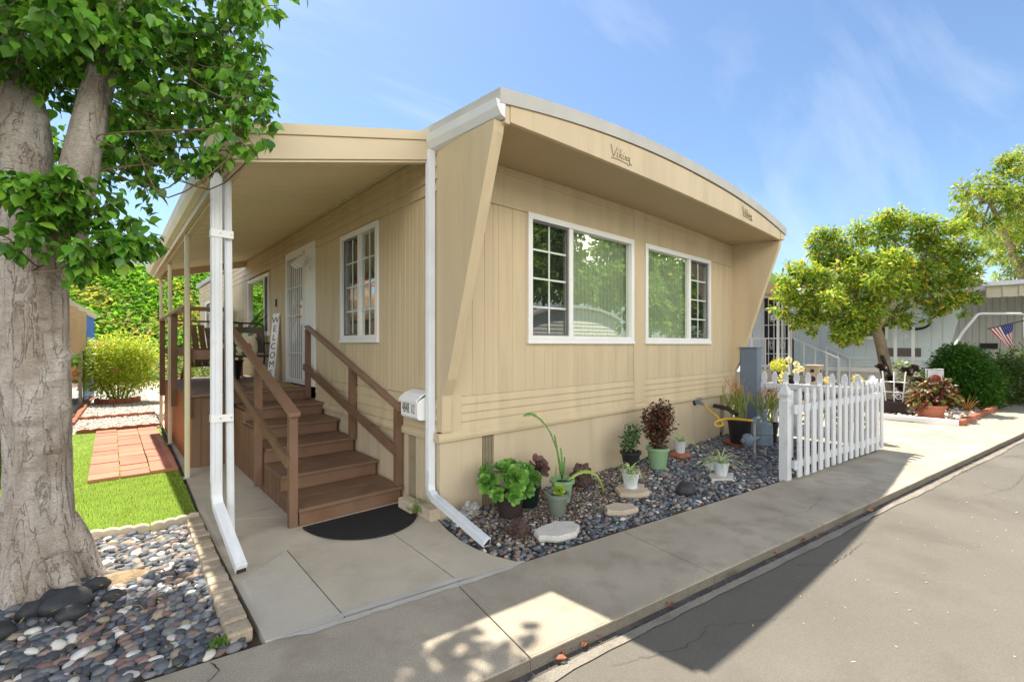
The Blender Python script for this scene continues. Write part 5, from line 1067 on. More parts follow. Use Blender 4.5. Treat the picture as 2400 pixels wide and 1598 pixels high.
n = len(P_); Y_ = np.array(Y_, float); mass('petals', DIA_V, DIA_T, axes_rot(Y_, np.tile([-.9, -.3, .3], (n, 1))), np.full(n, .065), np.array(P_), pick([(.75, .72, .6, 1)], n), M['leaf2'], a)
for i, (c, lab) in enumerate((((6.6, -.64, .97), 'cream flower head poking through the short picket fence'), ((6.62, -1.31, .94), 'peach and cream blossom cluster above the pickets'), ((6.68, -1.66, .98), 'pale yellow stock flower spike beside the corner fence post'))):
    a = thing('garden_flower', lab, 'flowers', (c[0], c[1], 0)); p_, r_, s_ = blobleaf([(*c, .07), (c[0], c[1], c[2] - .09, .06)], 160, (.03, .05), None, -.2, .4, 30 + i); mass('petals', DIA_V, DIA_T, r_, np.stack([s_, s_, s_], 1), p_, pick([[(.66, .64, .35, 3), (.7, .45, .25, .2 + 2 * (i == 1)), (.5, .48, .06, 1)][j] for j in range(3)], 160), M['leaf2'], a); stems(a, [([(c[0], c[1], 0), c], .008)])
    p_, r_, s_ = blobleaf([(c[0], c[1], .45, .16), (c[0] + .1, c[1] - .1, .25, .15)], 240, (.05, .1), None, .2, .2, 40 + i); mass('leaves', DIA_V, DIA_T, r_, s_, p_, pick([(.10, .2, .05, 1)], 240), M['leaf2'], a)

# ------------------------------------------------------------------ planter by the neighbour's drive
q = MB(); q.bar((9.72, -1.0, .05), (9.86, -2.60, .05), .10, .10); tag(q.build('timber_edge', M['white'], None, (9.8, -2, 0), bevel=.004), 'white painted timber edging the planter across the drive', 'timber')
m_ = MB(); m_.prism([(9.86, -.9), (9.95, -2.55), (14.9, -3.2), (15.8, -3.0), (15.8, .6), (9.86, .6)], -.05, .012); struct(m_.build('planter_bed', M['soil']))
P = scatter([(9.92, -1.0), (9.98, -2.5), (13, -2.9), (13, -.5)], .09); n = len(P); s_ = rng.uniform(.02, .06, n)
o = mass('planter_stones', *ICO0, rots(rng.uniform(0, 6, n), rng.normal(0, .4, n), rng.normal(0, .4, n)), np.stack([s_ * 1.2, s_, s_ * .6], 1), np.column_stack([P, np.full(n, .02)]), pick([(.6, .55, .48, 3), (.35, .14, .08, 1), (.2, .14, .1, 2)], n), M['chips']); tag(o, 'loose pale stones covering the planter across the drive', 'stones', kind='stuff')
for i in range(9):
    t = i / 8; x, y = 10.02 + t * 3.1, -2.63 - t * .32; q = MB(); q.bar((x - .16, y + .02, .05), (x + .16, y - .02, .05), .10, .11); tag(q.build('edging_brick', M['brick'], None, (x, y, 0), bevel=.015), 'red brick in the row edging the planter along the pavement', 'edging brick', 'red bricks edging the planter')
for j in range(2):
    m_ = MB(); L = []
    for s in range(33): t = s / 32; y = -1.30 - t * .62; x = 11.7 + j * .12; zt = .20 - j * .1 + .035 * abs(math.sin(t * math.pi * 3)); L.append([(x - .03, y, 0), (x + .03, y, 0), (x + .03, y, zt), (x - .03, y, zt)])
    m_.loft(L); tag(m_.build('scalloped_edging', M['terracotta'] if j else M['brick'], None, (11.7, -1.6, 0)), ['front lower scalloped terracotta edging between the two planter pots', 'rear scalloped terracotta edging between the two planter pots'][1 - j], 'edging')
a = thing('potted_coleus', 'bushy red and green coleus in a wide terracotta pot', 'potted plant', (10.25, -2.16, 0)); pot(a, (10.25, -2.16, .01), .235, .175, .31, M['terracotta'], .02, .05)
CB = [(10.25, -2.16, .45, .22), (10.15, -2.05, .50, .2), (10.42, -2.3, .55, .22), (10.3, -2.15, .70, .18), (10.55, -2.4, .42, .18), (10.1, -1.98, .36, .15), (10.45, -2.32, .78, .12)]
p_, r_, s_ = blobleaf(CB, 900, (.06, .13), None, .3, .3, 50); mass('foliage', LEAF_V, LEAF_T, r_, s_ * .8, p_, pick([(.16, .045, .03, 4), (.10, .05, .025, 3), (.22, .26, .06, 2), (.33, .28, .08, 1.5), (.05, .03, .02, 2)], 900), M['burg'], a)
a = thing('potted_aeonium', 'black aeonium with a white trellis in a dark square pot', 'potted plant', (10.8, -1.54, 0))
q = MB(); q.loft([[(10.8 + s * w_, -1.54 + t_ * w_, z) for s, t_ in ((-1, -1), (1, -1), (1, 1), (-1, 1))] for z, w_ in ((.01, .17), (.24, .21), (.241, .235), (.30, .235), (.30, .21), (.27, .20))]); q.build('pot', M['potbrown'], a)
q = MB()
for x in (-.14, 0, .14): q.tube([(10.62, -1.54 + x, .28), (10.6, -1.54 + x * 1.4, .95)], .013, 6)
for z in (.5, .72): q.tube([(10.61, -1.76, z), (10.61, -1.32, z)], .013, 6)
q.tube([(10.6, -1.62 + .1 * math.cos(t) * (1 - t / 14), .42 + .1 * math.sin(t) * (1 - t / 14)) for t in np.linspace(0, 11, 30)], .010, 5); q.build('trellis', M['white'], a)
AE = [((10.8, -1.72, .95), .13), ((10.85, -1.95, .72), .15), ((10.8, -1.45, .78), .12), ((10.75, -1.3, 1.02), .12), ((10.7, -1.62, .62), .12), ((10.9, -1.85, 1.02), .11)]
rosettes('rosettes', [(c, (-.5, -.4, .7), r, 34, ((.035, .022, .022, 4), (.06, .04, .03, 1)), 0, 60 + i) for i, (c, r) in enumerate(AE)], M['burg'], a); stems(a, [([(10.8, -1.54, .26), ((10.8 + c[0]) / 2, (-1.54 + c[1]) / 2 - .04, c[2] * .6), c], [.022, .018, .014]) for c, r in AE], M['twig'])
a = tag(thing('planter_tub', 'tan cylindrical concrete tub behind the dark aeonium pot', 'tub', (11.4, -1.75, 0)), 'tan cylindrical concrete tub behind the dark aeonium pot', 'tub'); pot(a, (11.4, -1.75, 0), .23, .16, .62, M['pottan'], .03, .08); 
p_, r_, s_ = blobleaf([(11.4, -1.75, .72, .22), (11.3, -1.6, .98, .16)], 260, (.06, .12), None, .1, .3, 77); mass('foliage', SP_V, SP_T, r_, s_, p_, pick([(.30, .34, .12, 2), (.12, .2, .06, 2), (.5, .5, .3, 1)], 260), M['succ'], a)
a = thing('spiky_plant', 'orange spiky leaved plant at the brick corner of the planter', 'plant', (12.4, -2.55, 0)); m_ = MB(); rg = random.Random(4)
for i in range(34):
    an = rg.uniform(0, 6.28); l = rg.uniform(.25, .55); ou = rg.uniform(.3, 1.); m_.ribbon([(12.4 + math.cos(an) * l * ou * t, -2.55 + math.sin(an) * l * ou * t, l * (1.2 - ou * .6) * (t - .35 * ou * t * t)) for t in np.linspace(0, 1, 6)], [.028 * (1 - t) + .003 for t in np.linspace(0, 1, 6)])
paint(m_.build('leaves', M['succ'], a), lambda c: (.46, .22, .05))
q = thing('garden_flag', 'small pink and white garden flag behind the coleus pot', 'flag', (11.9, -2.0, 0)); m_ = MB(); m_.tube([(11.9, -1.92, 0), (11.9, -1.92, .98)], .012, 6); m_.tube([(11.9, -1.92, .97), (11.9, -2.22, .98)], .008, 6); m_.build('pole', M['white'], q)
m_ = MB(); m_.loft([[(11.9 + .012 * math.sin(i), -1.95 - .27 * i / 6, z) for i in range(7)] for z in (.58, .96)], cap=False, closed=False); m_.build('cloth', M['flagwhite'], q); m_ = MB(); m_.tube([(11.885, -2.09, .76), (11.88, -2.09, .76)], .09, 16); m_.build('emblem', M['flagred'], q)

# ------------------------------------------------------------------ neighbour on the right: pale blue home
nb = thing('neighbour_home', 'pale blue mobile home behind the flowering tree on the right', 'mobile home', (19, 4, 0)); NX = 16.0
m_ = MB(); groove(m_, lambda a, n, z: (NX - n, a, z), -1.87, 12, .80, 3.42, [-1.6 + i * .31 for i in range(44)], .012, .012); m_.build('wall', M['bluewall'], nb)
for a_, b_ in (((NX + .061, -1.87, .8), (21, -1.81, 3.42)), ((20.94, -1.8, 0), (21, 12, 3.42)), ((NX, 12.01, 0), (20.9, 12.06, 3.42))): m_ = MB(); m_.box(a_, b_); m_.build('wall', M['bluewall'], nb)
m_ = MB(); laps(m_, lambda a, n, z: (NX - n, a, z), -1.86, 11.9, .82, 1.16, 3, .02, .05, .006); m_.build('lap_siding', M['bluewall'], nb)
m_ = MB(); groove(m_, lambda a, n, z: (NX - n, a, z), -1.85, 12, -.05, .66, [-1.7 + i * .16 for i in range(84)], .008, .01); m_.build('skirting', M['bluegrey'], nb); m_ = MB(); m_.box((NX - .04, -1.88, .66), (NX + .0, 12, .80)); m_.build('belly_band', M['white'], nb)
m_ = MB(); pr = [(-1.86, .82), (-1.90, .9), (-2.30, 2.9), (-2.42, 3.42), (-1.86, 3.42)]; m_.loft([[(x, y, z) for y, z in pr] for x in (NX - .02, NX + .10)]); m_.build('fin', M['bluewall'], nb); m_ = MB(); m_.loft([[(x, y, z) for y, z in pr] for x in (20.9, 21.0)]); m_.build('fin', M['bluewall'], nb)
m_ = MB(); pr = [(15.85 + i * 5.3 / 20, 3.44 + .3 * (1 - abs(i / 10 - 1) ** 2.2)) for i in range(21)]; pr += [(x, z - .2) for x, z in reversed(pr)]; m_.loft([[(x, y, z) for x, z in pr] for y in (-2.55, 12.2)]); m_.build('roof', M['white'], nb)
m_ = MB(); m_.box((NX - .03, -.62, 1.70), (NX - .002, .66, 3.02)); wn = m_.build('window', M['white'], nb, bevel=.004); m_ = MB(); m_.box((NX - .036, -.54, 1.80), (NX - .031, .58, 2.94)); m_.build('pane', M['glass2'], wn); m_ = MB(); m_.box((NX - .0305, -.54, 1.80), (NX - .0303, .58, 2.94)); m_.build('curtain', M['dark'], wn)
m_ = MB(); m_.box((NX - .03, 2.10, .74), (NX - .002, 2.95, 3.3)); dr = m_.build('door', M['dark'], nb)
m_ = MB()
for i in range(6): y = 2.08 + i * .18; m_.tube([(NX - .06, y, .74), (NX - .06, y, 3.32)], .016, 6)
for z in (.78, 1.2, 1.75, 2.25, 2.8, 3.3): m_.tube([(NX - .06, 2.06, z), (NX - .06, 3.0, z)], .016, 6)
for z in (1.5, 2.5):
    for c in (2.35, 2.7): m_.tube([(NX - .06, c + .09 * math.cos(t) * (1 - t / 16), z + .2 * math.sin(t) * (1 - t / 16)) for t in np.linspace(0, 12, 30)], .010, 5)
m_.build('security_bars', M['white'], dr); m_ = MB(); m_.box((NX - .09, 2.38, 2.42), (NX - .08, 2.72, 2.62)); pl = m_.build('plaque', M['white'], dr)
m_ = MB()
for c in (2.47, 2.63): m_.bar((NX - .0925, c - .05, 2.46), (NX - .0925, c + .05, 2.58), .004, .018, (1, 0, 0)); m_.bar((NX - .0935, c + .05, 2.46), (NX - .0935, c - .05, 2.58), .004, .018, (1, 0, 0))
m_.build('lettering', M['ink'], pl)
m_ = MB(); m_.box((14.6, 1.6, 0), (15.98, 3.3, .70)); 
for i in range(4): m_.box((14.6 + .002, 1.6 - .3 * (i + 1), 0), (15.9, 1.6 - .3 * i - .002, .70 - .16 * (i + 1)))
stp = m_.build('steps', M['concrete2'], nb)
m_ = MB()
def railing(p0, p1, n, h):
    p0, p1 = Vector(p0), Vector(p1)
    for i in range(n): p = p0 + (p1 - p0) * i / (n - 1); m_.bar(p, p + Vector((0, 0, h)), .035, .035)
    m_.bar(p0 + Vector((0, 0, h)), p1 + Vector((0, 0, h)), .045, .03); m_.bar(p0 + Vector((0, 0, .12)), p1 + Vector((0, 0, .12)), .03, .025)
railing((14.65, 1.62, .70), (14.65, .35, .05), 5, 1.05); railing((14.65, 1.62, .70), (14.65, 3.3, .70), 5, 1.05); m_.build('step_railing', M['white'], nb); m_ = MB(); railing((15.9, 1.0, .4), (15.9, .35, .05), 3, 1.05); m_.build('step_railing', M['white'], nb)
m_ = MB()
for y in (1.75, 2.02, 3.02): m_ = MB(); m_.box((14.9, y - .03, .7), (14.96, y + .03, 3.4)); m_.build('porch_post', M['white'], nb)
m_ = MB(); m_.tube([(15.97, -1.25 + .34 * math.cos(t), 2.2 + .2 * math.sin(t)) for t in np.linspace(3.1, 6.4, 14)], [.02 + .02 * math.sin(i / 13 * 3.1) for i in range(14)], 6); tag(m_.build('wall_ornament', M['potdark'], None, (NX, -1.25, 2.2)), 'dark green crescent ornament hanging on the pale blue wall', 'ornament')
# its awning with pale green edge and scrolled post pairs
na = thing('neighbour_awning', 'green edged porch awning sloping from the pale blue home', 'awning', (13.5, 3, 0))
m_ = MB(); E0, E1, E2, E3 = (11.55, 1.85, 3.95), (12.55, .9, 2.82), (15.95, 2.0, 3.05), (15.95, 5.5, 4.1); up = .04
m_.loft([[(*p[:2], p[2]) for p in (E0, E1, E2, E3)], [(*p[:2], p[2] + up) for p in (E0, E1, E2, E3)]]); m_.build('roof_panel', M['awn'], na)
m_ = MB(); m_.bar(Vector(E0) + Vector((-.02, -.02, .03)), Vector(E1) + Vector((-.02, -.02, .03)), .04, .24); m_.bar(Vector(E1) + Vector((0, -.03, .03)), Vector(E2) + Vector((0, -.03, .03)), .04, .2); m_.build('fascia', M['greentrim'], na)
for x, y in ((12.6, 1.1), (12.45, 1.35)): m_ = MB(); m_.box((x - .03, y - .03, -.03), (x + .03, y + .03, 2.8)); m_.build('post', M['white'], na)
sp = thing('scroll_post_pair', 'pair of slim white posts joined by iron scrolls before the pale blue wall', 'post', (15.0, -1.1, 0))
for y in (-.93, -1.32): m_ = MB(); m_.box((14.97, y - .035, 0), (15.04, y + .035, 3.1)); m_.build('post', M['white'], sp)
for z in (.9, 1.9):
    for s_ in (1, -1): m_ = MB(); m_.tube([(15.0, -1.12 + .1 * math.cos(t) * (1 - t / 15), z + s_ * (.12 + .1 * math.sin(t) * (1 - t / 15))) for t in np.linspace(0, 11, 26)], .008, 5); m_.build('scroll', M['white'], sp)
m_ = MB(); m_.box((15.985, -1.38, 1.17), (15.998, -.55, 1.43)); tag(m_.build('wall_sign', M['sling'], None, (NX, -1, 1.2)), 'dark narrow panel on the pale blue wall behind the scroll posts', 'panel')
# grey home further right
gh = thing('grey_home', 'grey ribbed mobile home with white awning at the far right', 'mobile home', (22, 0, 0))
m_ = MB(); groove(m_, lambda a, n, z: (19.6 - n, a, z), -4.6, 10, 0, 3.3, [-4.5 + i * .16 for i in range(90)], .02, .02); m_.build('wall', M['bluegrey'], gh); m_ = MB(); m_.box((19.67, -4.6, 0), (25, -4.54, 3.3)); m_.build('wall', M['bluegrey'], gh); m_ = MB(); m_.box((19.2, -4.9, 3.3), (25.2, 10, 3.45)); m_.build('roof', M['white'], gh)
m_ = MB(); m_.loft([[(17.75, -5.5, 2.95), (17.75, -5.5, 3.35), (19.2, -5.5, 3.5), (19.2, -5.5, 3.35)], [(17.75, -2.65, 2.95), (17.75, -2.65, 3.35), (19.2, -2.65, 3.5), (19.2, -2.65, 3.35)]]); 
for i in range(9): y = -2.7 - i * .33; m_.box((17.71, y - .03, 2.96), (17.752, y + .03, 3.34))
m_.build('awning', M['cream'], gh); m_ = MB(); m_.box((17.6, -5.5, 3.3), (17.75, -2.6, 3.42)); m_.build('gutter', M['white'], gh)
m_ = MB(); m_.box((19.55, -2.86, 1.40), (19.58, -2.45, 1.58)); m_.build('wall_plate', M['black'], gh); m_ = MB(); m_.box((19.54, -3.60, 0), (19.6, -3.52, 3.1)); m_.build('downpipe', M['white'], gh); m_ = MB(); m_.box((19.54, -4.0, 0), (19.6, -3.92, 3.1)); m_.build('downpipe', M['white'], gh)
q = MB(); q.tube([(15.69, -2.02, .4), (15.69, -2.02, 1.26), (15.96, -2.26, 1.87), (16.27, -2.54, 2.38), (16.33, -2.6, 2.41), (16.73, -2.94, 2.413), (17.2, -3.36, 2.41), (17.3, -3.45, 2.36), (17.32, -3.47, .0)], .035, 10); tag(q.build('bent_pipe', M['white'], None, (16.2, -2.5, 0)), 'bent white pipe frame rising behind the clipped hedge', 'frame')
fg = thing('national_flag', 'red and white striped flag with blue starred canton above the hedge', 'flag', (15.9, -3.1, 1.5)); A_, B_ = Vector((15.66, -2.79, 1.967)), Vector((16.0, -3.23, 2.113)); 
m_ = MB(); m_.tube([A_ + (A_ - B_) * .05, B_ + (B_ - A_) * .62], .014, 8); m_.build('pole', M['black'], fg); m_ = MB(); m_.tube([B_ + (B_ - A_) * .56, B_ + (B_ - A_) * .66], .03, 10); m_.build('finial', M['black'], fg)
nu, nv = 26, 22; vs = []; fs = []; fm = []
for i in range(nu + 1):
    u = i / nu; h = A_ + (B_ - A_) * u; e_ = Vector((15.976, -3.21, 1.30)) * (1 - u) + Vector((16.01, -3.24, 1.58)) * u
    for j in range(nv + 1):
        v_ = j / nv; p = h + (e_ - h) * v_; p += Vector((-.66, -.75, 0)) * (.035 * math.sin(u * 9 + v_ * 3) * v_); vs.append(tuple(p))
for i in range(nu):
    for j in range(nv): a0 = i * (nv + 1) + j; fs.append((a0, a0 + nv + 1, a0 + nv + 2, a0 + 1)); fm.append(2 if (i >= 12 and j < 9) else (i // 2) % 2)
o = link('cloth', vs, fs, None, fg, mats=[M['flagred'], M['flagwhite'], M['navy']], fmi=fm, smooth=True)
st_ = MB()
for i in range(5):
    for j in range(4):
        iu = 14 + i * 2.4; jv = 1 + j * 2.2; u, v_ = iu / nu, jv / nv; h = A_ + (B_ - A_) * u; e_ = Vector((15.976, -3.21, 1.30)) * (1 - u) + Vector((16.01, -3.24, 1.58)) * u; p = h + (e_ - h) * v_ + Vector((-.66, -.75, 0)) * (.035 * math.sin(u * 9 + v_ * 3) * v_ + .006)
        for k in range(3):
            an = k * 1.0472; st_.bar(p + Vector((.75 * math.cos(an), -.66 * math.cos(an), math.sin(an))) * .009, p - Vector((.75 * math.cos(an), -.66 * math.cos(an), math.sin(an))) * .009, .005, .002)
st_.build('stars', M['flagwhite'], fg)
def bush(name, label, blobs, n, size, pal, seed, m_='leaf2', cat='bush', trunk=None, shell=.6, leafv=(DIA_V, DIA_T), asp=.9, droop=.1):
    a = thing(name, label, cat, (blobs[0][0], blobs[0][1], 0)); p_, r_, s_ = blobleaf(blobs, n, size, None, droop, shell, seed); k = p_[:, 2] > .02
    mass('foliage', *leafv, r_[k], np.stack([s_ * asp, s_, s_], 1)[k], p_[k], pick(pal, n)[k], M[m_], a)
    if trunk: stems(a, trunk, M['twig'], 'branches')
    return a
HB = [(13.75, -2.38, .80, .60), (13.72, -2.3, .5, .66), (13.82, -2.5, .50, .66), (13.75, -2.38, .25, .62), (13.72, -2.3, 1.12, .42), (13.8, -2.45, 1.1, .42)]
bush('hedge_bush', 'dark green clipped dome bush beside the blue home', HB, 26000, (.045, .085), [(.045, .13, .018, 4), (.08, .20, .028, 3), (.13, .28, .035, 1)], 70, trunk=[([(13.75, -2.4, 0), (13.75, -2.38, .8)], .05)], shell=.75)
bush('hedge_bush', 'olive loose bush at the right edge behind the dome bush', [(15.2, -3.15, .6, .62), (15.7, -3.5, .75, .75), (15.0, -3.0, .9, .38), (16.3, -4.0, .6, .8)], 11000, (.05, .10), [(.06, .13, .025, 4), (.11, .18, .04, 2), (.16, .15, .05, 1)], 71, trunk=[([(15.4, -3.25, 0), (15.4, -3.3, .8)], .05)], shell=.5)
bush('flowering_shrub', 'pale cream flowered shrub behind the flag', [(16.9, -3.75, 1.5, .35), (17.2, -4.0, 1.3, .5)], 1200, (.04, .08), [(.6, .58, .4, 2), (.25, .32, .1, 2), (.5, .42, .3, 1)], 72, trunk=[([(17.0, -3.85, 0), (17, -3.8, 1.3)], .03)], shell=.3)
# street tree in the planter
def sub_blobs(blobs, k, f, seed):
    rg = random.Random(seed); o = []
    for b in blobs:
        o.append((b[0], b[1], b[2], b[3] * .55))
        for _ in range(k):
            d = Vector((rg.gauss(0, 1), rg.gauss(0, 1), rg.gauss(.1, .9))).normalized() * b[3] * rg.uniform(.55, 1.12); o.append((b[0] + d.x, b[1] + d.y, b[2] + d.z, b[3] * f * rg.uniform(.6, 1.3)))
    return o
def tree(name, label, limbs, blobs, n, size, pal, seed, m_='leaf2', bark='bark2', twigs=40, group=None, asp=.8, droop=.35, shell=.25, leafv=(DIA_V, DIA_T)):
    a = thing(name, label, 'tree', limbs[0][0][0], group); q = MB()
    for pts, r in limbs: q.tube(smooth_path(pts, max(8, 4 * len(pts))), list(np.linspace(r[0], r[1], max(8, 4 * len(pts)))), 12)
    qt = q
    p_, r_, s_ = blobleaf(sub_blobs(blobs, 9, .30, seed), n, size, None, droop, .1, seed); mass('crown', *leafv, r_, np.stack([s_ * asp, s_, s_], 1), p_, pick(pal, n, .2), M[m_], a)
    rg = random.Random(seed); q = qt; ends = [l[0][-1] for l in limbs]
    for b in blobs:
        e = min(ends, key=lambda e_: (Vector(e_) - Vector(b[:3])).length)
        q.tube(smooth_path([e, (Vector(e) * .5 + Vector(b[:3]) * .5 + Vector((0, 0, .1 * b[3]))), b[:3]], 8), list(np.linspace(r[1] * .8, .012, 8)), 6)
        for _ in range(max(2, twigs // len(blobs))):
            d = Vector((rg.gauss(0, 1), rg.gauss(0, 1), rg.gauss(.3, .8))).normalized() * b[3] * rg.uniform(.7, 1.1); c = Vector(b[:3]); q.tube([c, c + d * .5 + Vector((rg.gauss(0, .05), 0, .03)), c + d], [.014, .009, .004], 4)
    q.build('trunk', M[bark], a, smooth=True); return a
T2 = [(11.53, .47, 3.31, .5), (11.27, .70, 2.75, .40), (12.72, -.06, 4.25, .75), (13.47, -.99, 4.45, .75), (14.14, -1.85, 4.3, .65), (14.73, -2.37, 3.95, .5), (11.44, .02, 2.85, .8), (12.46, -.89, 3.05, .95), (13.71, -1.73, 3.2, .9), (15.1, -2.19, 3.4, .5), (11.8, -.44, 2.05, .55), (13.9, -1.1, 2.25, .5), (11.38, .33, 2.15, .42), (14.2, -1.9, 2.55, .5), (13.52, -.23, 3.55, .9), (14.4, -1.19, 3.6, .85), (11.0, .6, 3.0, .3), (15.0, -2.3, 2.75, .35), (12.2, -.3, 1.75, .3)]
tree('street_tree', 'small spreading tree with yellow green leaves in the planter across the drive', [([(13.26, -1.06, -.05), (13.2, -1.0, .8), (13.07, -.9, 1.6), (12.95, -.78, 2.1)], (.145, .11)), ([(12.95, -.78, 2.05), (12.7, -.58, 2.58), (12.5, -.42, 3.0), (12.2, -.15, 3.5)], (.10, .05)), ([(13.02, -.84, 1.95), (13.22, -1.02, 2.6), (13.47, -1.25, 3.1), (13.8, -1.55, 3.6)], (.10, .05))],
     T2, 34000, (.09, .175), [(.22, .37, .055, 4), (.33, .47, .07, 3), (.50, .50, .08, 2), (.11, .20, .03, 3), (.62, .52, .07, 1.2)], 80, twigs=60, asp=.62, shell=.3)
q = MB(); q.bar((12.95, -.95, 1.25), (13.2, -1.15, .5), .06, .06); tag(q.build('tree_stake', M['black'], None, (13.1, -1.1, .5)), 'short black stake tied against the small street tree', 'stake')
tree('street_tree', 'tall yellow green tree rising at the far right edge', [([(24.2, -3.6, -.05), (24.0, -3.5, 2), (23.7, -3.4, 4.2)], (.25, .15)), ([(23.7, -3.4, 4.1), (23.0, -3.0, 5.5), (22.4, -2.6, 6.8)], (.14, .06)), ([(23.7, -3.4, 4.1), (24.2, -3.7, 6), (24.2, -3.8, 7.8)], (.14, .06))],
     [(22.62, -2.69, 7.5, .9), (23.21, -3.22, 6.7, 1.2), (22.26, -2.37, 5.9, .7), (23.33, -3.32, 5.0, 1.0), (20.96, -1.88, 7.2, .35), (21.5, -2.0, 7.0, .3), (23.57, -3.54, 8.3, .9), (23.84, -3.1, 4.2, .5), (22.02, -2.16, 6.7, .6), (25.2, -4.3, 6.6, 1.7), (24.8, -4.5, 8.2, 1.2)], 17000, (.11, .22), [(.2, .33, .05, 4), (.33, .40, .06, 3), (.48, .42, .07, 1.2), (.12, .21, .04, 2), (.45, .28, .05, .3)], 81, twigs=60, asp=.6, shell=.25)

# ------------------------------------------------------------------ left and back: shade cover, shrub, bank
pc = thing('patio_cover', 'white patio cover on posts along the left neighbour, seen past the trunk', 'patio cover', (-4, 9, 0))
def le(y): return -3.13 + (y - 4.5) * .054
m_ = MB(); m_.loft([[(le(y) + .02, y, 2.36), (le(y) + .02, y, 2.46), (le(y) - 3.2, y, 2.75), (le(y) - 3.2, y, 2.65)] for y in (2.2, 15.6)]); m_.build('roof_panel', M['roof'], pc); m_ = MB(); m_.loft([[(le(y) + .025, y, 2.33), (le(y) + .065, y, 2.33), (le(y) + .065, y, 2.47), (le(y) + .025, y, 2.47)] for y in (2.2, 15.65)]); m_.build('fascia', M['cream'], pc)
for y in (7.5, 12.5): m_ = MB(); m_.box((le(y) - .06, y - .04, -.05), (le(y) + .015, y + .04, 2.36)); m_.build('post', M['cream'], pc)
for y0, y1, lab in ((2.8, 8.2, 'long tan roll shade hanging behind the left side of the trunk'), (8.6, 12.2, 'tan roll shade hanging right of the trunk under the patio cover')):
    m_ = MB(); L = []
    for i in range(40):
        y = y0 + (y1 - y0) * i / 39; x = le(y) + .085 + .025 * math.sin(y * 2.6); zb = 1.36 + .03 * math.sin(y * 1.7); L.append([(x, y, zb), (x + .012, y, zb), (x + .012 - .01 * math.sin(y * 3), y, 2.34), (x - .01 * math.sin(y * 3), y, 2.34)])
    m_.loft(L); tag(m_.build('roll_shade', M['bamboo'], None, (le(y0), y0, 2)), lab, 'shade')
m_ = MB(); L = []
for i in range(12): t = i / 11; x = -2.68 + t * .12 + .04 * math.sin(t * 9); y = 12.75 + t * 2.85; L.append([(x, y, .05), (x + .02, y, .05), (x + .02 + .04 * math.sin(t * 7), y, 1.2), (x + .02, y, 2.32), (x, y, 2.32), (x - .02, y, 1.2)])
m_.loft(L); tag(m_.build('blue_tarp', M['bluetarp'], None, (-2.6, 15, 0)), 'blue tarp hanging at the end of the patio cover', 'tarp')
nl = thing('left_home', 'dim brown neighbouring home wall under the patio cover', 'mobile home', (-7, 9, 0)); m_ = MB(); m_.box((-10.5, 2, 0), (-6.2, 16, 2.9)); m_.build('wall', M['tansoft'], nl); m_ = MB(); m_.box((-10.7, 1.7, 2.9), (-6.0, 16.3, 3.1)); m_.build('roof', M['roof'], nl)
for i, (y, h, lab) in enumerate(((5.2, .85, 'low storage chest in the shade left of the trunk'), (10.2, 1.15, 'tall dark storage cabinet under the patio cover'), (13.8, 1.3, 'dark cabinet beside the blue tarp'))):
    q = thing('storage_cabinet', lab, 'cabinet', (-4.2, y, 0)); m_ = MB(); m_.box((-4.6, y - .8, 0), (-3.7, y + .8, h)); m_.build('body', M['sling'], q, bevel=.01); m_ = MB(); m_.box((-4.65, y - .84, h + .001), (-3.65, y + .84, h + .05)); m_.build('lid', M['chairmetal'], q, bevel=.008)
for i in range(14):
    y = 8.6 + i * .42; q = MB(); q.bar((-2.72 + i * .012, y - .19, .03), (-2.715 + i * .012, y + .19, .03), .12, .10); tag(q.build('edging_brick', M['brick'], None, (-2.72, y, 0), bevel=.012), 'red brick in the row between the gravel yard and the patio cover', 'edging brick', 'red bricks edging the gravel yard')
for i, (x0, x1, y) in enumerate(((-2.6, -1.45, 7.38), (-2.75, -1.42, 9.3))):
    m_ = MB(); L = [[(x0 + (x1 - x0) * s / 24, y - .03, -.02), (x0 + (x1 - x0) * s / 24, y + .03, -.02), (x0 + (x1 - x0) * s / 24, y + .03, .05 + .02 * abs(math.sin(s * .8))), (x0 + (x1 - x0) * s / 24, y - .03, .05 + .02 * abs(math.sin(s * .8)))] for s in range(25)]
    m_.loft(L); tag(m_.build('scalloped_edging', M['terracotta'], None, (x0, y, 0)), ['brown scalloped edging between the turf and the gravel', 'low red edging line crossing the white gravel'][i], 'edging')
for i in range(10):
    an = 3.0 + i * .36; x, y = -2.0 + .42 * math.cos(an), 12.45 + .42 * math.sin(an); q = MB(); q.bar((x - .08 * math.sin(an), y + .08 * math.cos(an), .07), (x + .08 * math.sin(an), y - .08 * math.cos(an), .07), .09, .15); tag(q.build('ring_brick', M['terracotta'], None, (x, y, 0), bevel=.02), 'terracotta block in the ring around the yellow green shrub', 'edging block', 'blocks ringing the shrub')
bush('yard_shrub', 'bushy yellow green shrub in a terracotta ring by the gravel path', [(-2.0, 12.5, 1.0, .72), (-2.3, 12.6, .9, .55), (-1.6, 12.3, .95, .6), (-2.0, 12.4, 1.4, .5), (-2.4, 12.7, 1.35, .4), (-1.55, 12.2, 1.35, .4), (-2.0, 12.5, .5, .5), (-1.4, 12.1, .7, .35), (-2.5, 12.7, .6, .35)], 11000, (.05, .10), [(.42, .56, .08, 4), (.56, .62, .11, 3), (.25, .38, .05, 2), (.62, .55, .12, .7)], 90, trunk=[([(-2 + .05 * k, 12.45, 0), (-2 + .28 * k, 12.5, 1.0)], .02) for k in (-2, -1, 0, 1, 2)], shell=.25)
tag(rock('blossom', 'single orange blossom on the yellow green shrub', (-2.05, 11.75, .92), (.045, .045, .04), M['orange'], 3, .4), 'single orange blossom on the yellow green shrub', 'flower')
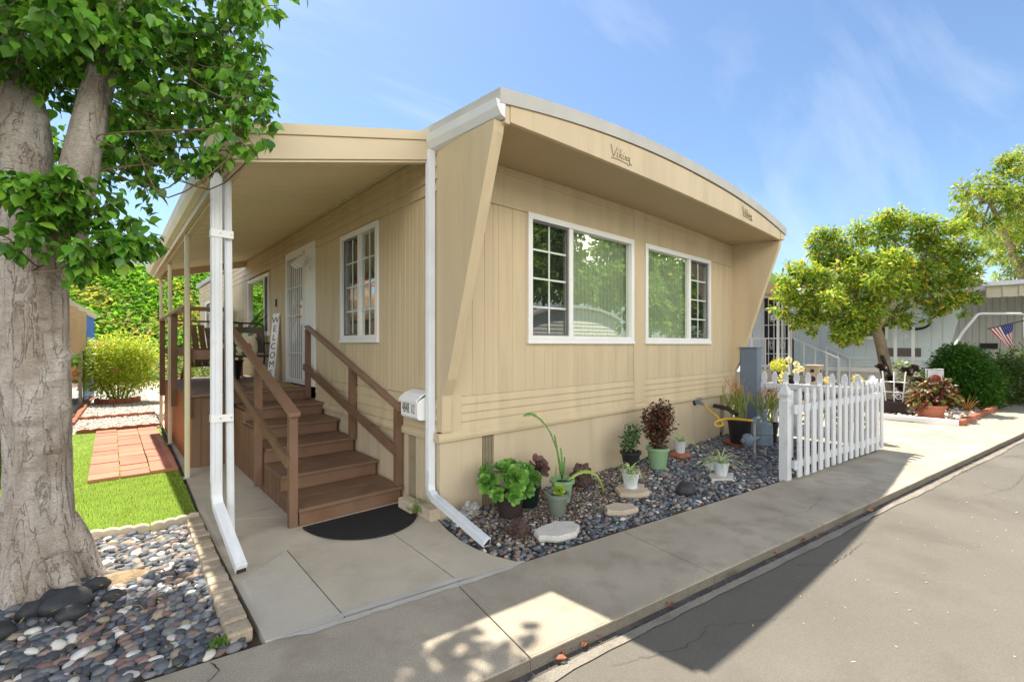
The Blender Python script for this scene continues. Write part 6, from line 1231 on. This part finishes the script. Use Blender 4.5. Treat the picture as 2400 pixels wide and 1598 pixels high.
bush('yard_shrub', 'leafy dark green plants behind the deck railing', [(-.9, 8.6, .7, .5), (-.4, 8.7, .6, .5), (-1.0, 9.4, .9, .5), (-.5, 9.6, 1.0, .55)], 3000, (.06, .13), [(.09, .2, .04, 3), (.30, .36, .16, 2), (.5, .52, .35, 1)], 91, trunk=[([(-.8, 9, 0), (-.8, 9, .7)], .03)], shell=.25)
# bank
BX = np.linspace(-20, 16, 73); BY = np.linspace(23.2, 34, 40)
def bz(x, y):
    t = min(1, max(0, (y - 23.2) / 6.0)); return .45 + 5.0 * (t * t * (3 - 2 * t) * .35 + t * .65) + .35 * noise.noise(Vector((x * .35, y * .35, 3))) * t + .02 * (x + 3)
m_ = MB(); vs = [(x, y, bz(x, y)) for y in BY for x in BX]; nx_ = len(BX); m_.add(vs, [(j * nx_ + i, j * nx_ + i + 1, (j + 1) * nx_ + i + 1, (j + 1) * nx_ + i) for j in range(len(BY) - 1) for i in range(nx_ - 1)]); m_.add([(-20, 34, 5), (16, 34, 5), (16, 90, 5.2), (-20, 90, 5.2)], [(0, 1, 2, 3)]); struct(m_.build('hillside', M['wallbank'], smooth=True))
n = 34000; bx = rng.uniform(-10, 6, n); by = 23.3 + 6.6 * rng.random(n) ** .9; kp = np.array([noise.noise(Vector((x * .5, y * .6, 9))) for x, y in zip(bx, by)]) > -.5; kp &= (by > 24.2) | (rng.random(n) < .35); bx, by = bx[kp], by[kp]; n = len(bx)
pz = np.array([bz(x, y) for x, y in zip(bx, by)]) + rng.uniform(.0, .3, n); yv = np.column_stack([rng.normal(0, .7, n), rng.normal(-.5, .6, n), rng.normal(.2, .5, n)]); s_ = rng.uniform(.14, .28, n)
pat = np.array([noise.noise(Vector((x * .45, y * .7, 1.5))) for x, y in zip(bx, by)]); cc = pick([(.16, .38, .035, 4), (.25, .48, .06, 3), (.09, .22, .025, 2)], n, .2); yl = pat + rng.normal(0, .2, n) > .46; cc[yl] = pick([(.50, .50, .11, 3), (.52, .40, .2, 1), (.36, .46, .09, 3)], int(yl.sum()), .2)
o = mass('ivy', LEAF_V, LEAF_T, axes_rot(yv, np.column_stack([rng.normal(0, .4, n), rng.normal(-.6, .4, n), np.ones(n)])), s_, np.column_stack([bx, by, pz]), cc, M['ivy']); tag(o, 'bright green and yellowing ivy covering the bank behind the homes', 'ivy', kind='stuff')
q = MB()
for z in (.0, .28): q.box((-4.5, 22.9, z), (6, 23.0, z + .272))
tag(q.build('retaining_wall', M['orangewood'], None, (-1, 22.9, 0)), 'low brown timber retaining wall at the foot of the ivy bank', 'wall')
x, y = -2.85, 24.0; q = MB(); q.loft([[(x - .8, y - .25, 1.15), (x + .75, y - .25, 1.30), (x + .75, y + .3, 1.45), (x - .8, y + .3, 1.3)], [(x - .85, y - .28, 1.38), (x + .8, y - .28, 1.55), (x + .8, y + .35, 1.7), (x - .85, y + .35, 1.55)]]); tag(q.build('red_planter', M['red'], None, (x, y, 1.2), bevel=.03), 'long red plastic planter lying at the foot of the ivy bank', 'planter')
q = thing('hilltop_shed', 'grey metal shed with a red brown base on top of the ivy bank', 'shed', (-1, 33, 5)); m_ = MB(); m_.box((-3.2, 32.5, 5.0), (-.6, 35, 6.1)); m_.build('base', M['brick'], q); m_ = MB(); m_.loft([[(-2.3 + 1.9 * math.cos(t), y, 6.1 + 1.1 * math.sin(t)) for t in np.linspace(0, math.pi, 14)] for y in (32.4, 35.1)]); m_.build('roof', M['grey'], q)
q = thing('hilltop_home', 'white walled home half hidden by leaves on top of the bank', 'house', (-9, 36, 5)); m_ = MB(); m_.box((-15, 34.5, 5), (-5, 40, 6.6)); m_.build('wall', M['cream'], q); m_ = MB(); m_.loft([[(-15.4, 34.2, 6.6), (-4.6, 34.2, 6.6), (-4.6, 37, 7.6), (-15.4, 37, 7.6)], [(-15.4, 34.2, 6.7), (-4.6, 34.2, 6.7), (-4.6, 37, 7.7), (-15.4, 37, 7.7)]]); m_.build('roof', M['brick'], q)
tree('background_tree', 'dark evergreen behind the awning on top of the bank', [([(1.6, 33, 4.8), (1.6, 33, 7)], (.2, .12))], [(1.5, 33, 7.2, 1.2), (2.6, 33.5, 7.0, 1.2), (.6, 33.4, 6.6, .9)], 3000, (.2, .35), [(.04, .08, .025, 3), (.07, .12, .04, 1)], 95, twigs=6)

# ------------------------------------------------------------------ across the road: seen in the window glass
oh = thing('opposite_home', 'cream lap sided mobile home across the road, reflected in the windows', 'mobile home', (16, -13, 0))
m_ = MB(); laps(m_, lambda a, n, z: (a, -12 + n, z), 12.8, 19.4, .3, 3.0, 14, .03, .1); m_.build('wall', M['lap'], oh); m_ = MB(); m_.box((12.8, -24, -.1), (19.4, -12.1, 3.0)); m_.build('wall', M['lap'], oh)
m_ = MB(); pr = [(12.6 + i * 7 / 20, 3.0 + .55 * (1 - abs(i / 10 - 1) ** 2.2)) for i in range(21)]; pr += [(x, z - .14) for x, z in reversed(pr)]; m_.loft([[(x, y, z) for x, z in pr] for y in (-11.7, -24.2)]); m_.build('roof', M['roof'], oh); m_ = MB(); pr = [(12.8 + i * 6.6 / 20, 2.9 + .5 * (1 - abs(i / 10 - 1) ** 2.2)) for i in range(21)]; m_.loft([[(x, y, z) for x, z in pr] + [(19.4, y, 2.9), (12.8, y, 2.9)] for y in (-12.0, -12.1)]); m_.build('gable', M['lap'], oh)
tree('shade_tree', 'big green tree overhanging the cream home across the road', [([(22.5, -14.5, -.1), (22.3, -14.6, 2.5), (22, -14.8, 4.5)], (.3, .2)), ([(22, -14.8, 4.4), (18, -14, 6.0), (15, -13.6, 6.4)], (.16, .08)), ([(22, -14.8, 4.4), (25, -14, 6)], (.16, .08))],
     [(x, -14 + .4 * math.sin(x * 3), z, r) for x, z, r in ((10.5, 5.8, 1.7), (12, 5.2, 1.5), (13, 6.6, 1.8), (15.5, 6.2, 1.9), (18, 6.4, 2.1), (20.5, 5.8, 1.9), (23, 5.7, 2.3), (26, 5.0, 2.1), (28.5, 5.8, 2.3), (31, 4.7, 2.1), (21, 4.0, 1.2), (25, 3.2, 1.3), (17, 8.2, 2.3), (22, 8.2, 2.5), (12, 8.2, 2.1), (14.5, 5.1, 1.3), (19, 4.9, 1.4), (27, 3.6, 1.4), (24, 7.2, 2.1), (29, 7.7, 2.3), (16, 7.2, 2.1), (9.5, 7.4, 1.9), (16.5, 5.0, 1.2), (33, 6.5, 2.4), (36, 5.5, 2.2), (34, 3.6, 1.5))], 30000, (.30, .6), [(.16, .32, .05, 4), (.25, .42, .07, 3), (.09, .2, .03, 2), (.42, .44, .08, 1.5)], 96, twigs=40, shell=.35)
tree('shade_tree', 'second green tree across the road near the corner', [([(7.5, -14, -.1), (7.6, -14, 3), (7.8, -14, 5)], (.28, .16))], [(7.6, -14, 6, 2.2), (9.5, -13.5, 5.4, 1.8), (6, -14, 5.2, 1.6), (8, -14, 8, 1.8), (10.8, -13, 7, 1.5)], 4500, (.25, .45), [(.09, .19, .03, 4), (.15, .27, .045, 3), (.05, .12, .02, 2)], 97, twigs=12, shell=.35)

# ------------------------------------------------------------------ litter
for i, (x, y) in enumerate([(-.421, -1.80), (-.38, -1.81), (-.28, -1.835), (-.186, -1.85), (1.6, -2.14), (2.167, -2.215), (1.98, -2.19), (2.6, -2.29), (-.33, -1.83), (-.50, -1.80), (.35, -1.95), (3.2, -2.38)]):
    p = Vector((x, y - .045, -.064)); an = rng.uniform(0, 6.28); s_ = rng.uniform(.035, .06); ca, sa = math.cos(an), math.sin(an)
    vs = [(p.x + (a * ca - b * sa) * s_, p.y + (a * sa + b * ca) * s_, p.z + c * s_ + .012) for a, b, c in [(0, 0, .1), (-.3, .3, .35), (0, .3, .05), (.3, .3, .3), (-.35, .65, .4), (0, .65, .05), (.35, .65, .45), (0, 1.1, .35)]]
    o = link('fallen_leaf', vs, [(0, 2, 1), (0, 3, 2), (1, 2, 5, 4), (2, 3, 6, 5), (4, 5, 7), (5, 6, 7)], M['orange'], None, tuple(p)); tag(o, 'curled orange dry leaf lying in the gutter', 'leaf', 'dry leaves in the gutter')
n = 260; u = rng.uniform(.3, 9, n); v_ = rng.uniform(-3.6, -1.08, n); P_ = np.array([st(a, b, -.057) for a, b in zip(u, v_)])
o = mass('petal_litter', DIA_V, DIA_T, rots(rng.uniform(0, 6.28, n), rng.normal(0, .15, n), rng.normal(0, .2, n)), np.stack([rng.uniform(.006, .016, n), rng.uniform(.01, .034, n), np.full(n, .01)], 1), P_, pick([(.72, .62, .42, 4), (.6, .45, .25, 1)], n), M['leaf2']); tag(o, 'pale fallen petals and seed flecks scattered over the road', 'litter', kind='stuff')
n = 500; u = rng.uniform(-1, 12, n); v_ = -SW - .02 - np.abs(rng.normal(0, .04, n)); P_ = np.array([st(a, b, -.062) for a, b in zip(u, v_)]); P_ = np.concatenate([P_, np.array([st(a, b, -.054) for a, b in zip(rng.normal(6.2, .35, 120), -SW - .08 + rng.normal(0, .03, 120))])]); n = len(P_)
o = mass('gutter_litter', DIA_V, DIA_T, rots(rng.uniform(0, 6.28, n), rng.normal(0, .4, n), rng.normal(0, .4, n)), np.stack([rng.uniform(.006, .02, n), rng.uniform(.01, .04, n), np.full(n, .02)], 1), P_, pick([(.2, .13, .07, 4), (.42, .2, .1, 2), (.06, .05, .04, 3)], n), M['leaf2']); tag(o, 'small brown leaf crumbs along the gutter', 'litter', kind='stuff')
# ------------------------------------------------------------------ palm on the porch
pp = thing('potted_palm', 'dark potted palm with fan of thin fronds behind the patio chair', 'potted plant', (-.55, 6.05, DZ)); pot(pp, (-.55, 6.05, DZ), .20, .15, .34, M['black'])
rg = random.Random(12); q = MB(); rs_ = MB()
for i in range(13):
    an = i * 2.4 + rg.uniform(-.3, .3); l = rg.uniform(.75, 1.05); ou = rg.uniform(.25, .75); c = Vector((-.55, 6.05, DZ + .3))
    R_ = [c + Vector((math.cos(an) * ou * l * t, math.sin(an) * ou * l * t, l * (1.2 * t - .55 * ou * t * t))) for t in np.linspace(0, 1, 9)]; rs_.tube(R_, list(np.linspace(.009, .003, 9)), 5)
    for k in range(34):
        t = .3 + .7 * k / 33; j = min(int(t * 8), 7); f = t * 8 - j; p = R_[j] * (1 - f) + R_[j + 1] * f; d = (R_[j + 1] - R_[j]).normalized(); sd = d.cross(Vector((0, 0, 1))).normalized() * (1 if k % 2 else -1); ll = .30 * (1 - abs(t - .55) * .9)
        tip = p + (sd * .8 + d * .75).normalized() * ll + Vector((0, 0, -.04)); q.ribbon([p, p * .5 + tip * .5 + Vector((0, 0, .015)), tip], [.007, .013, .002])
paint(q.build('fronds', M['leaf'], pp), lambda c: (.035, .075, .025)); rs_.build('stem', M['stem'], pp)

# ------------------------------------------------------------------ the big grey tree in the pebbles
bt = thing('big_tree', 'thick grey barked tree with glossy heart shaped leaves in the left foreground', 'tree', (-2.5, .74, 0))
def trunk(path, rad, n=72, rings=140, flare=None, seed=0, knots=(), amp=1.):
    P_ = smooth_path(path, rings); L = []; rr_ = np.interp(np.linspace(0, 1, rings), np.linspace(0, 1, len(rad)), rad); u = None
    for i, p in enumerate(P_):
        d = (P_[min(i + 1, rings - 1)] - P_[max(i - 1, 0)]).normalized()
        if u is None: u = Vector((1, 0, 0))
        u = (u - d * u.dot(d)).normalized(); v_ = d.cross(u); ring = []
        for j in range(n):
            a = 2 * math.pi * j / n; r = rr_[i]; z = p.z
            nd = u * math.cos(a) + v_ * math.sin(a)
            if flare: r *= 1 + flare(a, z)
            q_ = Vector((math.cos(a) * 1.3 + seed, math.sin(a) * 1.3, z * .55)); 
            r += amp * (.030 * noise.noise(q_ * 1.1) + .012 * noise.noise(q_ * 3.7) + .006 * (1 - abs(noise.noise(Vector((a * 3.2 + .6 * noise.noise(Vector((z * 2, a, 1))), z * .9, seed))))) ** 3 + .004 * noise.noise(Vector((math.cos(a) * 3, math.sin(a) * 3, z * 14))))
            for ka, kz, kr, kh in knots:
                da = math.atan2(math.sin(a - ka), math.cos(a - ka)) * rr_[i]; e = math.exp(-((da / kr) ** 2 + ((z - kz) / (kr * .75)) ** 2)); e2 = math.exp(-((da / (kr * .8)) ** 2 + ((z - kz + kr * .55) / (kr * .28)) ** 2)); r += kh * e - kh * .55 * e2
            ring.append(tuple(p + nd * r))
        L.append(ring)
    m_ = MB(); m_.loft(L); return m_
fa = math.atan2(-.75, .3)
def flare(a, z):
    t = max(0, 1 - z / .62); b = .13 * t ** 1.6
    for ca, w_, h_ in ((-1.35, .22, .42), (-.75, .18, .25), (-.15, .22, .42), (-2.0, .25, .45), (.8, .4, .3), (2.4, .5, .4)):
        da = math.atan2(math.sin(a - ca), math.cos(a - ca)); b += h_ * math.exp(-(da / w_) ** 2) * t ** 2.6
    return b
rg = random.Random(21); KN = [(fa + rg.uniform(-.9, .9), z, rg.uniform(.03, .06), rg.uniform(.015, .03)) for z in (.95, 1.02, 1.12, 1.2, 1.3, 1.36, 1.45, 1.52, 1.62, 1.7, 1.8, 1.9, .8, .62)] + [(fa - .35, 1.08, .09, .05), (fa + .1, .88, .06, .04)]
m_ = trunk([(-2.515, .745, -.08), (-2.515, .745, .25), (-2.52, .75, .9), (-2.52, .755, 1.6), (-2.52, .77, 2.05), (-2.49, .79, 2.30)], [.185, .165, .152, .150, .158, .15], flare=flare, seed=1, knots=KN, rings=190)
m_.build('trunk', M['greybark'], bt, smooth=True)
m_ = trunk([(-2.57, .82, 1.95), (-2.605, .92, 2.45), (-2.62, 1.0, 2.95), (-2.68, 1.10, 3.4), (-2.75, 1.2, 3.9), (-2.8, 1.3, 4.9)], [.165, .155, .145, .12, .10, .05], n=48, rings=90, seed=4, amp=.7, knots=[(-.6, 3.0, .05, .03), (-.9, 2.75, .05, .03)]); m_.build('limb', M['greybark'], bt, smooth=True)
m_ = trunk([(-2.44, .78, 1.95), (-2.36, .75, 2.45), (-2.305, .73, 2.8), (-2.26, .75, 3.13), (-2.19, .76, 3.53), (-2.1, .78, 4.1), (-1.9, .8, 4.9)], [.125, .11, .098, .088, .075, .06, .03], n=48, rings=90, seed=7, amp=.5); m_.build('limb', M['greybark'], bt, smooth=True)
m_ = MB(); m_.tube(smooth_path([(-2.40, .74, .40), (-2.315, .72, .22), (-2.27, .70, .08), (-2.22, .67, -.04)], 16), list(np.linspace(.075, .045, 16)), 14); m_.tube(smooth_path([(-2.44, .58, .20), (-2.37, .50, .06), (-2.29, .46, -.03)], 14), list(np.linspace(.085, .03, 14)), 14); m_.build('root', M['greybark'], bt, smooth=True)
FB = [(-2.65,1.4,4.1,.5),(-2.7,.7,3.8,.35),(-2.35,.9,3.75,.35),(-2.55,.53,3.43,.32),(-2.29,.43,3.55,.36),(-2.02,.47,3.64,.36),(-1.75,.36,3.65,.36),(-1.54,.30,3.75,.26),(-1.43,.20,3.51,.13),(-1.40,.18,3.87,.18),(-2.02,.59,3.36,.30),(-1.74,.48,3.36,.32),(-1.52,.42,3.42,.20),(-1.80,.67,3.11,.27),(-1.58,.46,3.14,.17),(-1.46,.36,2.98,.08),(-1.47,.30,3.12,.14),(-1.42,.24,3.3,.12),(-1.54,-.16,2.78,.09),(-1.59,-.05,2.91,.14),(-1.475,-.15,3.05,.14),(-1.67,.09,2.77,.13),(-1.79,.26,2.68,.13),(-1.5,-.1,3.25,.15),(-1.43,-.17,2.83,.05),(-2.06,.82,3.02,.24),(-1.86,.73,2.86,.17),(-2.45,.98,3.30,.26),(-2.58,.82,3.32,.22),(-2.06,1.70,3.94,.5),(-1.62,1.14,3.88,.35),(-2.46,1.93,3.17,.35),(-1.98,.83,2.67,.12),(-2.2,1.3,3.0,.3),(-2.0,1.3,3.3,.35)]
LB = [(-2.56,.39,2.43,.14),(-2.36,.21,2.40,.12),(-2.47,.39,2.27,.17),(-2.23,.25,2.31,.15),(-2.10,.26,2.20,.15),(-2.0,.25,2.15,.08),(-2.28,.18,2.06,.12),(-2.35,.23,1.96,.07),(-2.57,.42,2.08,.10),(-2.19,.33,2.04,.08),(-2.42,.28,2.38,.16),(-2.16,.28,2.12,.13)]
UB = [(-.92,.52,5.05,.36),(-2.6,.9,4.75,.7),(-1.9,.6,4.8,.62),(-2.2,1.6,4.9,.7),(-3.2,.6,4.4,.8),(-3.3,1.5,4.6,.8),(-1.5,1.2,5.3,.7),(-2.4,.9,5.6,.9),(-1.35,.6,4.75,.45),(-3.6,.2,3.6,.6),(-3.3,-.2,4.2,.6),(-2.5,-.3,4.6,.6),(-1.9,-.1,4.9,.55),(-1.15,.25,5.0,.4),(-3.4,.9,3.2,.45),(-3.2,.3,2.9,.35),(-2.9,1.8,3.9,.5)]
PG = [(.10, .27, .026, 5), (.16, .38, .042, 3.4), (.05, .15, .018, 2.6), (.25, .47, .055, 1.3)]
P1, R1, S1 = blobleaf(sub_blobs(FB, 8, .36, 5), 9600, (.034, .080), None, .9, .1, 101); P2, R2, S2 = blobleaf(sub_blobs(LB, 6, .42, 6), 1150, (.036, .082), None, .8, .25, 102); P3, R3, S3 = blobleaf(UB, 7000, (.08, .12), None, .5, .2, 103)
k3 = P3[:, 1] < .30 + .452 * P3[:, 2]; k1 = P1[:, 1] < .55 + .452 * P1[:, 2]
Pa = np.concatenate([P1[k1], P2, P3[k3]]); n = len(Pa); Sa = np.concatenate([S1[k1], S2, S3[k3]])
dcam = np.linalg.norm(Pa - np.array(cam.location), axis=1); kk = dcam > 1.6
mass('crown', LEAF_V, LEAF_T, np.concatenate([R1[k1], R2, R3[k3]])[kk], (Sa * rng.uniform(.9, 1.1, n))[kk], Pa[kk], pick(PG, n, .2)[kk], M['leaf'], bt, smooth=True)
q = MB(); rg = random.Random(33); J = [Vector(p) for p in ((-2.305, .73, 2.8), (-2.26, .75, 3.13), (-2.19, .76, 3.53), (-2.1, .78, 4.1), (-2.62, 1.0, 2.95), (-2.68, 1.1, 3.4), (-2.75, 1.2, 3.9), (-2.8, 1.3, 4.9), (-1.9, .8, 4.9))]; J2 = [Vector((-2.48, .60, 2.02)), Vector((-2.42, .60, 2.15))]
for B_, JJ, rr0 in ((FB, J, .0075), (LB, J2, .006), (UB, J, .025)):
    for b in B_:
        c = Vector(b[:3]); e = min(JJ, key=lambda j: (j - c).length); L_ = (e - c).length; e = e + Vector((rg.gauss(0, .02), rg.gauss(0, .02), rg.uniform(-.12, .12))) if JJ is J else e; r0 = rr0 * min(1, .35 + L_ * .5)
        r0 = r0 if (JJ is not J or L_ < .5 or rr0 > .02) else .0022; e = e + (c - e) * .35 if (JJ is J and rr0 < .02 and L_ > .5) else e; q.tube(smooth_path([e, e * .55 + c * .45 + Vector((rg.gauss(0, .12) * L_, rg.gauss(0, .12) * L_, rg.gauss(-.1, .1) * L_)), c], 9), list(np.linspace(r0, .006, 9)), 7)
        for _ in range(5):
            d = Vector((rg.gauss(0, 1), rg.gauss(0, 1), rg.gauss(-.2, .8))).normalized() * b[3] * rg.uniform(.7, 1.05); q.tube([c, c + d * .5 + Vector((0, 0, .02)), c + d], [.006, .004, .002], 4)
q.build('branches', M['twig'], bt)

# ------------------------------------------------------------------ small litter in the pebble bed
for i, (p, q_, r) in enumerate((((-2.12, .02, .035), (-2.02, -.16, .03), .004), ((-1.93, .16, .04), (-1.86, .02, .035), .005), ((-1.98, .40, .04), (-1.90, .28, .05), .006), ((-2.2, -.25, .035), (-2.05, -.3, .04), .003))):
    a_, b_ = Vector(p), Vector(q_); m_ = MB(); m_.tube(smooth_path([a_, a_ * .5 + b_ * .5 + Vector((.02, .015, .012)), b_], 10), list(np.linspace(r, r * .5, 10)), 6); tag(m_.build('dry_twig', M['bark2'], None, p), 'thin dry twig lying on the grey pebbles', 'twig', 'dry twigs on the pebbles')
q = MB(); vs = []; k = 18
for j in range(k + 1):
    for i in range(k + 1):
        u, v_ = i / k * 2 - 1, j / k * 2 - 1; r = math.hypot(u, v_); vs.append((-2.13 + u * .16, .50 + v_ * .10, .045 * max(0, 1 - r * r) + .012 * noise.noise(Vector((u * 3, v_ * 3, 2))) - .012 + .012))
q.add(vs, [(j * (k + 1) + i, j * (k + 1) + i + 1, (j + 1) * (k + 1) + i + 1, (j + 1) * (k + 1) + i) for j in range(k) for i in range(k)]); tag(q.build('sand_mound', mat('tan_sand', (.30, .215, .13), .95, .25, 12, 120, .8, fvar=.3), None, (-2.13, .50, 0), smooth=True), 'low mound of bare tan sand among the pebbles beside the trunk', 'sand', kind='stuff')
n = 150; p0 = np.array([(-1.755, -.70, .02)]) + rng.normal(0, .022, (n, 3)) * np.array([1.3, 1, 0]); y_ = np.column_stack([rng.normal(0, .7, n), rng.normal(0, .7, n), np.ones(n)])
tag(mass('weed', DIA_V, DIA_T, axes_rot(y_, rng.normal(0, 1, (n, 3))), np.stack([rng.uniform(.009, .018, n), rng.uniform(.012, .04, n), np.full(n, .02)], 1), p0, pick([(.13, .26, .04, 3), (.25, .34, .08, 1)], n), M['leaf2'], None, (-1.76, -.66, 0)), 'low green weed at the pavement end of the tan edging bricks', 'weed')
n = 160; P_ = np.column_stack([rng.uniform(-2.6, -1.7, n), rng.uniform(-.7, 1.2, n), rng.uniform(.03, .05, n)])
tag(mass('leaf_crumbs', DIA_V, DIA_T, rots(rng.uniform(0, 6.28, n), rng.normal(0, .5, n), rng.normal(0, .5, n)), np.stack([rng.uniform(.006, .018, n), rng.uniform(.012, .04, n), np.full(n, .02)], 1), P_, pick([(.42, .33, .1, 2), (.3, .18, .08, 2), (.5, .42, .05, 1)], n), M['leaf2']), 'yellow and brown leaf crumbs on the grey pebbles', 'litter', kind='stuff')
n = 420; P_ = np.column_stack([rng.uniform(.1, 3.2, n), rng.uniform(-1.0, -.05, n), rng.uniform(.02, .035, n)])
tag(mass('leaf_crumbs', DIA_V, DIA_T, rots(rng.uniform(0, 6.28, n), rng.normal(0, .5, n), rng.normal(0, .5, n)), np.stack([rng.uniform(.006, .016, n), rng.uniform(.012, .035, n), np.full(n, .02)], 1), P_, pick([(.38, .28, .14, 2), (.25, .15, .08, 3), (.5, .42, .25, 1)], n), M['leaf2']), 'dry brown leaf crumbs between the flower pots', 'litter', kind='stuff')
